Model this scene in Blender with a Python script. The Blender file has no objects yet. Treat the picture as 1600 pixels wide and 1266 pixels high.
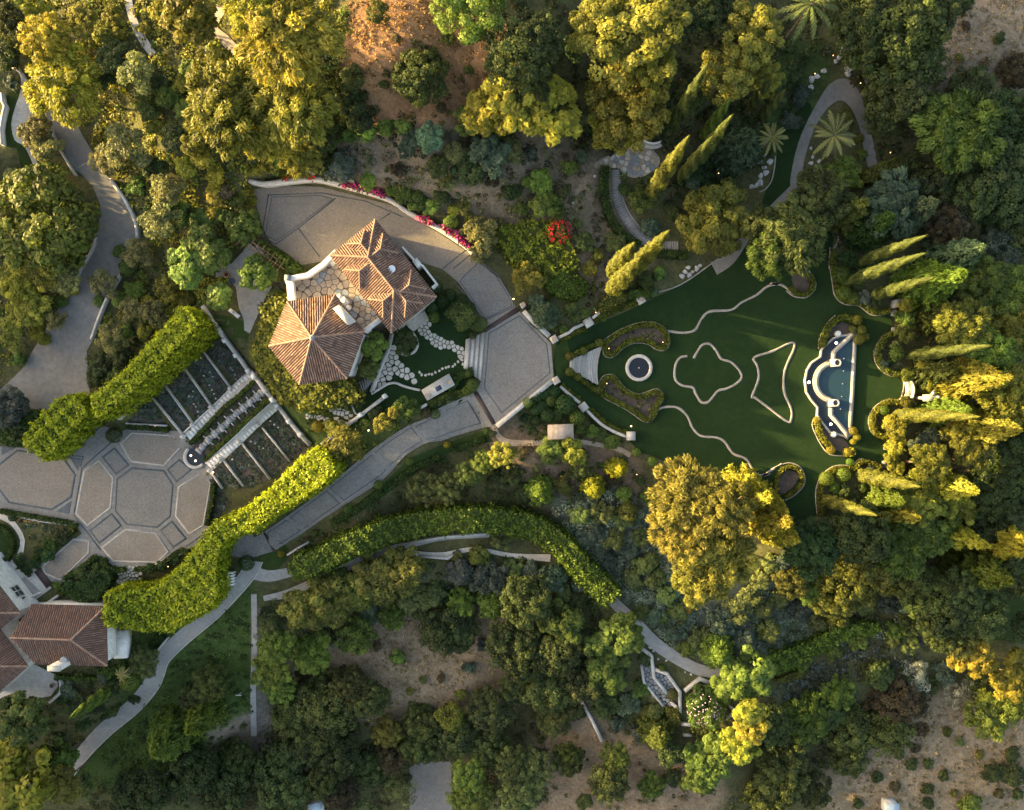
import bpy, bmesh, math, random
import numpy as np
from mathutils import Vector, Matrix
R = math.radians
scene = bpy.context.scene
COL = scene.collection
# ------------------------------------------------------------------ camera, sky, sun, exposure
CAM_H = 100.0          # a drone hovering 100 m above the forecourt (z = 0), lens straight down
PXM = 12.0             # photo pixels per metre at z = 0
cd = bpy.data.cameras.new('camera'); cam = bpy.data.objects.new('camera', cd); COL.objects.link(cam)
cam.location = (0, 0, CAM_H); cam.rotation_euler = (0, 0, 0)
cd.sensor_width = 36; cd.lens = 27.0; cd.clip_start = 1; cd.clip_end = 6000
scene.camera = cam
SUN_EL = R(10.2)
SUN_DIR = Vector((0.972, -0.235, 0)).normalized()      # the way the light travels over the ground
world = bpy.data.worlds.new('World'); scene.world = world; world.use_nodes = True
nt = world.node_tree; nt.nodes.clear()
sky = nt.nodes.new('ShaderNodeTexSky'); sky.sky_type = 'NISHITA'; sky.sun_disc = False
sky.sun_elevation = SUN_EL
sky.sun_rotation = math.atan2(-SUN_DIR.x, -SUN_DIR.y)
sky.altitude = 200; sky.air_density = 1.0; sky.dust_density = 6.0; sky.ozone_density = 0.1
bg = nt.nodes.new('ShaderNodeBackground'); bg.inputs[1].default_value = 0.128
wo = nt.nodes.new('ShaderNodeOutputWorld')
nt.links.new(sky.outputs[0], bg.inputs[0]); nt.links.new(bg.outputs[0], wo.inputs[0])
sd = bpy.data.lights.new('sun', 'SUN'); sd.energy = 5.0; sd.angle = R(0.6); sd.color = (1.0, 0.72, 0.29)
sun = bpy.data.objects.new('sun', sd); COL.objects.link(sun)
d3 = Vector((SUN_DIR.x*math.cos(SUN_EL), SUN_DIR.y*math.cos(SUN_EL), -math.sin(SUN_EL)))
sun.rotation_euler = d3.to_track_quat('-Z', 'Y').to_euler(); sun.location = (-120, 40, 60)
scene.view_settings.view_transform = 'Standard'; scene.view_settings.look = 'None'
scene.view_settings.exposure = 2.45; scene.view_settings.gamma = 1.0
scene.view_settings.use_curve_mapping = False
scene.cycles.use_denoising = True
scene.cycles.max_bounces = 5; scene.cycles.diffuse_bounces = 4; scene.cycles.transmission_bounces = 3
scene.cycles.transparent_max_bounces = 4; scene.cycles.caustics_reflective = False; scene.cycles.caustics_refractive = False

rng = np.random.default_rng(7); rnd = random.Random(11)
# ------------------------------------------------------------------ photo pixels -> places
def W(px, py, z=0.0):
    k = (CAM_H - z)/CAM_H/PXM
    return Vector(((px-800)*k, (633-py)*k, z))
def tile(s, ox, oy, pts):           # points read off an enlarged crop of the photograph
    return [(ox + x/s, oy + y/s) for x, y in pts]
def T(n, pts):
    o = {1:(0,0),2:(400,0),3:(800,0),4:(1180,0),5:(0,400),6:(400,400),7:(800,400),8:(1180,400),
         9:(0,800),10:(400,800),11:(800,800),12:(1180,800)}[n]
    return tile(3.014 if n < 9 else 2.717, o[0], o[1], pts)
def C1(p): return tile(4.22, 400, 330, p)
def C2(p): return tile(4.688, 0, 640, p)
def C3(p): return tile(4.522, 180, 480, p)
def C4(p): return tile(5.275, 1240, 480, p)
def C5(p): return tile(5.273, 580, 450, p)
def C6(p): return tile(5.275, 0, 860, p)
def C7(p): return tile(5.275, 820, 480, p)
def C8(p): return tile(6.33, 280, 360, p)
def C9(p): return tile(8.0, 480, 590, p)
def C10(p): return tile(6.154, 380, 800, p)
def C11(p): return tile(7.273, 960, 1000, p)
def C12(p): return tile(5.275, 1180, 180, p)

# ------------------------------------------------------------------ the lie of the land
CTRL = np.array([
 (500,530,0),(680,560,0),(800,550,0),(600,340,0),(450,320,0),(750,430,0),(400,430,-.3),(640,640,-.5),
 (650,680,-1),(550,770,-2.3),(430,850,-4),(380,890,-4.6),(220,770,-4.6),(40,740,-4.6),(80,990,-5),(20,860,-4.8),
 (60,600,-4),(170,400,-1.8),(150,240,0),(110,200,.5),(190,480,-1.8),(180,560,-3),
 (0,0,4),(0,200,2),(60,350,-1),(0,450,-2.5),(200,50,6),(300,200,4.5),(350,100,8),(450,50,10),(600,50,11),(650,200,7.5),(800,50,10),(780,230,5),
 (600,250,4.2),(400,240,3),(300,330,1.5),(900,280,2.2),(880,400,.4),(850,470,-.2),(1000,100,5),(1100,50,3),(1200,100,0),(1300,50,-.5),(1500,50,-4),(1580,200,-8),
 (990,250,0),(960,340,-1),(1050,380,-2.2),(1130,300,-2),(930,470,-1.2),
 (1000,580,-2.5),(1150,580,-2.7),(1300,580,-2.8),(1400,620,-2.8),(1150,450,-2.7),(1150,700,-2.7),(1250,760,-2.8),
 (1280,150,-2),(1240,280,-2.4),(1350,250,-3.4),(1450,400,-4.5),(1590,400,-9),(1480,650,-4),(1590,650,-8),(1500,850,-9),(1590,900,-12),
 (1100,850,-7.5),(900,760,-4),(850,680,-1.6),(700,740,-4),(480,880,-5),(650,830,-6.5),(850,850,-7.5),(950,930,-8.5),(1050,1040,-10),(1150,1050,-10.5),
 (600,1000,-11.5),(700,1010,-12),(500,1120,-14.5),(800,1150,-15.5),(1000,1150,-14),(1300,1000,-13),(1300,1200,-17),(1500,1150,-17),(650,1230,-17),
 (200,1150,-12),(320,1080,-10),(250,1010,-7),(300,960,-6),(130,1180,-11),(50,1250,-14),(400,1200,-15.5),
 (-150,0,4),(-150,250,0),(-150,600,-4),(-150,900,-6),(-150,1200,-15),(300,-150,11),(700,-150,15),(1100,-150,6),(1500,-150,-6),
 (1750,200,-14),(1750,600,-13),(1750,1000,-18),(200,1420,-20),(700,1420,-21),(1200,1420,-22),(1600,1420,-24)], dtype=float)
FLATS = []            # (polygon, height, feather in px): paved or lawned ground that lies level
def seg_dist(P, poly, closed=True):
    d = np.full(len(P), 1e9); n = len(poly)
    for i in range(n if closed else n-1):
        a = np.array(poly[i], float); b = np.array(poly[(i+1) % n], float); ab = b-a; L = max((ab*ab).sum(), 1e-9)
        t = np.clip(((P-a)@ab)/L, 0, 1); d = np.minimum(d, np.hypot(*(P-(a+t[:,None]*ab)).T))
    return d
def inside(P, poly):
    x, y = P[:,0], P[:,1]; c = np.zeros(len(P), bool); n = len(poly)
    for i in range(n):
        x1, y1 = poly[i]; x2, y2 = poly[(i+1) % n]
        if y1 == y2: continue
        c ^= ((y1 > y) != (y2 > y)) & (x < (x2-x1)*(y-y1)/(y2-y1)+x1)
    return c
def mask(P, poly, feather):
    xs = [p[0] for p in poly]; ys = [p[1] for p in poly]; m = np.zeros(len(P))
    near = (P[:,0] > min(xs)-feather) & (P[:,0] < max(xs)+feather) & (P[:,1] > min(ys)-feather) & (P[:,1] < max(ys)+feather)
    if not near.any(): return m
    Q = P[near]; ins = inside(Q, poly); d = seg_dist(Q, poly)
    t = np.clip(np.where(ins, 1.0, 1-d/max(feather, 1e-3)), 0, 1); m[near] = t*t*(3-2*t)
    return m
SHADE_RIDGE = [(-900, 8), (-250, 9), (0, 15), (136, 22), (300, 20.5), (446, 17.5), (600, 20), (912, 16.5), (1500, 20), (2600, 16)]   # unseen western crest, heights shaped to shade the estate: (photo row, height)
SHADE_RIDGE_PX = -1150
def Hs(P):
    P = np.asarray(P, float)
    Q = np.clip(P, [-400, -400], [2000, 1700])
    num = np.zeros(len(P)); den = np.zeros(len(P))
    for cx, cy, cz in CTRL:
        w = ((Q[:,0]-cx)**2+(Q[:,1]-cy)**2+45.0**2)**-2.2; num += w*cz; den += w
    h = num/den
    for poly, z, f in FLATS:
        m = mask(P, poly, f); h = h*(1-m)+z*m
    # unseen ridge to the west, shaped to cast the broad shade
    rr = np.interp(P[:,1] + (P[:,0]-SHADE_RIDGE_PX)*-0.24, [a for a, b in SHADE_RIDGE], [b for a, b in SHADE_RIDGE])
    u = np.clip((-220-P[:,0])/(-220-SHADE_RIDGE_PX), 0, 1); u = u*u*(3-2*u)
    v = np.clip((SHADE_RIDGE_PX-300-P[:,0])/2500, 0, 1)
    h = h*(1-u) + u*(rr*(1-v) - 10*v)
    return h
def H(px, py): return float(Hs(np.array([[px, py]]))[0])
def G(px, py, dz=0.0):              # the point of the ground that the photo shows at this pixel, raised by dz
    h = H(px, py); w = W(px, py, h); w.z += dz; return w
def ground_at(x, y):
    h = 0.0
    for _ in range(5):
        k = (CAM_H-h)/CAM_H/PXM; h = H(800+x/k, 633-y/k)
    return h
# ------------------------------------------------------------------ meshes and objects
def mesh_np(name, V, F, attrs=None, smooth=False):
    me = bpy.data.meshes.new(name); V = np.asarray(V, np.float32); F = np.asarray(F, np.int32); k = F.shape[1]
    me.vertices.add(len(V)); me.vertices.foreach_set('co', V.ravel())
    me.loops.add(F.size); me.loops.foreach_set('vertex_index', F.ravel())
    me.polygons.add(len(F)); me.polygons.foreach_set('loop_start', np.arange(0, F.size, k, dtype=np.int32))
    me.polygons.foreach_set('loop_total', np.full(len(F), k, np.int32))
    if smooth: me.polygons.foreach_set('use_smooth', np.ones(len(F), bool))
    for n, a in (attrs or {}).items():
        a = np.asarray(a, np.float32)
        if a.ndim == 1: me.attributes.new(n, 'FLOAT', 'POINT').data.foreach_set('value', a)
        else: me.attributes.new(n, 'FLOAT_COLOR', 'POINT').data.foreach_set('color', a.ravel())
    me.update(calc_edges=True); me.validate(); return me
WL = {}                              # world location of each object used as a parent
def link(name, data, mat=None, parent=None, loc=(0,0,0), rot=(0,0,0), scale=(1,1,1), label=None, cat=None, group=None, kind=None):
    o = bpy.data.objects.new(name, data); COL.objects.link(o); o.location = loc; o.rotation_euler = rot; o.scale = scale
    if parent is not None: o.parent = parent
    if mat is not None and data is not None and not data.materials: data.materials.append(mat)
    if label: o['label'] = label
    if cat: o['category'] = cat
    if group: o['group'] = group
    if kind: o['kind'] = kind
    WL[o.name] = (WL[parent.name] if parent is not None else Vector((0,0,0))) + Vector(loc)
    return o
def thing(name, label, cat, loc, group=None, kind=None):
    o = link(name, None, loc=loc, label=label, cat=cat, group=group, kind=kind); o.empty_display_size = .3; return o
def part(name, V, F, mat, parent=None, smooth=False, attrs=None, **kw):
    """mesh given in world coordinates, hung under parent (parents are only moved, never turned)"""
    off = np.array(WL[parent.name]) if parent is not None else np.zeros(3)
    V = np.array([tuple(v) for v in V], float) - off
    if len({len(f) for f in F}) == 1: me = mesh_np(name, V, F, attrs, smooth)
    else:
        me = bpy.data.meshes.new(name); me.from_pydata([tuple(v) for v in V], [], [tuple(f) for f in F]); me.update()
        if smooth: me.polygons.foreach_set('use_smooth', np.ones(len(me.polygons), bool))
    return link(name, me, mat, parent, **kw)
class MB:                            # collects solids given in world coordinates
    def __init__(s): s.V = []; s.F = []
    def add(s, V, F):
        n = len(s.V); s.V += [Vector(v) for v in V]; s.F += [tuple(i+n for i in f) for f in F]
    def box(s, c, sx, sy, sz, rz=0, top=1.0):      # c: centre of the base
        ca, sa = math.cos(rz), math.sin(rz); v = []
        for z, k in ((0, 1), (sz, top)):
            for a, b in ((-1,-1),(1,-1),(1,1),(-1,1)):
                x, y = a*sx/2*k, b*sy/2*k; v.append((c[0]+x*ca-y*sa, c[1]+x*sa+y*ca, c[2]+z))
        s.add(v, [(3,2,1,0),(4,5,6,7),(0,1,5,4),(1,2,6,5),(2,3,7,6),(3,0,4,7)])
    def prism(s, poly, z0, z1):                    # poly: list of world xy, z0/z1 number or list
        n = len(poly); z0 = [z0]*n if not isinstance(z0, (list, tuple)) else z0; z1 = [z1]*n if not isinstance(z1, (list, tuple)) else z1
        a = sum(poly[i][0]*poly[(i+1) % n][1]-poly[(i+1) % n][0]*poly[i][1] for i in range(n))
        if a < 0: poly = poly[::-1]; z0 = z0[::-1]; z1 = z1[::-1]
        v = [(p[0], p[1], z) for p, z in zip(poly, z0)] + [(p[0], p[1], z) for p, z in zip(poly, z1)]
        s.add(v, [tuple(range(n-1,-1,-1)), tuple(range(n, 2*n))] + [(i, (i+1) % n, n+(i+1) % n, n+i) for i in range(n)])
    def cyl(s, c, r, h, n=16, r2=None):
        r2 = r if r2 is None else r2
        v = [(c[0]+q*math.cos(2*math.pi*i/n), c[1]+q*math.sin(2*math.pi*i/n), c[2]+z) for z, q in ((0, r), (h, r2)) for i in range(n)]
        s.add(v, [tuple(range(n-1,-1,-1)), tuple(range(n, 2*n))] + [(i, (i+1) % n, n+(i+1) % n, n+i) for i in range(n)])
    def tube(s, a, b, r, r2=None, n=6):
        a = Vector(a); b = Vector(b); d = (b-a).normalized(); u = d.orthogonal().normalized(); w = d.cross(u); r2 = r if r2 is None else r2
        v = [p+(u*math.cos(2*math.pi*i/n)+w*math.sin(2*math.pi*i/n))*q for p, q in ((a, r), (b, r2)) for i in range(n)]
        s.add(v, [tuple(range(n-1,-1,-1)), tuple(range(n, 2*n))] + [(i, (i+1) % n, n+(i+1) % n, n+i) for i in range(n)])
    def ring(s, c, r0, r1, h, n=40, a0=0, a1=2*math.pi):
        full = abs(a1-a0-2*math.pi) < 1e-6; m = n if full else n+1; v = []
        for i in range(m):
            a = a0+(a1-a0)*i/n
            for q, z in ((r0,0),(r1,0),(r1,h),(r0,h)): v.append((c[0]+q*math.cos(a), c[1]+q*math.sin(a), c[2]+z))
        f = []
        for i in range(n):
            j = (i+1) % m
            for k in range(4): f.append((i*4+k, j*4+k, j*4+(k+1) % 4, i*4+(k+1) % 4))
        if not full: f += [(0,1,2,3), (n*4+3,n*4+2,n*4+1,n*4)]
        s.add(v, f)
    def build(s, name, mat, parent=None, smooth=False, **kw): return part(name, s.V, s.F, mat, parent, smooth, **kw)
def spline(pts, closed=False, k=5):
    n = len(pts); out = []
    for i in range(n if closed else n-1):
        g = (lambda j: np.array(pts[j % n] if closed else pts[min(max(j, 0), n-1)], float))
        p0, p1, p2, p3 = g(i-1), g(i), g(i+1), g(i+2)
        for t in np.arange(k)/k:
            out.append(tuple(.5*((2*p1)+(-p0+p2)*t+(2*p0-5*p1+4*p2-p3)*t*t+(-p0+3*p1-3*p2+p3)*t**3)))
    if not closed: out.append(tuple(pts[-1]))
    return out
def offset_line(pts, w, closed=False):             # both edges of a band w px wide along pts
    P = np.array(pts, float); n = len(P)
    if closed: d = np.roll(P, -1, 0)-np.roll(P, 1, 0); d1 = np.roll(P,-1,0)-P; d0 = P-np.roll(P,1,0)
    else:
        d1 = np.vstack([P[1:]-P[:-1], P[-1:]-P[-2:-1]]); d0 = np.vstack([P[1:2]-P[:1], P[1:]-P[:-1]])
    n1 = np.stack([-d1[:,1], d1[:,0]], 1)/np.maximum(np.hypot(*d1.T), 1e-6)[:,None]; n0 = np.stack([-d0[:,1], d0[:,0]], 1)/np.maximum(np.hypot(*d0.T), 1e-6)[:,None]
    m = n1+n0; m /= np.maximum(np.hypot(*m.T), 1e-6)[:,None]; c = np.clip((m*n1).sum(1), .45, 1)
    w = np.broadcast_to(np.asarray(w, float), (n,))
    o = m*(w/2/c)[:,None]
    return [tuple(p) for p in P+o], [tuple(p) for p in P-o]
def sheet(name, poly, dz, mat, parent=None, step=16, flat=None, **kw):
    """a surface draped on the ground over a polygon of photo pixels"""
    bm = bmesh.new(); bm.faces.new([bm.verts.new((x, -y, 0)) for x, y in poly]); bm.normal_update(); bmesh.ops.triangulate(bm, faces=bm.faces[:])
    xs = [p[0] for p in poly]; ys = [p[1] for p in poly]
    for a0, a1, ax in ((min(xs), max(xs), 0), (min(ys), max(ys), 1)):
        for k in range(int(a0//step)+1, int(a1//step)+1):
            co = Vector((k*step, 0, 0)) if ax == 0 else Vector((0, -k*step, 0)); no = Vector((1,0,0)) if ax == 0 else Vector((0,1,0))
            bmesh.ops.bisect_plane(bm, geom=bm.verts[:]+bm.edges[:]+bm.faces[:], plane_co=co, plane_no=no)
    bmesh.ops.triangulate(bm, faces=[f for f in bm.faces if len(f.verts) > 3]); bm.normal_update()
    for f in bm.faces:
        if f.normal.z < 0: f.normal_flip()
    bm.verts.index_update(); P = np.array([(v.co.x, -v.co.y) for v in bm.verts]); F = [tuple(v.index for v in f.verts) for f in bm.faces]; bm.free()
    h = Hs(P) if flat is None else np.full(len(P), flat); k = (CAM_H-h)/CAM_H/PXM
    V = np.stack([(P[:,0]-800)*k, (633-P[:,1])*k, h+dz], 1)
    return part(name, V, F, mat, parent, smooth=True, **kw)
def band(name, pts, w, z0, z1, mat, parent=None, closed=False, level=None, **kw):
    """a kerb, wall or strip w px wide along a line of photo pixels, from z0 to z1 above the ground"""
    a, b = offset_line(pts, w, closed); n = len(pts); V = []; F = []
    hs = Hs(np.array(pts)) if level is None else np.full(n, level)
    for i in range(n):
        for q, z in ((a[i], z0), (b[i], z0), (b[i], z1), (a[i], z1)):
            p = W(q[0], q[1], hs[i]); V.append((p.x, p.y, hs[i]+z))
    for i in range(n if closed else n-1):
        j = (i+1) % n
        for k in range(4): F.append((i*4+(k+1) % 4, j*4+(k+1) % 4, j*4+k, i*4+k))
    if not closed: F += [(3,2,1,0), (n*4-4,n*4-3,n*4-2,n*4-1)]
    return part(name, V, F, mat, parent, **kw)
# ------------------------------------------------------------------ materials
MATS = {}
def newmat(name):
    m = bpy.data.materials.new(name); m.use_nodes = True; t = m.node_tree; t.nodes.clear()
    out = t.nodes.new('ShaderNodeOutputMaterial'); MATS[name] = m; return m, t, out
def N(t, kind, **kw):
    n = t.nodes.new('ShaderNode'+kind)
    for k, v in kw.items():
        if k.startswith('i_'):
            key = k[2:]; key = int(key) if key.isdigit() else key.replace('_', ' ')
            n.inputs[key].default_value = v
        else: setattr(n, k, v)
    return n
def rgb(c): return (c[0], c[1], c[2], 1)
def noise(t, scale, detail=4, rough=.6, coord=None):
    n = N(t, 'TexNoise'); n.inputs['Scale'].default_value = scale; n.inputs['Detail'].default_value = detail; n.inputs['Roughness'].default_value = rough
    g = N(t, 'NewGeometry') if coord is None else None
    t.links.new(g.outputs['Position'] if coord is None else coord, n.inputs['Vector']); return n
def ramp(t, fac, a, b, ca=(0,0,0), cb=(1,1,1)):
    r = N(t, 'ValToRGB'); r.color_ramp.elements[0].position = a; r.color_ramp.elements[1].position = b
    r.color_ramp.elements[0].color = rgb(ca); r.color_ramp.elements[1].color = rgb(cb); t.links.new(fac, r.inputs[0]); return r.outputs[0]
def mix(t, fac, a, b, blend='MIX'):
    m = N(t, 'Mix', data_type='RGBA', blend_type=blend)
    for s, v in ((0, fac), (6, a), (7, b)):
        if isinstance(v, (int, float)): m.inputs[s].default_value = v
        elif isinstance(v, tuple): m.inputs[s].default_value = rgb(v)
        else: t.links.new(v, m.inputs[s])
    return m.outputs[2]
def pbr(t, out, col, rough=.8, bump=None, bs=.3, bd=.05, spec=.3, metal=0):
    p = N(t, 'BsdfPrincipled'); p.inputs['Roughness'].default_value = rough; p.inputs['Metallic'].default_value = metal
    p.inputs['Specular IOR Level'].default_value = spec
    if isinstance(col, tuple): p.inputs['Base Color'].default_value = rgb(col)
    else: t.links.new(col, p.inputs['Base Color'])
    if bump is not None:
        b = N(t, 'Bump'); b.inputs['Strength'].default_value = bs; b.inputs['Distance'].default_value = bd; t.links.new(bump, b.inputs['Height']); t.links.new(b.outputs[0], p.inputs['Normal'])
    t.links.new(p.outputs[0], out.inputs[0]); return p
def stone(name, c1, c2, fine=3.0, coarse=.25, rough=.8, bs=.3, cell=None, cellmix=.35, stain=None, spec=.25):
    """mottled mineral surface: broad patches, fine grain, optional cobble cells, optional dark stains"""
    m, t, out = newmat(name)
    a = noise(t, coarse, 5, .6); b = noise(t, fine, 5, .7)
    c = mix(t, ramp(t, a.outputs[0], .3, .7), c1, c2)
    g = ramp(t, b.outputs[0], .25, .75, (.72,.72,.72), (1.22,1.22,1.22)); c = mix(t, 1.0, c, g, 'MULTIPLY'); h = b.outputs[0]
    if cell:
        v = N(t, 'TexVoronoi', feature='F1'); v.inputs['Scale'].default_value = cell; geo = N(t, 'NewGeometry'); t.links.new(geo.outputs['Position'], v.inputs['Vector'])
        hs = N(t, 'HueSaturation'); t.links.new(v.outputs['Color'], hs.inputs['Color']); hs.inputs['Saturation'].default_value = .12; hs.inputs['Value'].default_value = 1.4
        c = mix(t, cellmix, c, mix(t, 1.0, c, hs.outputs[0], 'MULTIPLY')); h = v.outputs['Distance']
    if stain:
        s = noise(t, .5, 6, .7); c = mix(t, ramp(t, s.outputs[0], .52, .75), c, stain)
    pbr(t, out, c, rough, h, bs, .03, spec); return m
stone('cobble', (.155,.147,.136), (.20,.19,.176), 3.5, .16, .85, .2, 9.0, .35, (.145,.138,.13))
stone('cobble_warm', (.18,.158,.132), (.235,.207,.175), 3.5, .18, .85, .2, 9.0, .3, (.17,.15,.13))
stone('band_grey', (.165,.157,.146), (.215,.206,.192), 3, .4, .8, .2, 9.0, .3)
stone('band_dark', (.07,.085,.10), (.10,.115,.125), 3, .5, .8, .3)
stone('band_pale', (.30,.28,.255), (.38,.36,.325), 3, .5, .8, .3)
stone('asphalt', (.15,.145,.135), (.21,.20,.185), 1.6, .12, .9, .25, None, 0, (.15,.14,.13))
stone('asphalt_old', (.10,.10,.105), (.14,.14,.14), 1.6, .12, .9, .25)
stone('concrete', (.25,.245,.23), (.33,.32,.30), 2, .25, .85, .25, None, 0, (.20,.19,.18))
stone('travertine', (.40,.38,.35), (.52,.495,.455), 2.5, .6, .7, .2, None, 0, (.32,.30,.27))
stone('white_wall', (.62,.60,.57), (.72,.70,.67), 1.5, .4, .85, .15, None, 0, (.62,.58,.53))
stone('edging', (.26,.23,.20), (.38,.345,.305), 3, .8, .85, .3)
stone('flagstone', (.42,.38,.32), (.56,.52,.46), 3, .9, .85, .4)
stone('flag_brown', (.26,.21,.16), (.40,.33,.26), 3, .9, .85, .4)
stone('soil_flag', (.20,.165,.13), (.30,.25,.20), 3, .9, .85, .4)
stone('flag_slate', (.16,.18,.20), (.27,.29,.31), 3, .9, .8, .4)
stone('rock', (.30,.29,.28), (.52,.50,.48), 2, .7, .9, .6)
stone('drain', (.05,.035,.035), (.08,.055,.05), 5, .8, .7, .2)
stone('wood_grey', (.25,.235,.22), (.36,.34,.32), 4, .8, .85, .3)
stone('wood_brown', (.16,.10,.06), (.25,.16,.10), 4, .8, .8, .3)
stone('bark', (.10,.075,.055), (.18,.14,.10), 6, 1.5, .9, .6)
stone('roof_felt', (.36,.29,.23), (.44,.36,.29), 2, .4, .9, .2)
stone('soil', (.055,.045,.04), (.09,.075,.065), 4, .8, .95, .6)
stone('bronze', (.05,.045,.04), (.10,.09,.07), 4, .8, .5, .2)
def lawn_mat(name, c1, c2):
    m, t, out = newmat(name); a = noise(t, .10, 5, .65); b = noise(t, 1.3, 5, .7); c = noise(t, 14, 3, .7)
    col = mix(t, ramp(t, a.outputs[0], .32, .68), c1, c2); col = mix(t, 1.0, col, ramp(t, b.outputs[0], .2, .8, (.7,.74,.7), (1.25,1.22,1.25)), 'MULTIPLY')
    col = mix(t, 1.0, col, ramp(t, c.outputs[0], .2, .8, (.6,.62,.6), (1.35,1.35,1.35)), 'MULTIPLY')
    e = noise(t, .33, 7, .75); col = mix(t, ramp(t, e.outputs[0], .52, .78, (0,0,0), (.3,.3,.3)), col, (c2[0]*1.7, c2[1]*1.25, c2[2]*1.1))
    pbr(t, out, col, .9, c.outputs[0], .9, .08, .15); return m
lawn_mat('lawn', (.012,.029,.0085), (.0165,.038,.0105))
lawn_mat('turf', (.024,.046,.011), (.042,.064,.015))
def terrain_mat():
    m, t, out = newmat('earth'); at = N(t, 'Attribute', attribute_name='tint')
    a = noise(t, .35, 8, .7); b = noise(t, 2.2, 8, .75); c = noise(t, 9, 4, .7)
    col = mix(t, 1.0, at.outputs['Color'], ramp(t, a.outputs[0], .25, .75, (.55,.56,.52), (1.5,1.46,1.42)), 'MULTIPLY')
    col = mix(t, 1.0, col, ramp(t, b.outputs[0], .25, .75, (.5,.5,.48), (1.6,1.58,1.55)), 'MULTIPLY')
    s = ramp(t, c.outputs[0], .60, .68); col = mix(t, .35, col, mix(t, s, col, (.38,.33,.27)))
    pbr(t, out, col, .95, b.outputs[0], 1.0, .25, .1); return m
terrain_mat()
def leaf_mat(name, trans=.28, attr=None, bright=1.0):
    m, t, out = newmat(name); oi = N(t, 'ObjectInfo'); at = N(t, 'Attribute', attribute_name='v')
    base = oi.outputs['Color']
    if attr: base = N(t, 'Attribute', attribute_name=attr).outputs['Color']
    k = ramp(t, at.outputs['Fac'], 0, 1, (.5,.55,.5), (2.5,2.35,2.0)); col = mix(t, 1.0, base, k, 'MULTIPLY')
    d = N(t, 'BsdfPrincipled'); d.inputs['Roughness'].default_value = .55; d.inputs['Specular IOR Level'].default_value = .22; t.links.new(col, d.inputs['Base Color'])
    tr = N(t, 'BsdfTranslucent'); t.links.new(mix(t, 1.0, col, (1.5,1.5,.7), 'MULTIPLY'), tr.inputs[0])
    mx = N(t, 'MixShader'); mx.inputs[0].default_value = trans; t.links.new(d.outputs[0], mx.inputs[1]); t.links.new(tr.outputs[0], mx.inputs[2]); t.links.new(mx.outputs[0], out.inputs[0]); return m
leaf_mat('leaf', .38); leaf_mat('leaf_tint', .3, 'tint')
def tile_mat():
    m, t, out = newmat('roof_tile'); at = N(t, 'Attribute', attribute_name='v'); b = noise(t, 6, 5, .7); a = noise(t, .45, 5, .65)
    r = N(t, 'ValToRGB'); e = r.color_ramp.elements
    cols = [(0,(.115,.070,.055)),(.25,(.19,.115,.088)),(.5,(.26,.165,.122)),(.75,(.32,.215,.16)),(.92,(.38,.29,.23)),(1,(.42,.36,.31))]
    e[0].position, e[0].color = cols[0][0], rgb(cols[0][1]); e[1].position, e[1].color = cols[-1][0], rgb(cols[-1][1])
    for p, c in cols[1:-1]: q = e.new(p); q.color = rgb(c)
    t.links.new(at.outputs['Fac'], r.inputs[0])
    col = mix(t, 1.0, r.outputs[0], ramp(t, b.outputs[0], .2, .8, (.65,.65,.65), (1.3,1.3,1.3)), 'MULTIPLY'); col = mix(t, ramp(t, a.outputs[0], .50, .75), col, mix(t, .6, col, (.14,.12,.11)))
    pbr(t, out, col, .85, b.outputs[0], .3, .02, .2); return m
tile_mat(); stone('roof_pan', (.105,.062,.045), (.15,.09,.066), 5, 1, .9, .2)
def water_mat(name, c, rough=.06):
    m, t, out = newmat(name); b = noise(t, 2.5, 4, .6); pbr(t, out, c, rough, b.outputs[0], .08, .03, .5); return m
water_mat('water', (.018,.045,.062)); water_mat('water_dark', (.012,.016,.022))
def plain(name, c, rough=.7, spec=.3, metal=0):
    m, t, out = newmat(name); b = noise(t, 3, 4, .6); pbr(t, out, mix(t, 1.0, c, ramp(t, b.outputs[0], .2, .8, (.85,.85,.85), (1.12,1.12,1.12)), 'MULTIPLY'), rough, None, 0, 0, spec, metal)
plain('iron', (.03,.03,.035), .5); plain('dark_glass', (.02,.025,.03), .1, .5); plain('lead', (.22,.26,.31), .5); plain('dish', (.42,.5,.58), .4); plain('fabric_blue', (.04,.06,.10), .9); plain('clay_pot', (.33,.26,.2), .85); plain('blue_roof', (.34,.44,.52), .5)
def glow(name, c, s):
    m, t, out = newmat(name); e = N(t, 'Emission'); e.inputs[0].default_value = rgb(c); e.inputs[1].default_value = s; t.links.new(e.outputs[0], out.inputs[0])
glow('lamp_warm', (1,.55,.22), 4); glow('lamp_white', (1,.93,.8), 4); glow('lamp_red', (1,.42,.16), 2.5); glow('jet_glow', (1,.75,.5), .22)
M = MATS
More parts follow.
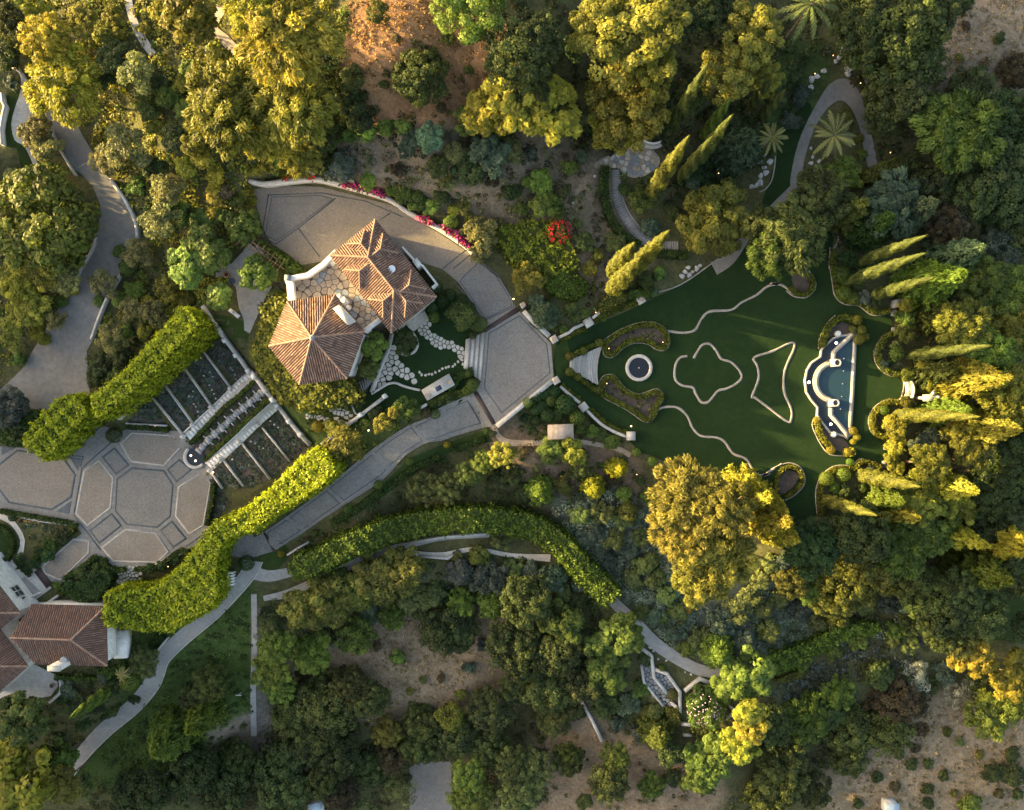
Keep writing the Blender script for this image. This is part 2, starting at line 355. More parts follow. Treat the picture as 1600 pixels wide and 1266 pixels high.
# ================================================================== THE SETTING
UPPER_COURT = [(396,296),(440,291),(500,292),(540,302),(612,321),(645,339),(690,367),(732,395),(757,415),(785,440),(806,480),(757,515),(745,482),(716,441),(690,420),(640,405),(520,405),(470,415),(450,397),(425,381),(410,355),(400,320)]
OCT_COURT = [(757,519),(812,487),(861,537),(865,590),(774,665),(744,611),(752,596)]
DRIVE_TOP = [(741,613),(713,626),(680,642),(663,655),(637,666),(605,687),(579,705),(546,732),(493,775),(433,818),(412,832),(360,860)]
DRIVE_BOT = [(774,665),(752,669),(713,680),(690,688),(665,692),(632,712),(599,748),(543,785),(510,807),(470,835),(429,861),(392,872)]
DRIVE = DRIVE_TOP + DRIVE_BOT[::-1]
LOW_COURT = [(-60,694),(40,700),(115,692),(135,672),(160,664),(186,676),(205,668),(280,674),(300,690),(330,735),(334,760),(327,822),(385,800),(400,850),(392,875),(360,868),(330,840),(285,867),(252,886),(180,887),(158,868),(95,915),(60,900),(62,883),(128,834),(116,814),(0,795),(-60,785)]
LAWN = spline([(866,548),(885,527),(935,505),(990,482),(1040,457),(1075,440),(1110,415),(1140,388),(1175,352),(1196,300),(1212,250),(1226,200),(1262,160),(1268,190),(1250,240),(1240,300),(1260,350),(1300,365),(1298,400),(1300,440),(1308,465),(1330,477),(1360,480),(1377,491),(1392,489),(1392,515),(1378,522),(1367,545),(1370,568),(1387,583),(1407,588),(1412,605),(1406,620),(1384,625),(1364,636),(1357,660),(1365,680),(1381,687),(1383,722),(1360,720),(1330,728),(1310,730),(1289,745),(1275,772),(1276,805),(1200,815),(1100,760),(1040,722),(1000,706),(986,692),(950,662),(920,635),(890,612),(868,594)], True, 3)
LAWN_FLAT = [(935,520),(1040,470),(1120,430),(1300,400),(1390,490),(1415,605),(1385,720),(1280,800),(1150,770),(1010,705),(940,640)]
HOUSE_LAWN = [(612,515),(650,480),(690,475),(740,520),(742,600),(700,640),(640,640),(590,640),(560,660),(575,610),(600,560)]
ROAD_L = [(60,150),(83,206),(113,259),(145,290),(157,320),(154,365),(129,420),(96,475),(33,579),(5,605),(-20,625),(46,645),(70,660),(115,640),(141,615),(136,549),(148,527),(172,462),(195,425),(212,390),(217,360),(199,315),(165,270),(153,250),(129,212),(100,150)]
OPEN = []                                    # where no undergrowth may stand
FLATS += [(UPPER_COURT+[(520,470)], 0.0, 26), ([(430,400),(560,340),(690,420),(760,500),(745,610),(640,640),(480,640),(400,560)], 0.0, 22),
          (OCT_COURT, 0.0, 14), (LAWN_FLAT, -2.6, 46), (LOW_COURT, -4.6, 26), ([(-60,880),(60,880),(175,930),(200,1050),(120,1110),(-60,1120)], -4.6, 40),
          (C3([(720,160),(960,450),(500,920),(260,650)]), -3.6, 16), (C3([(1150,700),(1385,970),(1000,1300),(690,1150)]), -3.6, 16)]
# -- the ground itself: one sheet out to the far hills
gx = np.concatenate([np.array([-26000,-14000,-8000,-5500,-4000,-3200,-2600,-2200,-1900,-1700]), np.arange(-1550,-150,50), np.arange(-150,1750,7), np.arange(1750,2600,60), np.array([2700,3200,4200,6000,9000,15000,26000])])
gy = np.concatenate([np.array([-26000,-14000,-8000,-5000,-3500,-2500,-1900,-1500]), np.arange(-1300,-150,60), np.arange(-150,1420,7), np.arange(1420,2600,60), np.array([2800,3400,4500,6500,9000,15000,26000])])
XX, YY = np.meshgrid(gx, gy); PT = np.stack([XX.ravel(), YY.ravel()], 1); hh = Hs(PT)
dry = np.hypot(np.maximum(np.maximum(-PT[:,0], PT[:,0]-1600), 0), np.maximum(np.maximum(-PT[:,1], PT[:,1]-1266), 0))
kk = (CAM_H-hh)/CAM_H/PXM
ZONES = [((.075,.078,.036), None, 0),
 ((.26,.155,.085), [(545,40),(590,0),(700,0),(790,60),(800,110),(740,160),(700,215),(620,215),(560,190),(560,120)], 40),
 ((.17,.14,.105), [(520,225),(640,215),(720,215),(830,205),(930,260),(960,330),(1000,400),(930,440),(880,400),(760,330),(640,290),(540,270)], 40),
 ((.185,.148,.105), [(555,975),(640,960),(760,955),(800,1000),(800,1090),(700,1110),(600,1130),(560,1110),(590,1060),(480,1045),(460,1060),(440,1045)], 22),
 ((.215,.172,.12), [(1360,1185),(1420,1120),(1480,1090),(1560,1140),(1640,1130),(1640,1300),(1300,1300),(1300,1210)], 30),
 ((.23,.18,.13), [(1470,-40),(1650,-40),(1650,110),(1560,140),(1470,130),(1455,80)], 30),
 ((.20,.155,.11), [(850,1130),(900,1090),(960,1150),(1060,1180),(1120,1240),(1080,1300),(850,1300)], 30),
 ((.045,.075,.020), [(190,1020),(300,965),(390,930),(390,1130),(330,1200),(120,1230),(130,1200),(210,1120)], 30),
 ((.19,.16,.13), [(330,1150),(390,1120),(400,1150),(350,1200)], 14),
 ((.05,.075,.022), [(380,640),(560,640),(620,660),(560,720),(500,700),(440,660)], 12),
 ((.15,.115,.085), [(770,660),(860,690),(930,700),(985,720),(990,780),(900,790),(830,740),(770,700)], 30),
 ((.16,.13,.10), [(1440,130),(1520,100),(1480,150)], 20),
 ((.085,.10,.075), [(860,782),(960,770),(1010,790),(1050,900),(1240,915),(1330,950),(1280,1010),(1120,1040),(970,930),(890,840)], 20),
 ((.15,.14,.125), [(400,955),(416,960),(420,1160),(400,1170)], 10),
 ((.045,.070,.022), [(1200,60),(1290,90),(1270,170),(1200,240),(1170,180)], 30)]
tint = np.zeros((len(PT), 3)); tint[:] = ZONES[0][0]
for c, poly, f in ZONES[1:]:
    m = mask(PT, poly, f)[:,None]; tint = tint*(1-m)+np.array(c)*m
V = np.stack([(PT[:,0]-800)*kk, (633-PT[:,1])*kk, hh-np.clip(dry-900, 0, 1e9)*.004], 1)
nx, ny = len(gx), len(gy); I = np.arange(nx*ny).reshape(ny, nx)
Fq = np.stack([I[1:,:-1].ravel(), I[1:,1:].ravel(), I[:-1,1:].ravel(), I[:-1,:-1].ravel()], 1)
ground = link('ground', mesh_np('ground', V, Fq, {'tint': np.concatenate([tint, np.ones((len(PT),1))], 1)}, True), M['earth'], label='sloping earth of the hillside estate with dry and planted patches', kind='structure')
def struct(o): o['kind'] = 'structure'; return o
def pave(name, poly, dz, mat, parent=None, label=None, step=16, open_=True):
    o = sheet(name, poly, dz, M[mat], parent, step, label=label, kind='structure' if parent is None else None)
    if open_: OPEN.append(poly)
    return o
# -- driveways and roads
road = pave('road', ROAD_L, .06, 'asphalt', label='worn grey asphalt road curving down the left side')
pave('old_asphalt', [(60,150),(83,206),(112,258),(119,268),(150,248),(129,212),(100,150)], .03, 'asphalt_old', road, open_=False)
band('road_joint', [(115,266),(152,247)], 3, .07, .10, M['concrete'], road)
drv = pave('driveway', DRIVE, .06, 'band_grey', label='cobbled driveway sweeping down from the forecourt to the lower court')
uc = pave('upper_court', UPPER_COURT, .06, 'cobble_warm', label='paved upper court behind the main house')
oc = pave('forecourt', OCT_COURT, .06, 'band_grey', label='octagonal cobbled forecourt between house steps and garden')
lc = pave('lower_court', LOW_COURT, .045, 'band_grey', label='lower entrance court paved with octagon and diamond panels')
def panel(parent, poly, mat, border, bw, inner=None, dz=.065):
    o = sheet('paving_panel', poly, dz, M[mat], parent, 24)
    band('border', poly, bw, dz-.03, dz+.012, M[border], o, closed=True)
    return o
panel(oc, [(764,521),(812,494),(854,538),(859,583),(784,645),(757,607)], 'cobble', 'band_dark', 1.6)
# driveway panels between cross bands
def along(line, k0, k1, n=8):
    L = np.array(line, float); s = np.concatenate([[0], np.cumsum(np.hypot(*np.diff(L, axis=0).T))]); t = np.linspace(k0, k1, n)*s[-1]
    return np.stack([np.interp(t, s, L[:,0]), np.interp(t, s, L[:,1])], 1)
for a, b in ((.035,.235),(.25,.40),(.415,.60),(.615,.77),(.785,.865)):
    t0 = along(DRIVE_TOP, a, b); b0 = along(DRIVE_BOT, a*1.0+.01, b+.005)
    panel(drv, [tuple(p) for p in t0*.87+b0*.13]+[tuple(p) for p in (t0*.15+b0*.85)[::-1]], 'cobble', 'band_dark', 1.5)
band('drain_strip', [(743,613),(772,663)], 7, .02, .085, M['drain'], drv)
band('drain_strip', [(757,517),(811,482)], 7, .02, .085, M['drain'], oc)
band('drain_strip', [(414,832),(429,862)], 5, .02, .085, M['drain'], drv)
# upper court panels
for poly in (C1([(0,60),(60,-40),(420,-60),(560,10),(280,110)]), C1([(0,150),(130,215),(275,115),(425,300),(330,370),(200,400),(60,230)])):
    pass
def lines(parent, name, L, w, mat, z=.075):
    for pts in L: band(name, pts, w, z-.03, z+.008, M[mat], parent)
lines(uc, 'border', [T(2,[(60,915),(40,1040),(30,1120)]), T(2,[(65,920),(310,910),(520,950),(640,1000),(690,1022)]), T(2,[(375,935),(200,1075),(95,1150),(30,1120)]), T(2,[(200,1075),(300,1210)]),
   T(2,[(580,1040),(630,1005)]), T(2,[(880,1266),(985,1180)]), T(2,[(930,1266),(1010,1200)]), T(6,[(1050,20),(1140,90),(1205,200),(1215,240),(1075,305),(1010,210),(930,120)])], 1.7, 'band_dark')
panel(uc, T(6,[(1050,30),(1130,95),(1195,200),(1205,235),(1080,295),(1020,205),(960,120),(985,90)]), 'cobble', 'band_dark', 1.4)
panel(uc, T(2,[(75,930),(305,922),(360,938),(195,1065),(95,1135),(45,1108),(55,1040)]), 'cobble', 'band_dark', 1.2)
# lower court panels
panel(lc, C2([(860,510),(970,430),(1200,450),(1265,550),(1245,780),(1150,860),(930,840),(845,740)]), 'cobble', 'band_dark', 2.6)
for p in ([(885,250),(965,170),(1270,190),(1340,260),(1200,410),(965,380)], [(620,450),(725,370),(830,500),(810,720),(640,850),(560,760)], [(1310,570),(1480,460),(1545,540),(1490,850),(1385,910),(1290,780)], [(750,1010),(920,880),(1140,905),(1235,1040),(1150,1120),(830,1110)], [(310,1150),(540,950),(655,960),(650,1050),(440,1250),(330,1200)]):
    panel(lc, C2(p), 'cobble_warm', 'band_pale', 3.0)
for p in ([(755,350),(840,285),(940,405),(850,470)], [(1230,440),(1315,370),(1400,440),(1295,525)], [(660,885),(820,765),(885,850),(730,975)], [(1175,885),(1260,820),(1360,945),(1270,1005)]):
    panel(lc, C2(p), 'cobble', 'band_dark', 2.8)
panel(lc, C2([(-60,420),(0,400),(130,300),(460,350),(550,480),(520,640),(380,730),(70,680),(0,590),(-60,540)]), 'cobble_warm', 'band_dark', 3.0)
for p in ([(520,355),(590,360),(570,440)], [(420,745),(520,675),(505,760)], [(20,270),(110,280),(15,330)]): panel(lc, C2(p), 'band_dark', 'band_dark', 1.2)
lines(lc, 'border', [C2([(545,760),(600,430),(900,170)]), C2([(540,770),(740,1030)]), C2([(470,335),(610,345),(590,420)]), C2([(1340,1020),(1560,860)]), C2([(560,260),(740,130)])], 1.6, 'band_dark')
# -- paths
def path(pts, w, mat, label, kerb=None, k=6, dz=.10, name='path'):
    L = spline(pts, False, k); a, b = offset_line(L, np.interp(np.linspace(0,1,len(L)), np.linspace(0,1,len(w)), w) if isinstance(w, (list, tuple)) else w); poly = a+b[::-1]
    o = pave(name, poly, dz, mat, label=label)
    if kerb: band('kerb', b if kerb > 0 else a, 1.6, -.1, .16, M['travertine'], o)
    return o
path([(394,876),(390,893),(368,921),(331,958),(287,995),(254,1028),(239,1065),(210,1102),(158,1146),(114,1197),(100,1225)], [34,24,22,24,24,24,26,24,24,20,18], 'concrete', 'pale concrete path winding down past the lower house', 1)
path([(392,893),(420,900),(458,893)], [22,18,14], 'concrete', 'short concrete spur running right into the vine tunnel')
path([(412,935),(440,930),(466,921),(521,896),(577,870),(636,852),(694,840),(765,836)], [8,12,13,13,13,11,8,7], 'concrete', 'narrow grey walk along the lower edge of the long vine tunnel')
path([(640,864),(690,868),(740,858),(800,868),(860,872)], [8,10,6,7,12], 'flagstone', 'pale terrace ledge under the vine tunnel')
path([(955,936),(965,947),(995,975),(1021,1003),(1058,1029),(1094,1047),(1131,1050),(1158,1040)], [16,17,18,20,18,18,17,14], 'concrete', 'smooth concrete path emerging from the tunnel and curving right', None)
path([(397,928),(398,1000),(396,1080),(397,1150)], 9, 'wood_grey', 'straight narrow ledge running down the slope')
path([(196,-20),(209,33),(226,66),(240,86)], [12,12,13,10], 'flagstone', 'pale stone path at the top left')
path([(345,10),(333,43),(352,63),(372,84)], [24,14,16,16], 'flag_brown', 'earthy footpath between the golden trees at the top left')
pave('path', spline(T(4,[(165,885),(172,800),(200,680),(250,560),(330,420),(370,385),(410,370),(460,392),(510,480),(550,650),(572,775),(530,785),(490,600),(450,512),(425,485),(395,474),(340,510),(280,600),(240,720),(222,800),(218,885)]), True, 2), .06, 'asphalt', label='grey path looping round the palm island')
path([(1246,292),(1205,330),(1165,372),(1140,405),(1115,420)], [18,14,14,18,22], 'asphalt', 'grey path coming down to the lawn under the trees')
path([(1362,258),(1368,285),(1385,300)], 12, 'asphalt', 'end of the grey loop path beyond the arched hedge')
path([(895,688),(960,700),(985,712)], [6,8,8], 'flag_brown', 'narrow dirt track below the beige shed')
path([(770,665),(790,690),(850,692),(892,689)], [6,10,8,6], 'flag_brown', 'bare earth track beside the forecourt wall')
pave('patio', spline(T(1,[(90,320),(125,380),(108,450),(165,520),(150,600),(130,680),(165,740),(200,830),(178,830),(150,760),(115,690),(70,660),(55,580),(75,500),(95,440),(100,380)]), True, 3), .06, 'flagstone', label='pale kidney-shaped patio at the left edge')
pave('lawn', LAWN, .05, 'lawn', label='deep green formal lawn of the lower garden')
pave('lawn', spline(T(1,[(30,450),(90,420),(95,470),(60,560),(60,640),(110,690),(150,770),(175,830),(110,820),(80,700),(40,690),(30,560),(45,510)]), True, 3), .04, 'turf', label='small grass strip round the kidney-shaped patio')
pave('lawn', spline(HOUSE_LAWN, True, 3), .05, 'lawn', label='small dark lawn with stepping stones beside the main house')
pave('patio', C8([(690,125),(790,200),(760,300),(920,560),(860,650),(760,880),(700,1020),(645,990),(640,890),(590,760),(560,560),(470,470),(360,470),(370,345),(520,330),(620,220)]), .06, 'concrete', label='grey flagged patio left of the hexagonal tower')
pave('lawn', C8([(360,350),(380,470),(340,500),(280,470),(250,420)]), .05, 'turf', label='scrap of grass left of the grey patio')
pave('lawn', C8([(345,830),(500,850),(640,900),(645,990),(690,1040),(640,1180),(560,1180),(400,930)]), .05, 'turf', label='shady grass between the grey patio and the terrace wall')
pave('lawn', [(515,812),(560,786),(600,755),(640,716),(700,692),(758,672),(770,690),(745,694),(700,708),(650,735),(600,775),(550,808),(520,828)], .05, 'turf', label='mown strip along the lower edge of the driveway', open_=True)
pave('lawn', spline([(405,866),(440,848),(452,868),(432,890),(412,890)], True, 3), .05, 'turf', label='rounded grass island at the foot of the driveway')
pave('lawn', [(865,545),(885,527),(892,560),(891,585),(870,594)], .07, 'turf', label='grassy landing between forecourt and fan steps', open_=False)
pave('patio', spline(T(3,[(390,770),(440,740),(500,712),(620,690),(690,735),(685,790),(600,838),(530,825),(500,790),(400,795)]), True, 3), .05, 'flag_brown', label='round flagstone lookout patio under the big pine')
pave('road', [(640,1266+40),(640,1200),(655,1190),(705,1190),(708,1266+40)], .05, 'asphalt', label='patch of grey pavement glimpsed between trees at the bottom edge')
pave('lawn', [(1560,920),(1640,900),(1640,1010),(1555,1000),(1545,960)], .05, 'turf', label='dark grass glimpsed through trees at the right edge')
pave('patio', C6([(-60,1000),(230,960),(290,940),(470,1030),(480,1120),(420,1200),(250,1230),(100,1180),(-60,1250)]), .07, 'travertine', label='white paved terrace below the lower house')
pave('path', spline(C2([(-20,790),(60,830),(110,880),(150,960),(130,1050),(60,1130),(30,1170),(80,1190),(150,1120),(185,960),(140,860),(80,790),(0,760)]), True, 2), .06, 'flagstone', label='pale winding garden path by the lower court')
pave('lawn', spline(C2([(-60,870),(0,870),(60,930),(75,1000),(50,1070),(-60,1110)]), True, 3), .05, 'lawn', label='round trimmed lawn at the left edge below the court')
# kerbs along the lower drive and the road
for pts, lab in ((DRIVE_BOT[:9], 'stone kerb along the lower side of the driveway'), (DRIVE_TOP[1:9], 'stone kerb along the upper side of the driveway')):
    struct(band('kerb', spline(pts, False, 3), 1.6, -.1, .14, M['band_grey'], label=lab))
# ================================================================== STONEWORK: walls, steps, edgings, pool
def cen(pts): return (sum(p[0] for p in pts)/len(pts), sum(p[1] for p in pts)/len(pts))
def wall(pts, w, h, label, mat='white_wall', coping='travertine', name='garden_wall', cat='wall', posts=(), group=None, z0=-.4, ph=.35, pw=7):
    c = pts[len(pts)//2]; t = thing(name, label, cat, G(*c), group)
    band('wall_body', pts, w, z0, h-.1, M[mat], t)
    band('coping', pts, w*1.25, h-.1, h, M[coping], t)
    for q in posts:
        g = G(*q); mb = MB(); s = pw/PXM
        mb.box((g.x, g.y, g.z+z0), s, s, h+ph-z0, rnd.uniform(.5,.7)); mb.box((g.x, g.y, g.z+h+ph), s*1.18, s*1.18, .09, .6); mb.build('pier', M['white_wall'], t)
    return t
wall(spline(T(2,[(-15,868),(60,880),(150,868),(280,856),(400,880),(520,912),(640,955),(720,1010),(850,1078),(930,1128),(1000,1178),(1040,1225)]), False, 3), 4.6, 1.6, 'white retaining wall with bougainvillea behind the upper court', z0=-.5)
wall(T(2,[(240,838),(330,832),(470,868)]), 3, 2.5, 'thin grey upper wall above the white retaining wall', 'concrete', 'band_grey')
wall(spline(T(1,[(530,850),(575,910),(610,965),(650,1050),(660,1125)]), False, 3), 4, .8, 'pale kerb wall on the right bend of the asphalt road', 'travertine')
wall(spline(T(5,[(585,80),(520,190),(470,310),(440,395)]), False, 3), 3, .7, 'low pale wall on the right side of the straight road', 'travertine')
wall(spline(T(1,[(462,1075),(455,1140),(430,1200),(390,1266)]), False, 3), 3, .5, 'low stone kerb under the big round tree', 'edging')
wall(T(5,[(420,0),(370,100),(290,225)]), 3, .5, 'sunlit stone kerb on the left edge of the road', 'edging')
wall(T(1,[(25,450),(30,490),(42,512),(30,560),(20,620),(27,690)]), 3, .9, 'white zigzag wall at the left edge')
wall(T(1,[(70,325),(110,350),(130,385)]), 3, .8, 'short white wall above the kidney-shaped patio')
wall(T(1,[(250,615),(290,710),(365,830)]), 2, .6, 'thin pale kerb left of the upper road', 'travertine')
# court parapets
wall([(818,487),(830,500),(858,526)], 6, .55, 'pale parapet bench on the upper right of the forecourt', 'travertine')
wall([(863,595),(830,622),(803,644),(776,666)], 6, .55, 'pale parapet bench on the lower right of the forecourt', 'travertine')
def urn_pier(px, py, size, label, urn=True, group='white garden piers', rz=.55, h=.8):
    g = G(px, py); s = size/PXM; t = thing('garden_pier', label, 'pier', g, group)
    mb = MB(); mb.box((g.x,g.y,g.z-.4), s*.9, s*.9, h+.3, rz); mb.build('pedestal', M['white_wall'], t)
    mb = MB(); mb.box((g.x,g.y,g.z+h-.1), s, s, .12, rz); mb.build('cap', M['travertine'], t)
    if urn:
        mb = MB(); mb.cyl((g.x,g.y,g.z+h+.02), .16, .1, 12); mb.cyl((g.x,g.y,g.z+h+.12), .14, .3, 12, .32); mb.build('urn', M['clay_pot'], t, smooth=False)
    return t
urn_pier(865,531,11,'white pier with urn at the upper end of the forecourt')
urn_pier(868,595,11,'white pier with urn at the lower end of the forecourt')
urn_pier(918.5,505,14,'plain square pier halfway along the upper garden wall',False)
urn_pier(911,636,13,'plain square pier halfway along the lower garden wall',False, rz=-.9)
urn_pier(984.5,681,14,'plain square pier at the far end of the lower garden wall',False, rz=0)
urn_pier(1000,470,12,'white pier with urn at the far end of the upper garden wall',True)
urn_pier(817,478,8,'small white pier with ball at the drain band',True)
wall(C7([(275,255),(360,215),(400,180),(480,145)]), 3.5, .7, 'white sloping wall rising right of the upper forecourt pier')
wall(C7([(555,95),(580,75),(612,48)]), 3.5, .7, 'short white wall beyond the upper square pier')
wall(C7([(290,655),(380,735),(450,790)]), 3.5, .7, 'white sloping wall right of the lower forecourt pier')
wall(spline(C7([(505,850),(570,915),(640,975),(740,1030),(830,1065)]), False, 3), 3.5, .7, 'curved white wall running to the far lower pier')
# lawn edgings
def edging(pts, w, label, closed=False, k=4):
    L = spline(pts, closed, k); t = band('stone_edging', L, [w*rnd.uniform(.82,1.15) for _ in L], -.05, .10, M['edging'], closed=closed, label=label, cat='edging'); t['category'] = 'edging'; return t
edging(T(7,[(725,352),(800,362),(860,350),(890,300),(930,262),(1030,255),(1080,220),(1150,185),(1200,145),(1250,132)])+T(8,[(75,132),(120,136),(155,158),(182,188)]), 3.6, 'winding stone edging across the upper lawn')
edging(T(7,[(680,725),(720,712),(780,715),(825,755),(850,810),(890,848),(960,855),(1000,875),(1040,930),(1100,955),(1130,1000),(1160,1032),(1210,1025)])+T(8,[(40,1033),(90,1000),(128,980)]), 3.6, 'winding stone edging across the lower lawn')
edging(T(7,[(855,482),(870,455),(895,420),(930,415),(960,445),(985,485),(1030,500),(1070,540),(1080,575),(1050,605),(1010,625),(970,635),(945,665),(920,690),(890,688),(865,650),(850,620),(800,610),(768,580),(768,520),(790,480),(825,472)]), 3.6, 'stone edging in the outline of a clover on the lawn')
edging([(1178,559),(1207,549),(1235,536),(1241,543),(1226,579),(1225,612),(1236,639),(1236,655),(1230,659),(1203,639),(1180,622),(1175,619),(1185,592),(1183,572)], 3.6, 'stone edging in the outline of a curved triangle on the lawn', True)
edging(T(8,[(352,-40),(350,40),(362,120),(375,190),(420,228),(485,235),(540,275),(590,280),(635,266)]), 1.8, 'thin edging below the hedge at the upper right of the lawn')
edging(C12([(662,930),(685,1010),(660,1080),(620,1140),(610,1266)]), 2.2, 'thin pale edging emerging from under the trees at the top of the lawn')
edging(C4([(805,205),(730,250),(675,330),(662,400),(680,470),(730,530),(800,568),(880,575),(905,620),(900,690),(870,765),(780,760),(700,795),(640,860),(615,940),(640,1030),(690,1072),(745,1080)]), 1.6, 'thin edging round the scalloped hedges at the right end of the lawn')
edging(T(8,[(592,990),(500,955),(455,985),(380,988),(320,1025),(285,1100),(290,1215)]), 1.8, 'thin edging below the hedge at the lower right of the lawn')
edging(T(8,[(145,165),(185,192),(240,195),(278,160),(282,120),(262,85),(232,45)]), 1.8, 'edging round the small teardrop bed at the upper lawn')
edging(T(8,[(90,1000),(150,975),(205,990),(232,1040),(225,1085),(180,1130),(140,1150)]), 1.8, 'edging round the small teardrop bed at the lower lawn')
edging(T(3,[(1240,735),(1235,790),(1222,850),(1195,890),(1165,905)]), 2.0, 'pale edging below the boulders left of the loop path')
edging(T(7,[(975,10),(900,65),(820,120),(760,150),(690,170)]), 2.0, 'pale edging between boulders and lawn')
# -- fan-shaped steps down to the lawn
ft = thing('garden_steps', 'fan-shaped white stone steps down to the lawn', 'steps', G(930,572))
L_ = C7([(372,440),(400,425),(425,412),(452,403),(480,390),(525,370),(578,345),(640,318)]); R_ = C7([(370,495),(395,520),(422,540),(448,552),(478,575),(522,595),(570,625),(608,640)])
zt = -.55
for i in range(7):
    a0, a1, b1, b0 = L_[i], L_[i+1], R_[i+1], R_[i]; bul = 1.0+i*.5
    z = max(H(*cen([a0,a1,b1,b0]))+.42, -2.42); z = min(z, zprev-.12) if i else z; zprev = z
    arc = lambda p, q, b: [(p[0]+(q[0]-p[0])*t - b*4*t*(1-t)*1.0, p[1]+(q[1]-p[1])*t) for t in np.linspace(0,1,7)]
    e0 = arc(a0, b0, bul if i else 0); e1 = arc(a1, b1, bul+.5)
    poly = [W(x, y, z) for x, y in e0 + e1[::-1]]; mb = MB(); mb.prism([(p.x, p.y) for p in poly], -3.2, z); st_ = mb.build('step', M['travertine' if i % 2 else 'band_pale'], ft)
    band('nosing', e1, 1.1, z-.06, z+.012, M['flag_brown'], st_, level=0)
# -- steps between house lawn and forecourt
ht = thing('house_steps', 'broad white stone steps between house lawn and forecourt', 'steps', G(745,560))
for i in range(4):
    f0, f1 = i/4, (i+1)/4; A = C5([(780,425),(935,365),(905,770),(760,660)])
    l = lambda p, q, t: (p[0]+(q[0]-p[0])*t, p[1]+(q[1]-p[1])*t)
    q = [l(A[0],A[1],f0), l(A[0],A[1],f1), l(A[3],A[2],f1), l(A[3],A[2],f0)]; z = .62-.15*i
    mb = MB(); mb.prism([tuple(W(x, y, z)[:2]) for x, y in q], -.1, z); st_ = mb.build('step', M['travertine'], ht); band('nosing', [q[1], q[2]], .9, z-.06, z+.012, M['flag_brown'], st_, level=0)
# -- round fountain
g = G(998,575); ff = thing('fountain', 'round white fountain basin in the lawn', 'fountain', g)
mb = MB(); mb.ring((g.x,g.y,g.z-.1), 1.36, 1.80, .45, 48); mb.build('basin_rim', M['travertine'], ff)
mb = MB(); mb.cyl((g.x,g.y,g.z+.02), 1.37, .18, 40); mb.build('water', M['water_dark'], ff)
mb = MB(); mb.cyl((g.x,g.y,g.z+.1), .10, .35, 10, .05); mb.build('jet_nozzle', M['travertine'], ff)
# -- half-moon pool
PZ = -2.6
pg = W(1300, 605, PZ); pool = thing('garden_pool', 'half-moon stone pool with curved inner wall at the far end of the lawn', 'pool', pg)
OUT = C4([(495,200),(440,232),(385,238),(320,258),(285,290),(222,352),(215,412),(140,462),(104,522),(88,605),(98,700),(135,760),(192,826),(188,890),(235,960),(290,1030),(330,1040),(405,1062),(440,1085)])
def wb(name, pts, w, z0, z1, mat, closed=False): return band(name, pts, w, z0, z1, M[mat], pool, closed, level=PZ)
wb('rim', OUT, 2.8, -.3, .40, 'band_pale'); wb('straight_edge', C4([(500,192),(490,420),(475,720),(452,1062)]), 5.6, -.3, .38, 'band_pale')
arc = [(322+145*math.cos(a), 615+150*math.sin(a)) for a in np.linspace(R(260), R(100), 22)]
wb('curved_wall', C4(arc), 6.5, -.3, .48, 'band_pale'); wb('curved_ledge', C4([(322+168*math.cos(a), 615+172*math.sin(a)) for a in np.linspace(R(255), R(105), 22)]), 1.4, -.3, .40, 'band_pale')
wb('inner_wall', C4([(318,440),(322,372),(400,300),(470,232),(498,205)]), 6.2, -.3, .52, 'band_pale'); wb('inner_wall', C4([(298,830),(298,890),(360,960),(420,1030),(436,1070)]), 6.2, -.3, .52, 'band_pale')
for x, y in ((335,462),(320,790)):
    p = W(*C4([(x,y)])[0], PZ); mb = MB(); mb.box((p.x-.08,p.y,PZ-.3), 1.2, 1.0, 1.15); mb.build('pier', M['travertine'], pool)
    mb = MB(); mb.ring((p.x,p.y,PZ+.84), .34, .5, .3, 20); mb.build('planter_rim', M['travertine'], pool)
    mb = MB(); mb.cyl((p.x,p.y,PZ+.84), .36, .12, 16); mb.build('bronze_bowl', M['bronze'], pool)
sheet('water', OUT+C4([(470,1062),(490,420)]), .22, M['water'], pool, 40, flat=PZ)
sheet('water_channel', C4([(220,360),(290,300),(340,270),(410,250),(330,330),(290,370),(300,440),(270,470),(210,500),(175,560),(165,620),(175,690),(215,750),(260,780),(270,880),(310,930),(400,1040),(330,1030),(290,1015),(240,950),(198,890),(200,822),(140,755),(105,690),(98,605),(115,525),(150,470),(225,418)]), .23, M['water_dark'], pool, 40, flat=PZ)
for x, y, s in ((345,297,.15),(120,620,.17),(300,965,.15)):
    p = W(*C4([(x,y)])[0], PZ); mb = MB(); mb.cyl((p.x,p.y,PZ+.2), s, .08, 12); mb.build('pool_light', M['lamp_white'], pool)
for x, y in ((408,425),(405,527),(398,632),(390,737),(380,840)):
    p = W(*C4([(x,y)])[0], PZ); mb = MB(); mb.cyl((p.x,p.y,PZ+.2), .08, .10, 10, .05); mb.build('jet', M['jet_glow'], pool)  # water jets, no lamps; emission paints their brightness
edging(C4([(205,345),(210,270),(255,165),(300,105),(345,68)]), 1.6, 'thin pale edging above the half-moon pool'); edging(C4([(180,900),(152,970),(200,1090),(265,1188),(330,1222),(470,1225)]), 1.6, 'thin pale edging below the half-moon pool')
for (x, y), lab in (((355,222),'octagonal stone pedestal at the upper corner of the pool'), ((318,1048),'octagonal stone pedestal at the lower corner of the pool')):
    q = C4([(x,y)])[0]; p = W(*q, PZ); t = thing('pedestal', lab, 'pedestal', (p.x,p.y,PZ)); mb = MB(); mb.cyl((p.x,p.y,PZ), .42, .55, 8); mb.build('plinth', M['travertine'], t); mb = MB(); mb.cyl((p.x,p.y,PZ+.55), .26, .12, 12); mb.build('lamp_globe', M['dish'], t)
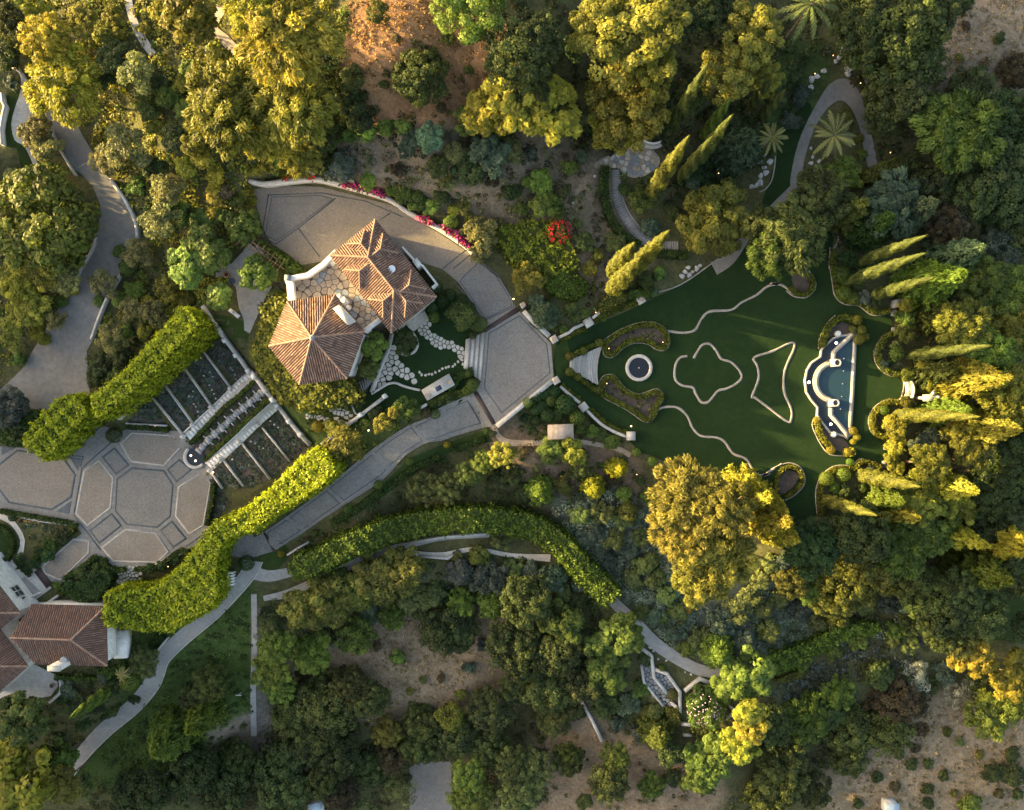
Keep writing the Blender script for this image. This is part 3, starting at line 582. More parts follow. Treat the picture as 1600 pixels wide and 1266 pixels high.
# -- terraced rose beds with white dividing walls
def dv(a, b, lab, h=.5, w=1.9): return wall(C3([a, b]), w, h, lab, posts=(), z0=-.5)
for i, (a, b) in enumerate((((600,275),(822,572)),((480,410),(688,702)),((350,540),(560,828)),((275,645),(488,905)))):
    dv(a, b, ['topmost','second','third','lowest'][i]+' white divider of the upper left terrace beds')
for i, (a, b) in enumerate((((1045,850),(1240,1090)),((900,960),(1100,1215)),((770,1080),(910,1262)),((680,1160),(765,1280)))):
    dv(a, b, ['topmost','second','third','lowest'][i]+' white divider of the lower right terrace beds', .5)
wall(C3([(720,160),(600,268),(480,400),(360,512),(200,655),(40,790)]), 3.5, .9, 'long white wall along the foot of the upper tall hedge')
wall(C3([(640,0),(720,120),(800,235),(880,340),(960,450)]), 5, 1.2, 'stepped white wall from the grey patio down to the walkway', posts=C3([(800,240),(880,345),(965,455)]), pw=6)
wall(C3([(1000,490),(1060,570),(1130,655)]), 5, 1.0, 'white wall across the head of the stone cascade', posts=C3([(1000,492),(1130,655)]), pw=6)
wall(C3([(1160,690),(1240,800),(1320,900),(1385,970)]), 5, 1.0, 'white wall above the lower right terrace beds', posts=C3([(1160,692),(1245,805),(1325,900)]), pw=6)
wall(C9([(200,835),(330,735),(480,620),(600,530),(690,465),(850,345),(985,238)]), 4, 1.1, 'long white wall running up right from the bright hedge', posts=C9([(690,465),(988,235)]), pw=5.5)
wall(C9([(560,325),(605,440),(640,470)]), 1.8, .5, 'thin stone kerb below the vine-clad tower foot', 'edging')
def walk(pts, w, label):
    o = pave('walkway', [tuple(p) for p in (lambda ab: ab[0]+ab[1][::-1])(offset_line(pts, w))], .10, 'travertine', label=label); n = 24
    L = along(pts, 0, 1, n)
    for i in range(n-1):
        a, b = L[i], L[i+1]; band('step', [tuple(a*.96+b*.04), tuple(a*.04+b*.96)], w*.96, .05, .16, M['white_wall'], o)
    band('side_rail', offset_line(pts, w+1)[0], 1.6, 0, .35, M['white_wall'], o)
    return o
walk(C3([(990,470),(900,545),(760,685),(620,815),(510,915)]), 14.5, 'upper stepped walkway down to the lower court'); walk(C3([(1155,680),(1010,805),(890,925),(770,1035),(668,1130)]), 14.5, 'lower stepped walkway down to the lower court')
for i, (x, y) in enumerate(((825,575),(688,705),(560,830),(490,912),(1020,830),(885,950),(750,1075),(680,1152))):
    urn_pier(*C3([(x,y)])[0], 6, ['first','second','third','fourth'][i % 4]+(' small white post from the top along the upper walkway' if i < 4 else ' small white post from the top along the lower walkway'), False, 'small posts along the walkways', .9, .85)
casc = thing('stone_cascade', 'jagged stone cascade stepping down between clipped hedges', 'cascade', G(*C3([(820,820)])[0]))
cl = along(C3([(1060,585),(985,650),(850,760),(760,850),(680,920),(590,1025)]), 0, 1, 30)
for i in range(29):
    a, b = cl[i], cl[i+1]; w = [9,11.5,8,12.5,10][i % 5]*rnd.uniform(.85,1.15); band('cascade_rock', [tuple(a), tuple(b)], w, -.2, .30+.14*((i*7) % 3)/2+rnd.uniform(-.05,.05), M[['rock','wood_grey','flag_slate'][i % 3]], casc)
for k in range(1, 9):
    c = cl[k*3]; d = cl[k*3+1]-cl[k*3]; nrm = np.array([-d[1], d[0]])/np.hypot(*d)
    for s in (-1, 1): band('side_spout', [tuple(c+nrm*s*5), tuple(c+nrm*s*11)], 1.2, -.2, .28, M['white_wall'], casc)
gb = G(*C3([(572,1058)])[0]); sb = thing('round_basin', 'horseshoe basin with pale rim at the foot of the cascade', 'basin', gb)
mb = MB(); mb.ring((gb.x,gb.y,gb.z-.2), 1.22, 1.62, .62, 30, R(128), R(318)); mb.build('basin_rim', M['travertine'], sb)
mb = MB(); mb.cyl((gb.x,gb.y,gb.z), 1.22, .22, 30); mb.build('water', M['water_dark'], sb)
for x, y in ((540,1048),(572,1085)):
    p = G(*C3([(x,y)])[0]); mb = MB(); mb.cyl((p.x,p.y,gb.z+.2), .12, .06, 10); mb.build('basin_light', M['lamp_warm'], sb)
# -- stepping stones and flagged areas: every stone its own piece
STM = []
for k in range(9):
    n = rnd.randint(6, 8); a = sorted(rnd.uniform(0, 6.283) for _ in range(n)); a = [2*math.pi*i/n+rnd.uniform(-.25,.25) for i in range(n)]; rr = [rnd.uniform(.8,1.12) for _ in a]
    v = [(math.cos(t)*r_*s, math.sin(t)*r_*s, z) for z, s in ((0,1),(.85,1),(1,.86)) for t, r_ in zip(a, rr)]
    f = [tuple(range(2*n,3*n))]+[(i, (i+1) % n, n+(i+1) % n, n+i) for i in range(n)]+[(n+i, n+(i+1) % n, 2*n+(i+1) % n, 2*n+i) for i in range(n)]
    me = bpy.data.meshes.new('stone'); me.from_pydata(v, [], f); me.update(); STM.append(me)
STM_MAT = {}
def stone_obj(px, py, r, parent, mat, h=.14, name='stone'):
    k = (rnd.randrange(9), mat)
    if k not in STM_MAT: me = STM[k[0]].copy(); me.materials.append(M[mat]); STM_MAT[k] = me
    g = G(px, py); o = link(name, STM_MAT[k], None, parent, loc=g-WL[parent.name]-Vector((0,0,.02)), rot=(0,0,rnd.uniform(0,6.28)), scale=(r/PXM*rnd.uniform(.9,1.15), r/PXM*rnd.uniform(.85,1.05), h)); return o
def poisson(poly, dmin, n=4000):
    xs = [p[0] for p in poly]; ys = [p[1] for p in poly]; P = rng.uniform((min(xs), min(ys)), (max(xs), max(ys)), (n, 2)); P = P[inside(P, poly)]; out = []
    for p in P:
        if all((p[0]-q[0])**2+(p[1]-q[1])**2 > dmin*dmin for q in out): out.append(tuple(p))
    return out
def cell(p, pts, rmax, gap):
    """the piece of crazy paving round p: nearest-neighbour cell cut back by the joint"""
    n = 9; poly = [np.array((p[0]+rmax*math.cos(6.283*i/n+p[0]), p[1]+rmax*math.sin(6.283*i/n+p[0]))) for i in range(n)]; p = np.array(p)
    for q in pts:
        d = np.array(q)-p; L = math.hypot(*d)
        if L < 1e-6 or L > 2.4*rmax: continue
        d /= L; lim = L/2-gap/2; out = []
        for i in range(len(poly)):
            a, b = poly[i], poly[(i+1) % len(poly)]; da, db = (a-p)@d-lim, (b-p)@d-lim
            if da <= 0: out.append(a)
            if da*db < 0: out.append(a+(b-a)*da/(da-db))
        poly = out
        if len(poly) < 3: return None
    return poly
def crazy(pts, parent, mats, rmax, gap, h, z=None, name='stone', extra=()):
    for x, y in pts:
        pl = cell((x, y), pts+list(extra), rmax, gap)
        if pl is None: continue
        zz = H(x, y) if z is None else z; P = [W(q[0], q[1], zz) for q in pl]; c = W(x, y, zz); hh_ = h*rnd.uniform(.85,1.15); n = len(P)
        V = [(p.x, p.y, zz-.03) for p in P]+[(p.x, p.y, zz+hh_*.75) for p in P]+[(c.x+(p.x-c.x)*.9, c.y+(p.y-c.y)*.9, zz+hh_) for p in P]
        F = [tuple(range(2*n,3*n))]+[(i, (i+1) % n, n+(i+1) % n, n+i) for i in range(n)]+[(n+i, n+(i+1) % n, 2*n+(i+1) % n, 2*n+i) for i in range(n)]
        ar = sum(P[i].x*P[(i+1) % n].y-P[(i+1) % n].x*P[i].y for i in range(n))
        if ar < 0: F = [f[::-1] for f in F]
        part(name, V, F, M[rnd.choice(mats)], parent)
def stones(label, polys, r, d, mat, mats=None, name='stone_path', h=.14):
    c = cen(polys[0]); t = thing(name, label, None, G(*c), kind='structure')
    for poly in polys: crazy(poisson(poly, d), t, mats or [mat], d*.78, d*.2, h)
    return t
def lane(pts, w): a, b = offset_line(spline(pts, False, 4), w); return a+b[::-1]
stones('irregular stepping stones from the house door to the white steps', [lane(C5([(475,270),(430,340),(480,390),(560,450),(640,475),(710,505),(755,545)]), 12)], 2.5, 5.2, 'flagstone')
stones('crazy-paved stone apron at the corner of the main house', [C5([(180,470),(215,540),(225,620),(290,665),(370,740),(390,785),(345,770),(280,735),(215,700),(160,730),(100,800),(20,830),(75,720),(120,620),(165,510)])], 3.0, 6.2, 'flagstone')
t = thing('stone_path', 'single row of stepping stones curving across the small lawn', None, G(*C5([(600,660)])[0]), kind='structure')
for x, y in along(C5([(395,700),(430,725),(510,708),(560,680),(620,655),(680,640),(720,600),(750,565),(755,630)]), 0, 1, 17): stone_obj(x+rnd.uniform(-1,1), y+rnd.uniform(-1,1), 2.4, t, 'flagstone')
stones('crazy paving under the olive tree below the tower', [C9([(290,380),(470,380),(520,470),(600,490),(610,540),(470,590),(380,560),(340,480)])], 2.8, 5.8, 'flagstone')
stones('line of small stones by the yellow clipped ball', [C9([(0,460),(200,490),(270,510),(300,590),(260,590),(190,520),(0,500)])], 1.8, 3.6, 'flagstone')
stones('cobbled stone apron below the lower court panels', [C6([(985,180),(1060,140),(1160,150),(1170,250),(1080,275),(975,260)])], 2.6, 4.4, 'flagstone')
stones('brown flagstones of the round lookout patio', [T(3,[(420,775),(500,725),(610,700),(680,745),(670,790),(600,825),(530,815),(495,780)])], 3.4, 6.5, 'flag_brown', ['flag_brown','flag_slate','flagstone'])
stones('slate flags on the zigzag terrace', [C11([(300,110),(390,190),(420,420),(570,610),(640,740),(590,760),(460,640),(330,470),(310,280)]), C11([(470,390),(590,430),(650,540),(640,590),(560,540)])], 2.4, 5.0, 'flag_slate')
beds = thing('stone_path', 'small white stepping stones scattered in the terrace beds', None, G(*C3([(690,585)])[0]), kind='structure')
for x, y in ((820,430),(835,448),(850,478),(856,508),(695,492),(670,552),(688,584),(702,612),(714,645),(630,485),(555,595),(525,632),(550,632),(560,686),(574,705),(588,738),(592,770),(1100,805),(1128,830),(1155,850),(962,950),(995,963),(1022,982),(1050,997),(832,1075),(672,460)):
    q = C3([(x,y)])[0]; stone_obj(*q, rnd.uniform(1.1,1.9), beds, 'travertine', .3)
# -- zigzag slate terrace with pale walls at lower right centre
zt_ = pave('terrace', C11([(290,70),(420,150),(460,310),(580,360),(740,570),(735,780),(640,780),(460,650),(325,470),(298,280)]), .03, 'soil', label='zigzag slate terrace beside the lower path')
wall(C11([(285,65),(412,165),(440,410),(590,590)]), 4, .8, 'upper pale zigzag wall of the slate terrace', 'travertine'); wall(C11([(300,280),(330,470),(470,640),(550,740)]), 3, .6, 'lower pale zigzag wall of the slate terrace', 'travertine')
wall(C11([(455,320),(590,370),(735,575),(735,780),(640,700)]), 4, .7, 'outer pale wall of the slate terrace', 'travertine')
wall(C11([(790,570),(960,430),(1170,515)]), 5, .5, 'angular pale border round the flowering dome', 'travertine'); wall(C11([(750,935),(930,955)]), 4, .7, 'short pale wall below the flowering dome', 'travertine'); wall(C11([(775,1068),(870,1072)]), 3, .6, 'small pale step wall below the flowering dome', 'travertine'); wall(C11([(1260,890),(1375,800),(1300,740)]), 3, .5, 'pale border right of the flowering dome', 'travertine')
wall(T(11,[(292,795),(335,870),(380,965)]), 4, .9, 'lone pale slanting wall on the lower slope', 'concrete')
wall([(632,849),(694,838),(760,833)], 3, .6, 'pale retaining edge of the tunnel terrace', 'travertine'); wall([(655,868),(700,872),(716,862)], 3, .5, 'lower pale edge of the tunnel terrace', 'travertine')
wall(C10([(430,410),(540,340),(640,285)]), 2.5, .5, 'thin pale kerb below the mown strip by the tunnel', 'travertine')
wall(T(9,[(660,600),(720,530)]), 2, .6, 'short pale rail beside the winding path', 'travertine')
# -- curved plank stair with its planks
ps = thing('plank_stair', 'curved stair of grey planks climbing to the lookout', 'stairs', G(975,330)); pl = along(spline(T(3,[(482,800),(486,860),(492,920),(520,1000),(575,1085),(640,1140),(700,1160),(785,1160)]), False, 6), 0, 1, 50)
OPEN.append(lane([tuple(p) for p in pl[::7]], 16))
for i in range(49):
    a, b = pl[i], pl[i+1]; band('plank', [tuple(a*.94+b*.06), tuple(a*.06+b*.94)], 15.5, .02, .10+.05*(i % 2)*.3, M['wood_grey'], ps)
edging(T(3,[(510,810),(512,900),(545,990),(600,1070),(660,1120)]), 1.6, 'thin kerb on the inner side of the plank stair')
bg_ = G(1017,229); cb = thing('curved_bench', 'curved white stone bench on the lookout patio', 'bench', bg_)
mb = MB(); mb.ring((bg_.x+.2,bg_.y+2.1,bg_.z), 2.0, 2.5, .45, 14, R(225), R(300)); mb.build('seat', M['travertine'], cb); mb = MB(); mb.ring((bg_.x+.2,bg_.y+2.1,bg_.z), 1.85, 2.0, .9, 14, R(225), R(300)); mb.build('backrest', M['white_wall'], cb)
bg_ = W(1415.5,609,PZ); cb = thing('curved_bench', 'curved white stone bench at the right end of the lawn', 'bench', bg_)
mb = MB(); mb.ring((bg_.x-2.2,bg_.y,PZ), 2.1, 2.75, .45, 14, R(-27), R(27)); mb.build('seat', M['travertine'], cb); mb = MB(); mb.ring((bg_.x-2.2,bg_.y,PZ), 2.75, 2.95, .95, 14, R(-27), R(27)); mb.build('backrest', M['travertine'], cb)
# arched trellis behind it
ar = thing('stone_arch', 'pale stone arch frame in the vines behind the bench', 'arch', W(1448,620,PZ)); 
for pts, w in ((C4([(990,750),(1120,745)]), 10), (C4([(1075,735),(1100,850)]), 8), (C4([(1000,850),(1090,850)]), 3), (C4([(1060,720),(1085,690)]), 3)): band('arch_bar', pts, w, 2.2, 2.6, M['travertine'], ar)
for x, y in ((1000,750),(1110,745),(1090,845)):
    p = W(*C4([(x,y)])[0], -3); mb = MB(); mb.box((p.x,p.y,-3.4), .35, .35, 3.0); mb.build('post', M['travertine'], ar)
for poly, lab in ((T(8,[(638,212),(670,205),(668,245),(636,250)]),'pale slab gatehouse roof at the right of the lawn'),(T(8,[(640,255),(662,255),(658,285),(636,283)]),'small grey step in the scalloped hedge'),(T(8,[(640,338),(664,338),(664,356),(640,356)]),'grey slab below the small step in the hedge'),(T(8,[(605,890),(635,892),(632,915),(602,912)]),'dark slab gap in the lower yellow hedge'),(T(8,[(595,965),(625,965),(618,998),(590,998)]),'dark slab at the foot of the lower yellow hedge')):
    h = [ .9 if 'gate' in lab else .12][0]; o = MB(); o.prism([tuple(W(x,y,H(x,y))[:2]) for x, y in poly], H(*poly[0])-.3, H(*poly[0])+h+.1); o.build('stone_slab', M['concrete' if 'dark' not in lab else 'flag_slate'], label=lab, cat='slab')
# boulders
BM = []
for k in range(4):
    bm = bmesh.new(); bmesh.ops.create_icosphere(bm, subdivisions=2, radius=1)
    for v in bm.verts: v.co *= 1+.22*math.sin(v.co.x*3.1+k)*math.cos(v.co.y*2.7+k*2)+rnd.uniform(-.08,.08)
    me = bpy.data.meshes.new('boulder'); bm.to_mesh(me); bm.free(); me.materials.append(M['rock']); BM.append(me)
BOULDERS = [(T(3,[(1190,735),(1212,762),(1170,765),(1186,790),(1195,815),(1170,830),(1152,872),(1168,862),(1130,880)]), 'by the edging left of the loop path', 4),
 (T(4,[(265,375),(290,362),(262,412),(322,335),(378,290),(410,262),(410,240),(440,230),(470,245),(458,278),(395,270),(505,320),(525,385),(440,300),(438,325),(436,350)]), 'round the top of the loop path', 4),
 (T(7,[(800,95),(815,75),(830,55),(850,75),(870,60),(835,90),(885,45),(1000,1190)][:7]), 'in the heap below the yellow pine', 3.2),
 (T(4,[(280,800),(262,770),(270,740),(262,700),(300,760)]), 'in the palm island', 3), (T(3,[(390,830),(285,955),(60,690)]), 'alone on the dry slope', 2.6), (T(11,[(620,625),(655,630),(600,590),(735,680),(760,690),(585,575)]), 'beside the slate terrace', 2.2), (T(11,[(220,260),(260,290),(300,320),(330,360),(350,385)]), 'along the vine tunnel edge', 2.8)]
for pts, where, r in BOULDERS:
    for i, (x, y) in enumerate(pts):
        g = G(x, y); s = r/PXM*rnd.uniform(.8,1.35); ordn = ['first','second','third','fourth','fifth','sixth','seventh','eighth','ninth','tenth','eleventh','twelfth','thirteenth','fourteenth','fifteenth','sixteenth'][i]
        link('boulder', BM[i % 4], None, None, (g.x,g.y,g.z+s*.2), (rnd.uniform(-.3,.3),rnd.uniform(-.3,.3),rnd.uniform(0,6.28)), (s*1.15,s*.9,s*.7), f'pale grey boulder {where}, {ordn} in the line', 'boulder', 'boulders '+where)
# ================================================================== BUILDINGS
def tile_rows(poly, udir, parent, pitch=.29, L=.46, name='roof_tiles', lo=0.0, hi=.86):
    """barrel tiles in columns up a roof face; poly: planar world points, udir: along the eave"""
    P = [Vector(p) for p in poly]; c = sum(P, Vector())/len(P); n = Vector()
    for i in range(len(P)): n += (P[i]-c).cross(P[(i+1) % len(P)]-c)
    n.normalize(); n = -n if n.z < 0 else n
    u = Vector(udir); u = (u-n*u.dot(n)).normalized(); v = n.cross(u); 
    if v.z < 0: v = -v; u = -u
    q = [((p-c).dot(u), (p-c).dot(v)) for p in P]; V = []; F = []; A = []
    x = min(a for a, b in q)+pitch*.5
    while x < max(a for a, b in q):
        ys = []
        for i in range(len(q)):
            (x1, y1), (x2, y2) = q[i], q[(i+1) % len(q)]
            if (x1 > x) != (x2 > x): ys.append(y1+(y2-y1)*(x-x1)/(x2-x1))
        ys.sort()
        for y0, y1 in zip(ys[::2], ys[1::2]):
            y = y0-rnd.uniform(0, .04); colv = rnd.gauss(0, .05)
            while y < y1-.06:
                e = min(y+L, y1+.02); b = len(V); jx = rnd.uniform(-.012,.012)
                for yy, w, h in ((y-.03, .092, .12), (e, .078, .09)):
                    for k in range(5):
                        t = math.pi*k/4; V.append(c+u*(x+jx-w*math.cos(t))+v*yy+n*(.01+h*math.sin(t)))
                for k in range(4): F.append((b+k, b+k+1, b+6+k, b+5+k))
                F.append((b, b+1, b+3, b+4)) if False else None
                A += [min(max(rnd.betavariate(2.2,2.2)+colv, 0), 1)*(hi-lo)+lo]*10; y = e
        x += pitch
    F = [f for f in F if f]
    # faces must point up
    if F:
        f = F[0]; nn = (V[f[1]]-V[f[0]]).cross(V[f[2]]-V[f[0]])
        if nn.dot(n) < 0: F = [f[::-1] for f in F]
        return part(name, V, F, M['roof_tile'], parent, attrs={'v': np.array(A)}, kind='stuff')
def ridge_cap(a, b, parent, r=.13):
    a = Vector(a); b = Vector(b); d = b-a; n = max(2, int(d.length/.42)); V = []; F = []; A = []
    s = Vector((-d.y, d.x, 0)).normalized(); up = d.cross(s).normalized(); up = -up if up.z < 0 else up
    for i in range(n):
        p = a+d*(i/n); q = a+d*((i+1)/n+.02/n); m = len(V)
        for c, w in ((p, r*1.12), (q, r*.95)):
            for k in range(6): t = math.pi*k/5; V.append(c+s*(w*math.cos(t))+up*(w*math.sin(t)*.9+.05))
        F += [(m+k, m+k+1, m+7+k, m+6+k) for k in range(5)]; A += [rnd.uniform(.4,.72)]*12
    return part('ridge_cap', V, F, M['roof_tile'], parent, attrs={'v': np.array(A)})
def deck(faces, parent, mat='roof_pan', name='roof'):
    V = []; F = []
    for f in faces: n = len(V); V += [Vector(p)-Vector((0,0,.03)) for p in f]; F.append(tuple(range(n, n+len(f))))
    V2 = []; F2 = []
    for f in F:                                     # triangle fans, facing up
        for k in range(1, len(f)-1):
            a, b, c = V[f[0]], V[f[k]], V[f[k+1]]
            if (b-a).cross(c-a).z < 0: b, c = c, b
            n = len(V2); V2 += [a, b, c]; F2.append((n, n+1, n+2))
    return part(name, V2, F2, M[mat], parent)
def inset_xy(pts, d):
    c = sum((Vector((p[0],p[1],0)) for p in pts), Vector())/len(pts)
    return [(p[0]+(c.x-p[0])*d/max((Vector((p[0],p[1],0))-c).length, .01), p[1]+(c.y-p[1])*d/max((Vector((p[0],p[1],0))-c).length, .01)) for p in pts]
def eave_trim(pts, parent, mat='iron'):
    for i in range(len(pts)-1):
        mb = MB(); mb.tube(Vector(pts[i])-Vector((0,0,.06)), Vector(pts[i+1])-Vector((0,0,.06)), .06, n=6); mb.build('gutter', M[mat], parent)
# ---------------------------------------------------------------- main house: hexagonal tower, hipped wing, roof terrace
mh = thing('house', 'main house with hexagonal tower, hipped tiled wing and stone roof terrace', 'house', W(560,480,0))
ZT = 6.3; hexp = [W(x, y, ZT) for x, y in C1([(208,597),(522,552),(716,796),(602,1102),(287,1142),(88,890)])]
hc = sum(hexp, Vector())/6; apex = Vector((hc.x, hc.y, ZT+2.5))
mb = MB(); mb.prism(inset_xy(hexp, .55), -.3, ZT-.05); twall = mb.build('wall', M['white_wall'], mh, label='white wall of the hexagonal tower')
rf = deck([(hexp[i], hexp[(i+1) % 6], apex) for i in range(6)], mh); rf['label'] = 'hexagonal terracotta tower roof'
for i in range(6):
    a, b = hexp[i], hexp[(i+1) % 6]; tile_rows([a, b, apex], b-a, rf); ridge_cap(a, apex+(a-apex)*.03, rf)
eave_trim(hexp+[hexp[0]], mh)
mb = MB(); mb.cyl((apex.x,apex.y,apex.z-.1), .38, .35, 12, .22); mb.cyl((apex.x,apex.y,apex.z+.25), .16, .25, 10, .05); mb.build('finial', M['lead'], mh)
# chimney on the tower roof
cz = 7.3; cp = [W(x, y, 8.3) for x, y in C1([(512,645),(550,622),(640,718),(598,745)])]
mb = MB(); mb.prism([tuple(p[:2]) for p in cp], 6.2, 8.15); ch = mb.build('chimney', M['white_wall'], mh); mb = MB(); mb.prism(inset_xy(cp, -.1), 8.15, 8.3); mb.build('chimney_cap', M['flagstone'], ch)
# hipped wing
ZW = 5.4; A_, B_, C_, D_ = [W(x, y, ZW) for x, y in C1([(787,55),(490,292),(893,803),(1196,568)])]
D_ = A_+(C_-B_); ax = (C_-B_).normalized(); half = (A_-B_).length/2; rise = half*.50
m1 = (A_+B_)/2; m2 = (C_+D_)/2; E_ = m1+ax*half+Vector((0,0,rise)); F_ = m2-ax*half+Vector((0,0,rise))
wing = [B_, C_, D_, A_]
mb = MB(); mb.prism(inset_xy(wing, .6), -.3, ZW-.05); mb.build('wall', M['white_wall'], mh, label='white wall of the hipped wing')
WF = [((B_, C_, F_, E_), C_-B_), ((C_, D_, F_), D_-C_), ((D_, A_, E_, F_), A_-D_), ((A_, B_, E_), B_-A_)]
rw = deck([f for f, u in WF], mh); rw['label'] = 'hipped terracotta roof with six small dormers'
for f, u in WF: tile_rows(f, u, rw)
for a, b in ((B_,E_),(C_,F_),(D_,F_),(A_,E_),(E_,F_)): ridge_cap(a, b, rw)
eave_trim(wing+[wing[0]], mh)
up = Vector((0,0,1))
def dormer(a, b, t, size=1.0):
    u = (b-a).normalized(); nin = Vector((-u.y, u.x, 0)); mid = (A_+C_)/2
    if nin.dot(mid-a) < 0: nin = -nin
    e = a+(b-a)*t; s = rise/half
    Lc = e-u*1.25*size+nin*.35+up*(.35*s+.42); Rc = e+u*1.25*size+nin*.35+up*(.35*s+.42); top = .35*s+.42+.80*size
    Fp = e+nin*(.35+1.15*size)+up*top; Bp = e+nin*(top/s)+up*top
    VL = e-u*1.25*size+nin*((.35*s+.42)/s)+up*(.35*s+.42); VR = e+u*1.25*size+nin*((.35*s+.42)/s)+up*(.35*s+.42)
    faces = [((Lc, Rc, Fp), u), ((VL, Lc, Fp, Bp), nin), ((Rc, VR, Bp, Fp), nin)]
    d = deck([f for f, _ in faces], rw, name='dormer')
    for f, q in faces: tile_rows(f, q, d)
    for p, q in ((Lc,Fp),(Rc,Fp),(Fp,Bp)): ridge_cap(p, q, d, .10)
    mb = MB(); mb.prism([tuple((Lc+nin*.15)[:2]), tuple((Rc+nin*.15)[:2]), tuple(VR[:2]), tuple(VL[:2])], ZW, Lc.z-.04); mb.build('dormer_wall', M['white_wall'], d)
dormer(B_, C_, .34, 1.2); dormer(B_, C_, .72, 1.2); dormer(C_, D_, .55, 1.12); dormer(D_, A_, .70, 1.2); dormer(D_, A_, .24, 1.2); dormer(A_, B_, .45, 1.12)
dp = W(*C1([(895,382)])[0], 6.6); mb = MB(); mb.cyl((dp.x,dp.y,6.55), .34, .1, 18, .46); mb.tube((dp.x,dp.y-.1,6.0), (dp.x,dp.y,6.6), .04); mb.build('satellite_dish', M['dish'], mh)
# roof terrace between the two, flagged, with white parapets
ZR = 4.0
tp = [W(x, y, ZR) for x, y in C1([(240,455),(350,445),(440,370),(500,300),(700,520),(860,730),(720,800),(520,560),(258,590)])]
mb = MB(); mb.prism([tuple(p[:2]) for p in tp], -.3, ZR); tb = mb.build('roof_terrace', M['soil'], mh)
crazy(poisson(C1([(265,470),(360,460),(440,385),(495,330),(690,545),(820,705),(715,775),(560,585),(530,550),(275,570)]), 8.0), tb, ['flag_brown','flag_brown','flag_brown','flag_slate','soil_flag'], 6.5, 1.0, .05, ZR, 'flagstone')
def parapet(pts, w, z0, z1, name='parapet', mat='white_wall'):
    a, b = offset_line(pts, w); mb = MB(); mb.prism([tuple(W(x, y, z1)[:2]) for x, y in a+b[::-1]], z0, z1); return mb.build(name, M[mat], mh)
parapet(C1([(232,585),(222,480),(208,440)]), 11, -.3, 4.95); parapet(C1([(215,445),(340,420),(440,350),(530,262)]), 7.5, -.3, 4.9); parapet(C1([(712,790),(818,712)]), 7, -.3, 4.5); parapet(C1([(205,455),(208,420)]), 9.5, 0, 5.2, 'terrace_pier', 'flag_slate')
parapet(C1([(965,235),(1050,330),(1100,360),(1190,478),(1160,505)]), 3.0, -.3, 2.6); parapet(C1([(1045,318),(1078,362)]), 9, -.3, 2.65)
for x, y, s in ((552,562,.5),(582,595,.85),(608,635,.5),(500,340,.6)):
    p = W(*C1([(x,y)])[0], ZR+.5); mb = MB(); mb.box((p.x,p.y,ZR), s*1.1, s*.9, .55, -.8); mb.build('air_unit', M['white_wall'], mh)
# stair rail left of the terrace
rl = thing('iron_railing', 'dark iron stair railing left of the roof terrace', 'railing', G(*C8([(960,560)])[0]))
for a, b in (((940,520),(1040,505)),((960,545),(1045,530)),((985,570),(1050,560)),((960,515),(985,580)),((985,575),(860,710)),((970,550),(880,650))):
    p = W(*C8([a])[0], 1.8); q = W(*C8([b])[0], 1.8); mb = MB(); mb.tube(p, q, .05); mb.tube(p, (p.x,p.y,0), .04); mb.build('rail', M['iron'], rl)
# patio door slab
pave('patio', C5([(290,300),(440,190),(480,260),(350,360),(310,330)]), .055, 'flagstone', label='pale stone landing at the corner of the hipped wing')
wall(spline(C5([(345,370),(375,420),(385,480),(350,535),(280,555),(250,535)]), False, 3), 3, .5, 'curved low wall round the dark tree by the house', 'travertine')
wall(C5([(175,375),(140,530),(85,650),(10,860)]), 5.5, .5, 'grey wall edge below the house corner', 'concrete')
wall(spline(C9([(810,205),(900,150),(1010,85),(1110,70),(1200,105),(1300,135),(1415,160)]), False, 3), 3, .5, 'low curved stone wall from the house to the grill counter', 'travertine')
# timber deck under the pergola between tower and lawn
dk = thing('timber_deck', 'weathered grey timber deck in the corner below the house', 'deck', G(560,600)); dl = along(C9([(620,60),(760,250)]), 0, 1, 3)
for i in range(9):
    x0, y0 = C9([(590+i*32, 120-i*18)])[0]; x1, y1 = C9([(640+i*22, 250-i*24)])[0]; band('plank', [(x0,y0-4),(x1+2,y1-2)], 2.6, .02, .25, M['wood_grey'], dk)
# grill counter
gc = G(*C5([(550,815)])[0]); gt = thing('grill_counter', 'white stone outdoor grill counter with two planters', 'counter', gc)
q = [W(x, y, .95) for x, y in C5([(412,842),(640,705),(690,800),(460,930)])]; mb = MB(); mb.prism(inset_xy(q, .08), -.2, .85); mb.build('base', M['white_wall'], gt); mb = MB(); mb.prism([tuple(p[:2]) for p in q], .85, .95); mb.build('worktop', M['travertine'], gt)
p = W(*C5([(555,828)])[0], 1.0); mb = MB(); mb.box((p.x,p.y,.95), .75, .6, .16, .52); mb.build('grill', M['fabric_blue'], gt); p = W(*C5([(590,815)])[0], 1.0); mb = MB(); mb.box((p.x,p.y,.95), .2, .8, .22, .52); mb.build('grill_hood', M['travertine'], gt)
for x, y in ((465,885),(648,778)):
    p = W(*C5([(x,y)])[0], 1.0); mb = MB(); mb.cyl((p.x,p.y,.95), .2, .3, 14, .3); mb.build('planter', M['clay_pot'], gt)
wall(C9([(1340,395),(1400,395),(1500,335)]), 3.5, .7, 'short white wall behind the grill counter')
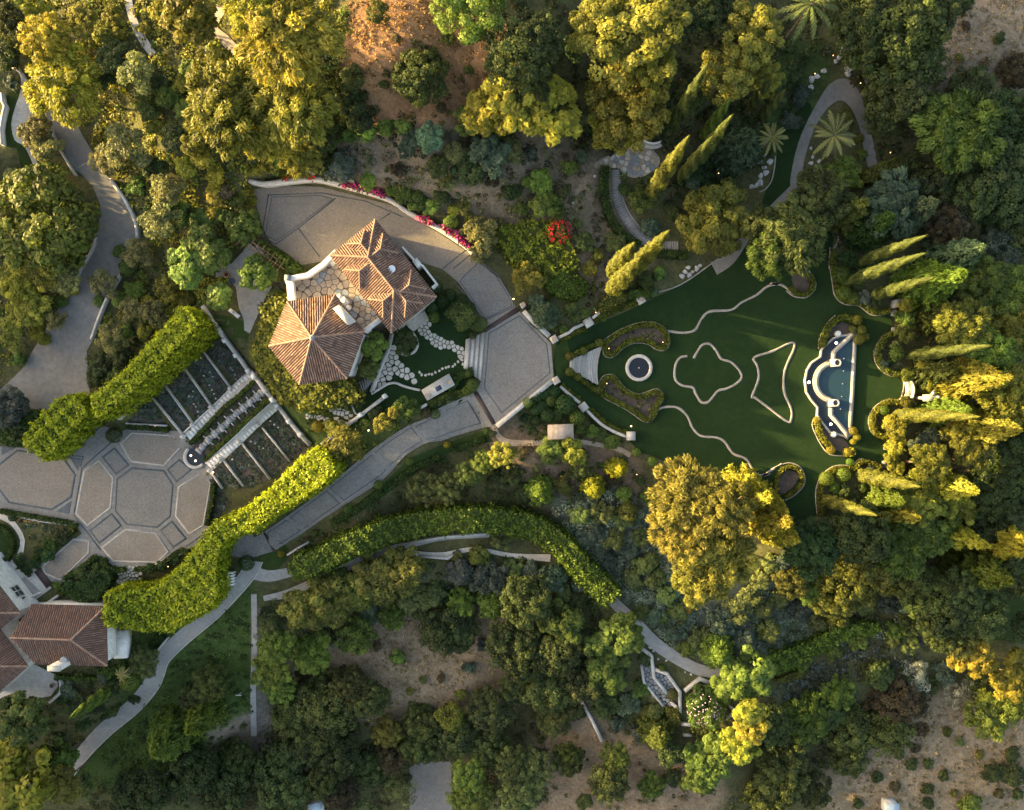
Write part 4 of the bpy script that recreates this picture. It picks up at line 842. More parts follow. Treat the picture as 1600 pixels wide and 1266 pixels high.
# shed
sg = G(875,675); sh = thing('garden_shed', 'small garden shed with flat beige roof', 'shed', sg); q = C7([(188,970),(400,962),(404,1085),(190,1092)]); zs = sg.z+2.3
mb = MB(); mb.prism(inset_xy([W(x,y,zs) for x,y in q], .2), sg.z-.5, zs-.1); mb.build('wall', M['white_wall'], sh); mb = MB(); mb.prism([tuple(W(x,y,zs)[:2]) for x,y in q], zs-.1, zs); rr = mb.build('roof', M['roof_felt'], sh)
for i in range(1, 5):
    a = W(q[0][0]+(q[1][0]-q[0][0])*i/5, q[0][1], zs); b = W(q[3][0]+(q[2][0]-q[3][0])*i/5, q[3][1], zs); mb = MB(); mb.tube(a, b, .025, n=4); mb.build('seam', M['roof_felt'], rr)
mb = MB(); p = W(856.5,675,zs); mb.box((p.x,p.y,zs-.25), .12, 1.8, .2); mb.build('gutter', M['lead'], sh)
# pergola left of the house with vine
pgo = thing('pergola', 'rust-brown timber pergola frame over the grey patio', 'pergola', G(*C8([(780,230)])[0]))
for a, b in (((540,50),(1040,385)),((600,30),(960,280))):
    p = W(*C8([a])[0], 2.5); q_ = W(*C8([b])[0], 2.5); mb = MB(); mb.tube(p, q_, .07, n=4); mb.build('beam', M['wood_brown'], pgo)
    for t in (.05,.5,.95):
        c = p.lerp(q_, t); mb = MB(); mb.tube((c.x,c.y,-.3), (c.x,c.y,2.5), .07, n=5); mb.build('post', M['wood_brown'], pgo)
for i in range(10):
    c = np.array((545+i*50, 60+i*33.0)); mb = MB(); mb.tube(W(*C8([tuple(c+(-35,55))])[0], 2.62), W(*C8([tuple(c+(55,-75))])[0], 2.62), .045, n=4); mb.build('rafter', M['wood_brown'], pgo)
tb_ = thing('patio_table', 'white slatted table under the pergola', 'table', G(*C8([(835,215)])[0])); p = G(*C8([(835,215)])[0])
for i in range(6): mb = MB(); mb.box((p.x-.5+i*.22,p.y+.35-i*.15,p.z+.7), .9, .13, .05, -.9); mb.build('slat', M['white_wall'], tb_)
mb = MB(); mb.box((p.x,p.y,p.z), .5, .5, .7); mb.build('leg', M['white_wall'], tb_)
for (x, y), c, lab in (((480,445),'wood_brown','round brown fire bowl on the grey patio'), ((532,510),'fabric_blue','round dark blue table on the grey patio')):
    p = G(*C8([(x,y)])[0]); t = thing('fire_bowl' if 'bowl' in lab else 'round_table', lab, 'bowl' if 'bowl' in lab else 'table', p); mb = MB(); mb.cyl((p.x,p.y,p.z+.06), .22, .35, 14, .3); mb.build('base', M['iron'], t); mb = MB(); mb.ring((p.x,p.y,p.z+.4), .25, .42, .12, 20); mb.build('rim', M[c], t); mb = MB(); mb.cyl((p.x,p.y,p.z+.4), .26, .06, 16); mb.build('inner', M['iron' if 'bowl' in lab else c], t)
p = G(*C8([(570,835)])[0]); t = thing('lounge_chair', 'white lounge chair on the shady grass left of the tower', 'chair', p)
mb = MB(); mb.box((p.x,p.y,p.z+.3), 1.1, .5, .08, -.7); mb.build('seat', M['white_wall'], t); mb = MB(); mb.box((p.x-.55,p.y+.45,p.z+.3), .5, .5, .5, -.7, .9); mb.build('backrest', M['white_wall'], t)
for dx, dy in ((-.4,.1),(.4,-.4),(.2,.2),(-.2,-.2)): mb = MB(); mb.tube((p.x+dx,p.y+dy,p.z), (p.x+dx,p.y+dy,p.z+.32), .03); mb.build('leg', M['iron'], t)
# ---------------------------------------------------------------- lower house at the left edge
lh = thing('house', 'lower house with three brown tiled roofs and white walls at the left edge', 'house', W(60,990,-4.6))
GZ = -4.6; ze = -.6; zr = 1.4
def w6(x, y, z): return W(*C6([(x,y)])[0], z)
nw, ne, se, sw, r0, r1 = w6(260,447,ze), w6(872,462,ze), w6(885,950,ze), w6(290,935,ze), w6(85,720,zr), w6(585,738,zr)
FB = [((nw, ne, r1, r0), ne-nw), ((ne, se, r1), se-ne), ((se, sw, r0, r1), sw-se)]
rb = deck([f for f, u in FB]+[(sw, nw, r0)], lh); rb['label'] = 'long brown hipped roof at the middle of the lower house'
for f, u in FB: tile_rows(f, u, rb, hi=.42)
for a, b in ((ne,r1),(se,r1),(r0,r1)): ridge_cap(a, b, rb)
eave_trim([nw,ne,se,sw], lh)
mb = MB(); mb.prism(inset_xy([nw,ne,se,sw], .5), GZ-.4, ze-.05); mb.build('wall', M['white_wall'], lh)
for (kx, ky), (ux, uy), (vx, vy), (px_, py_), z, lab in (((165,515),(-200,40),(-200,810),(-260,515),.2,'upper left'), ((230,955),(-150,455),(-150,1290),(-260,955),-.3,'lower left')):
    k, a, b, p = w6(kx,ky,z), w6(ux,uy,z), w6(vx,vy,z), w6(px_,py_,z+2.6)
    FB = [((a, k, p), k-a), ((k, b, p), b-k)]; r_ = deck([f for f, u in FB], lh); r_['label'] = 'brown tiled hip roof at the '+lab+' of the lower house'
    for f, u in FB: tile_rows(f, u, r_, hi=.45)
    ridge_cap(k, p, r_); eave_trim([a,k,b], lh)
    mb = MB(); mb.prism(inset_xy([a,k,b], .5), GZ-.4, z-.05); wl = mb.build('wall', M['white_wall'], lh)
    if 'upper' in lab:                     # window in the wall that faces the court
        e = (a-k).normalized(); nrm = Vector((e.y, -e.x, 0)); nrm = -nrm if nrm.y < 0 else nrm; kk_, aa_ = Vector((*inset_xy([a,k,b], .5)[1], 0)), Vector((*inset_xy([a,k,b], .5)[0], 0)); c = kk_.lerp(aa_, .30)+Vector((0,0,-2.3))
        rz = math.atan2(e.y, e.x); wn = None
        mb = MB(); mb.box((c.x+nrm.x*.02,c.y+nrm.y*.02,c.z-.8), 1.7, .16, 1.7, rz); wn = mb.build('window', M['travertine'], lh)
        for sx in (-.4,.4):
            for sz in (-.6,.12):
                pp = c+e*sx+nrm*.10; mb = MB(); mb.box((pp.x,pp.y,pp.z+sz), .62, .05, .58, rz); mb.build('pane', M['dark_glass'], wn)
        pp = kk_.lerp(aa_, .16)+nrm*.15; mb = MB(); mb.box((pp.x,pp.y,-2.6), .22, .22, .4, rz); mb.build('wall_lantern', M['iron'], lh)
cpt = [w6(392,957,2.0), w6(492,960,2.0), w6(490,998,2.0), w6(394,996,2.0)]; mb = MB(); mb.prism([tuple(p[:2]) for p in cpt], GZ, 1.85); ch = mb.build('chimney', M['white_wall'], lh); mb = MB(); mb.prism(inset_xy(cpt, -.08), 1.85, 2.0); mb.build('chimney_cap', M['flagstone'], ch)
p = w6(525,905,.1); mb = MB(); mb.cyl((p.x,p.y,-.7), .75, .95, 14, .45); mb.build('lead_cap', M['lead'], lh)
for x, y, w_, h_ in ((945,880,.9,1.0),): pass
q = [w6(890,700,GZ+2.4), w6(1000,690,GZ+2.4), w6(1000,920,GZ+2.4), w6(890,925,GZ+2.4)]; mb = MB(); mb.prism([tuple(p[:2]) for p in q], GZ-.4, GZ+.9); mb.build('side_bay', M['white_wall'], lh)
# entrance of the lower house
en = pave('terrace', C6([(0,215),(110,160),(290,145),(430,310),(250,440),(165,515),(0,330)]), .10, 'travertine', label='white paved entrance of the lower house')
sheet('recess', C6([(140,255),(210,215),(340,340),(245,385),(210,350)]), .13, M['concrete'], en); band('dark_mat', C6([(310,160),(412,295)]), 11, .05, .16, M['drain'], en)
wall(spline(C6([(120,245),(180,330),(240,385),(340,345)]), False, 3), 3, .8, 'curved white parapet at the entrance of the lower house')
wall(C6([(0,215),(110,165)]), 4, .9, 'short white wall at the left edge by the entrance'); wall(C6([(300,435),(420,432),(600,440),(850,448)]), 3, .5, 'thin pale wall above the long brown roof', 'travertine')
wall(C6([(420,420),(500,365)]), 3, .7, 'short pale wall stub by the trimmed dark mound', 'travertine'); wall(spline(C6([(515,1050),(525,1100),(515,1160),(430,1240)]), False, 3), 3, .8, 'bent white wall right of the lower terrace')
wall(C6([(1045,690),(1050,780),(1048,860)]), 3, .4, 'narrow pale kerb right of the lower house', 'travertine')
wall(C2([(90,765),(200,790),(330,815),(500,835),(560,830)]), 3, .5, 'white edging of the planted bed below the court'); wall(C2([(80,770),(75,800),(100,815)]), 2.5, .5, 'white curl at the corner of the planted bed')
wall(C2([(935,95),(940,105),(1080,110),(1230,118)]), 2.2, .5, 'white edging of the triangular bed above the court')
wall(C2([(1390,1010),(1320,1060),(1230,1090),(1040,1185)]), 2.4, .5, 'white edging of the bed below the court panels')
p = w6(445,1105,GZ); t = thing('potted_plant', 'dark round pot with a small plant on the white terrace', 'planter', (p.x,p.y,GZ+.06)); mb = MB(); mb.cyl((p.x,p.y,GZ+.06), .22, .5, 14, .34); mb.build('pot', M['clay_pot'], t); mb = MB(); mb.cyl((p.x,p.y,GZ+.5), .28, .08, 12); mb.build('soil', M['soil'], t)
# small gate piece and odd roofs
for poly, z, mat, lab in (([(1386,1256),(1405,1256),(1406,1275),(1386,1275)], 2.2, 'blue_roof', 'pale blue flat hut roof at the bottom edge'), ([(481,1258),(501,1254),(503,1280),(481,1280)], 2.2, 'blue_roof', 'small pale hut roof at the bottom edge left of centre')):
    g = G(*poly[0]); t = thing('hut', lab, 'hut', g); mb = MB(); mb.prism([tuple(W(x,y,g.z+z)[:2]) for x,y in poly], g.z+z-.1, g.z+z); mb.build('roof', M[mat], t); mb = MB(); mb.prism(inset_xy([W(x,y,g.z+z) for x,y in poly], .15), g.z-.4, g.z+z-.1); mb.build('wall', M['white_wall'], t)
gt_ = thing('white_gate', 'white slatted garden gate beside the tall hedge', 'gate', G(365,905)); 
for i in range(5): g = W(364.5, 893+i*4.5, -4.7); mb = MB(); mb.box((g.x,g.y,-4.9), .8, .18, 1.3); mb.build('slat', M['white_wall'], gt_)
band('top_rail', [(362,891),(362,914)], 1.2, 1.1, 1.25, M['white_wall'], gt_)
# garden bench slats, post sign
for x, y, lab in ((1025,765,'pale T-shaped sprinkler post on the green slope'),):
    q = T(9,[(x,y)])[0]; g = G(*q); t = thing('sprinkler_post', lab, 'post', g); mb = MB(); mb.tube((g.x,g.y,g.z-.2), (g.x,g.y,g.z+1.2), .05); mb.build('pole', M['white_wall'], t); mb = MB(); mb.tube((g.x-.4,g.y,g.z+1.2), (g.x+.4,g.y,g.z+1.2), .05); mb.build('crossbar', M['white_wall'], t)
# ================================================================== VEGETATION
def unit(a): return a/np.maximum(np.linalg.norm(a, axis=1, keepdims=True), 1e-9)
def rsph(n): return unit(rng.normal(size=(n, 3)))
def leaf_quads(C, Nn, size, asp=1.4, D=None):
    """diamond leaves at C facing Nn; D: direction the long axis follows"""
    n = len(C); D = rsph(n) if D is None else D
    t = unit(D - Nn*(D*Nn).sum(1, keepdims=True)); b = np.cross(Nn, t); s = np.broadcast_to(np.asarray(size, float), (n,))[:,None]
    V = np.stack([C-t*s*asp*.5, C+b*s*.5, C+t*s*asp*.5, C-b*s*.5], 1).reshape(-1, 3); F = np.arange(4*n).reshape(n, 4)
    return V, F
def foliage_mesh(name, C, Nn, size, asp=1.4, D=None, v=None):
    V, F = leaf_quads(C, Nn, size, asp, D); v = rng.uniform(0, 1, len(C)) if v is None else v
    me = mesh_np(name, V, F, {'v': np.repeat(np.clip(v, 0, 1), 4)}); me.materials.append(M['leaf']); return me
def puff_crown(npuff, pr, leaves, size, asp=1.4, shell=(.45,.85), flat=1.0, up=.25, jit=.55, low=-.5, rad=0.0, vs=.18):
    d = rsph(npuff*3); d = d[d[:,2] > low][:npuff]; npuff = len(d)
    c = d*rng.uniform(*shell, (npuff, 1)); c[:,2] *= flat; r = rng.uniform(*pr, npuff); pv = rng.normal(.5, vs, npuff)
    c[:max(1,npuff//5)] *= .5
    k = rng.integers(0, npuff, leaves); u = rsph(leaves); out = unit(c[k]+1e-6); u = unit(u+out*.5+np.array([0,0,.35]))
    P = c[k]+u*(r[k]*rng.uniform(.72,1.08,leaves))[:,None]
    Nn = unit(u*.75+rsph(leaves)*jit+np.array([0,0,up])); D = rsph(leaves)*(1-rad)+u*rad
    return P, Nn, size*rng.uniform(.65,1.35,leaves), asp, D, np.clip(pv[k]+rng.normal(0,.2,leaves), 0, 1)
def crown_mesh(kind, seed):
    if kind == 'oak':   a = puff_crown(130, (.10,.21), 11000, .052, 1.3, (.5,.86), .8)
    elif kind == 'oakS': a = puff_crown(40, (.2,.36), 3600, .085, 1.3, (.4,.8), .8)
    elif kind == 'pine': a = puff_crown(90, (.10,.20), 11000, .042, 1.7, (.45,.88), .9, .25, .45, -.35, .4, .2)
    elif kind == 'broad': a = puff_crown(60, (.14,.27), 4200, .098, 1.8, (.45,.86), .85, .45, .45, -.4, .55)
    elif kind == 'broadS': a = puff_crown(26, (.22,.36), 1800, .14, 1.8, (.4,.78), .85, .45, .45, -.4, .55)
    elif kind == 'feather':
        a = list(puff_crown(170, (.09,.18), 12000, .040, 3.2, (.35,.9), .75, .3, .8, -.3, .3, .2))
        a[4] = unit(a[0]*np.array([1,1,.2]) + rsph(len(a[0]))*.55 + np.array([0,0,-.5]))
    elif kind == 'olive': a = puff_crown(34, (.15,.3), 3000, .065, 2.2, (.4,.85), .75, .3, .7, -.4, .2, .25)
    elif kind == 'shrub': a = puff_crown(20, (.24,.42), 1500, .14, 1.5, (.3,.75), .75, .35, .6, -.1)
    elif kind == 'shrubF': a = puff_crown(26, (.2,.36), 2600, .10, 1.7, (.3,.78), .7, .35, .6, -.1)
    elif kind == 'ball':
        u = rsph(1500); u = u[u[:,2] > -.6]; P = u*rng.uniform(.94,1.03,(len(u),1)); a = (P, unit(u+rsph(len(u))*.4), .12*rng.uniform(.7,1.3,len(u)), 1.3, None, rng.normal(.5,.15,len(u)))
    elif kind == 'spray':                      # coarse upright tufts, all leaning outward
        a = list(puff_crown(50, (.16,.26), 3600, .07, 2.8, (.45,.86), .7, .2, .4, -.2, .8, .2))
    elif kind == 'bare':
        a = list(puff_crown(30, (.15,.3), 900, .035, 6, (.4,.85), .7, .3, .7, -.2, .3, .3))
    P, Nn, s, asp, D, v = a
    return foliage_mesh('crown', P, Nn, s, asp, D, v)
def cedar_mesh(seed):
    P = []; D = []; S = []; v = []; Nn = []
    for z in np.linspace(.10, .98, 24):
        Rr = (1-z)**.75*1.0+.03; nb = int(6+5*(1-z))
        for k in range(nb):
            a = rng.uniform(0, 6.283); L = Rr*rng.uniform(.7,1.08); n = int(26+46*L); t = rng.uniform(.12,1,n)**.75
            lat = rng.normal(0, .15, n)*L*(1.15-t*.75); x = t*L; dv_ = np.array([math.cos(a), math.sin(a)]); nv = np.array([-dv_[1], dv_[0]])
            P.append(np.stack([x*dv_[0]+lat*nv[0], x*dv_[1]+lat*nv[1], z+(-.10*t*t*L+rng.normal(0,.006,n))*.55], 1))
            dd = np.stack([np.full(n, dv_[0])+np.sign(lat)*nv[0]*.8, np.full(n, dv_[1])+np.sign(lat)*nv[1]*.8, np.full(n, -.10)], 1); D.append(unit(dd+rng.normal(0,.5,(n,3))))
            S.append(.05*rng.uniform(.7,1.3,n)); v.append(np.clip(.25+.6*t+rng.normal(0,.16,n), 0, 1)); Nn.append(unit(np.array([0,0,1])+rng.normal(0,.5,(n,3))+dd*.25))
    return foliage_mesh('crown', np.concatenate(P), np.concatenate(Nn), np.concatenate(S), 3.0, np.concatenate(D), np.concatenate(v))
def cypress_mesh(seed):
    n = 7000; z = rng.uniform(0, 1, n)**1.1; a = rng.uniform(0, 6.283, n); prof = np.interp(z, [0,.06,.25,.55,.8,.93,1], [.5,.8,1.0,.84,.5,.24,.02])
    wob = 1+.10*np.sin(a*3+z*26)+.07*np.sin(a*5-z*41+1.3); r = prof*wob*(rng.uniform(.80,1.0,n)+np.abs(rng.normal(0,.09,n))); u = np.stack([np.cos(a), np.sin(a), np.full(n,.25)], 1)
    P = np.stack([r*np.cos(a), r*np.sin(a), z], 1); Nn = unit(u+rsph(n)*.5); D = unit(np.stack([np.cos(a)*.25, np.sin(a)*.25, np.full(n, .16)], 1)+rng.normal(0,.04,(n,3)))
    # built tall in unit space: leaf long axis is along z, so shorten it there
    return P, Nn, D, np.clip(.5+.25*np.sin(a*3+z*26)+rng.normal(0,.15,n), 0, 1)
PROTO = {}
def proto(kind):
    if kind not in PROTO:
        nvar = {'oak':4,'pine':3,'feather':4,'broad':3,'cedar':4,'shrub':4,'shrubF':4,'ball':2,'olive':3,'oakS':3,'broadS':3,'spray':3,'bare':2}[kind]
        PROTO[kind] = [cedar_mesh(i) if kind == 'cedar' else crown_mesh(kind, i) for i in range(nvar)]
    return rnd.choice(PROTO[kind])
# trunks with limbs, unit height, unit girth
def trunk_proto(limbs, seed):
    mb = MB(); rr = random.Random(seed); p = Vector((0,0,-.06)); pts = [p]
    for i in range(4): p = p+Vector((rr.uniform(-.25,.25), rr.uniform(-.25,.25), .24)); pts.append(p)
    def tb(a, b, r, r2, n):
        a = Vector(a); b = Vector(b); v = [Vector((p.x+q*math.cos(6.283*i/n), p.y+q*math.sin(6.283*i/n), p.z+(.012*math.sin(6.283*i/n*2) if q < .5 else 0))) for p, q in ((a, r), (b, r2)) for i in range(n)]
        mb.add(v, [tuple(range(n-1,-1,-1)), tuple(range(n, 2*n))] + [(i, (i+1) % n, n+(i+1) % n, n+i) for i in range(n)])
    for i in range(4): tb(pts[i], pts[i+1], 1-.17*i, 1-.17*(i+1), 7)
    for k in range(limbs):
        a = 6.283*k/limbs+rr.uniform(-.4,.4); b = pts[rr.randint(2,4)]; q = b+Vector((math.cos(a)*5, math.sin(a)*5, rr.uniform(.10,.2))); tb(b, q, .4, .22, 5); q2 = q+Vector((math.cos(a+.4)*5, math.sin(a+.4)*5, rr.uniform(.05,.12))); tb(q, q2, .22, .07, 5)
    me = bpy.data.meshes.new('trunk'); me.from_pydata([tuple(v) for v in mb.V], [], mb.F); me.materials.append(M['bark']); me.update(); return me
TRUNK = [trunk_proto(5, i) for i in range(4)]; STEM = [trunk_proto(0, 9)]
PAL = {'G':(.165,.155,.028),'Y':(.185,.18,.024),'g':(.125,.128,.025),'y':(.150,.150,.022),'m':(.062,.095,.020),'d':(.036,.052,.018),'o':(.115,.12,.050),'b':(.055,.085,.060),'k':(.055,.045,.026),'s':(.22,.25,.215),  # G and Y repeat g and y, brightened as if sunlit
       'l':(.085,.125,.026),'e':(.024,.052,.016),'t':(.072,.080,.018),'a':(.15,.125,.018),'q':(.05,.068,.058),'r':(.30,.02,.015),'f':(.050,.066,.020),'v':(.075,.095,.035)}
CNAME = {'G':'golden','Y':'vivid yellow-green','g':'golden green','y':'bright yellow-green','m':'mid green','d':'dark green','o':'grey-olive','b':'blue-green','k':'brownish','s':'silvery','l':'light green','e':'deep green','t':'bronze green','a':'amber','q':'slate green','r':'red-flowered','f':'forest green','v':'sage green'}
# kind code: crown, noun, object name, height per radius, min, max, aspect, leaf category
KIND = {'F':('feather','feathery tree','feathery_tree',2.0,4.5,13,.72,'tree'),'P':('pine','puffy-crowned pine','pine_tree',2.3,5,15,.85,'tree'),'B':('broad','large-leaved tree','broadleaf_tree',1.9,3,11,.8,'tree'),
        'O':('oak','round-crowned oak','oak_tree',1.7,2.6,10,.78,'tree'),'L':('olive','olive tree','olive_tree',1.9,2.4,6,.75,'tree'),'C':('cedar','spreading cedar','cedar_tree',2.6,5,14,1,'tree'),
        'S':('shrub','shrub','shrub',1.25,.5,4,.72,'shrub'),'H':('shrubF','fine-leaved bush','bush',1.3,.6,4,.75,'bush'),'T':('ball','clipped ball','topiary_ball',1.75,.5,4,.92,'topiary'),'U':('spray','tufted tree','tufted_tree',1.7,3,9,.8,'tree'),'X':('bare','twiggy bare bush','bare_bush',1.3,.8,4,.75,'bush')}
LAND = [('the round fountain',998,575),('the fan-shaped steps',915,572),('the half-moon pool',1300,605),('the hexagonal tower',490,527),('the hipped wing roof',600,430),('the forecourt',805,570),
 ('the white retaining wall',600,305),('the lower court octagon',225,772),('the terrace beds',330,620),('the lower house',80,990),('the asphalt road',165,400),('the kidney-shaped patio',45,190),('the grey patio',380,440),
 ('the orange bare slope',640,60),('the lookout patio',1000,245),('the loop path',1310,140),('the palm island',1300,215),('the clover edging',1105,585),('the triangle edging',1210,600),('the curved right bench',1415,609),
 ('the beige shed',876,676),('the driveway',600,715),('the vine tunnel',700,818),('the dry clearing',680,1030),('the slate terrace',1030,1070),('the flowering dome',1105,1102),('the winding path',260,1030),
 ('the tan slope at lower right',1500,1190),('the bare slope at top right',1540,60),('the top left stone path',212,40),('the plank stair',970,330),('the grill counter',683,612),('the bottom pavement patch',675,1230),('the lower right path',1060,1030),('the slanting lone wall',925,1120),('the red bush',873,363),('the dry rocky slope',620,245)]
VEG = []
def landmark(px, py):
    n, lx, ly = min(LAND, key=lambda l: (l[1]-px)**2+(l[2]-py)**2); dx, dy = px-lx, py-ly
    rel = ('right of' if dx > 0 else 'left of') if abs(dx) > abs(dy) else ('below' if dy > 0 else 'above'); return rel, n, math.hypot(dx, dy)
def plant(code, px, py, r, col, h=None, noun=None, name=None, fixed=None, asp=None):
    crown, nn, nm, hk, hmin, hmax, a, cat = KIND[code]; a = asp or a
    rm = r/PXM; h = h or min(max(hk*rm, hmin), hmax)
    if crown == 'oak' and r < 26: crown = 'oakS'
    if crown == 'broad' and r < 26: crown = 'broadS'
    ghere = H(px, py); zc = ghere + (h*.5 if code == 'C' else max(h-rm*a, .3*rm))
    c = W(px, py, zc); rm *= (CAM_H-zc)/CAM_H; gz = ground_at(c.x, c.y)
    t = thing(name or nm, fixed, cat if not name or code != 'S' else cat, (c.x, c.y, gz))
    cc = PAL[col] if isinstance(col, str) else col; j = 1+rng.normal(0, .16); cc = [max(x*j*(1+rng.normal(0,.045)), .004) for x in cc]
    low = code in 'SHTX'
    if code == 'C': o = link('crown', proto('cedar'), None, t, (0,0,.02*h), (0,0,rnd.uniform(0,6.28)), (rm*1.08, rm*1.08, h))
    else:
        zz = max(h-rm*a, rm*a*.35 if low else rm*.3); o = link('foliage' if low else 'crown', proto(crown), None, t, (0,0,zz), (0 if code == 'T' else rnd.uniform(-.12,.12), 0 if code == 'T' else rnd.uniform(-.12,.12), rnd.uniform(0,6.28)), (rm*(1 if code == 'T' else rnd.uniform(1.02,1.18)), rm*(1 if code == 'T' else rnd.uniform(1.02,1.18)), rm*a))
    o.color = (*cc, 1)
    th = h*.85 if code == 'C' else max(h-rm*a*1.15, .25*h); g_ = max(.045*rm+.03, .03)*(1.0 if not low else .8)
    s = link('stem' if low else 'trunk', STEM[0] if (low or code == 'C') else rnd.choice(TRUNK), None, t, (0,0,0), (0,0,rnd.uniform(0,6.28)), (g_, g_, th))
    if not fixed:
        rel, ln, dd = landmark(px, py); size = 'large' if r >= 50 else ('small' if r < 16 else '')
        VEG.append([t, ' '.join(x for x in (size, CNAME[col] if isinstance(col, str) else '', noun or nn) if x), rel, ln, dd])
    t['group'] = {'tree':'trees of the wooded garden','shrub':'shrubs of the wooded garden','bush':'bushes of the wooded garden','topiary':'clipped topiary balls'}[cat]
    return t
def P_(s):
    for tok in s.split(';'):
        tok = tok.split()
        if not tok: continue
        code, px, py, r, col = tok[0], float(tok[1]), float(tok[2]), float(tok[3]), tok[4]; plant(code, px, py, r, col, float(tok[5]) if len(tok) > 5 else None)
# --- upper left hillside
P_('''F 100 128 62 Y 10;F 72 60 40 Y 8;F 132 35 27 g;B 48 8 28 y;O 15 22 34 d;O 6 88 24 d;H 20 130 14 b;O 52 205 27 o;L 72 232 26 o;O 68 345 82 t 9;F 345 152 76 G 11;F 450 58 84 G 12;F 452 160 66 G 11;F 425 215 42 G 8;B 300 30 44 y;
F 400 20 50 Y 11;L 215 112 32 o;L 205 232 38 o;L 165 250 24 o;L 258 298 31 o;L 250 352 31 o;L 219 396 25 o;H 265 150 22 m;H 250 130 18 d;H 290 172 22 l;S 338 275 17 y;S 336 305 16 y;S 334 332 14 y;S 318 250 20 y;B 320 392 36 l 5;B 381 352 28 l 4;
H 180 28 17 y;H 186 52 14 y;S 160 55 18 g;H 235 170 24 m;H 275 215 24 d;L 300 225 22 g;S 240 200 16 g;H 160 120 26 d;O 180 90 30 d;H 225 45 12 y;H 250 20 16 y;H 300 110 22 m;H 285 130 16 y;H 290 260 20 y;H 275 330 22 m;H 310 345 18 l;S 300 370 15 g;H 240 260 20 d;S 185 395 12 m;H 215 290 16 m;
S 22 275 16 o;S 8 292 12 y;O 20 320 30 o;F 28 432 36 G 5;F 62 420 36 G 5;F 102 436 28 o 4;F 45 482 34 G 4;L 15 522 28 g;L 85 500 20 o;L 60 520 16 y;S 30 560 14 m;S 70 530 10 y;S 95 470 12 m;S 115 455 10 y;O 10 636 34 q 5;O 25 672 26 d 3;
S 380 300 9 y;S 392 316 8 y;H 400 268 9 y;H 410 262 8 y;H 443 270 8 y;H 407 279 5 y;H 373 318 14 m;S 350 300 13 k;H 345 340 14 m''')
# --- beside the hedge and the patio
P_('''L 166 443 25 o;L 206 484 20 o;L 240 490 26 o;L 172 531 26 o;L 260 452 22 g;S 225 520 15 y;B 292 418 33 l 5;B 343 463 24 l 4;B 404 428 27 m 4.5;H 150 585 19 d 1.5;S 160 560 14 d;H 190 555 20 d;S 199 420 16 m;H 212 455 17 l;S 185 470 14 m;S 232 470 12 y;H 275 490 16 y;H 290 470 16 g;S 200 520 13 m;H 180 590 15 m;S 215 575 12 d;H 270 445 14 l;S 155 470 10 m;
S 430 460 13 l;S 436 490 12 m''')
# --- top middle
P_('''O 655 116 48 f 5;P 727 12 62 l 9;O 808 80 58 d 9;O 822 118 42 d 7;O 838 60 48 d 8;B 765 172 44 y 6;B 800 150 48 y 7;B 735 186 26 l 4;B 852 165 55 y 8;H 672 216 28 b;H 765 240 36 b;H 642 226 22 b;H 684 260 24 d;H 733 265 26 d;H 710 240 22 v;H 800 235 22 v;
S 545 212 15 l;S 575 207 17 l;S 605 203 17 l;S 632 200 15 l;H 549 155 25 d;H 560 182 25 d;O 500 212 30 d 4;O 510 255 28 d 3;H 534 262 26 q;F 466 242 32 g 6;H 440 250 16 m;O 545 120 22 f;H 590 20 18 t;H 700 60 12 t;S 780 210 16 m;
S 615 295 14 l;S 632 301 17 m;S 652 311 19 m;S 672 321 15 l;S 710 328 11 y;T 704 346 12 m;S 576 283 14 l;L 752 366 32 o 4;L 748 392 20 o;H 724 322 12 t;H 690 310 14 d;S 735 340 10 g;H 800 300 16 d;H 770 280 14 k;S 815 325 12 m;
H 620 265 12 k;H 700 285 13 v;S 830 240 14 q;L 826 434 28 g 3.5;H 845 285 26 m;H 852 320 30 m;H 880 300 14 v;H 824 285 12 l''')
# --- pines and cypress corner
P_('''P 985 55 84 g 14;P 985 150 70 g 11;P 960 192 44 y 8;P 1020 105 40 g 11;P 930 40 40 g 12;P 1165 62 50 g 10;P 1132 118 44 g 9;P 1196 124 28 g 7;P 1190 40 30 g 9;O 1100 12 42 d 8;O 1132 42 32 d 7;O 1060 40 30 d 7;H 885 76 26 d;H 1045 178 30 d;H 1080 150 28 f;C 1158 228 45 b 8;P 1115 343 60 g 7;
H 913 378 17 v;H 962 380 18 v;H 1015 355 18 b;H 909 245 14 b;H 1082 285 16 b;H 1005 312 22 m;S 976 297 10 m;H 890 262 14 l;S 920 420 13 g;S 935 400 12 g;S 905 350 9 v;S 870 330 14 m;H 1130 290 16 d;H 1050 330 16 d;S 1040 280 12 k;H 1100 270 20 e;H 995 420 15 t;H 1010 440 16 f;H 975 440 14 t;S 1030 425 12 m;S 1021 458 9 b;H 1120 180 20 f;H 1180 170 18 f''')
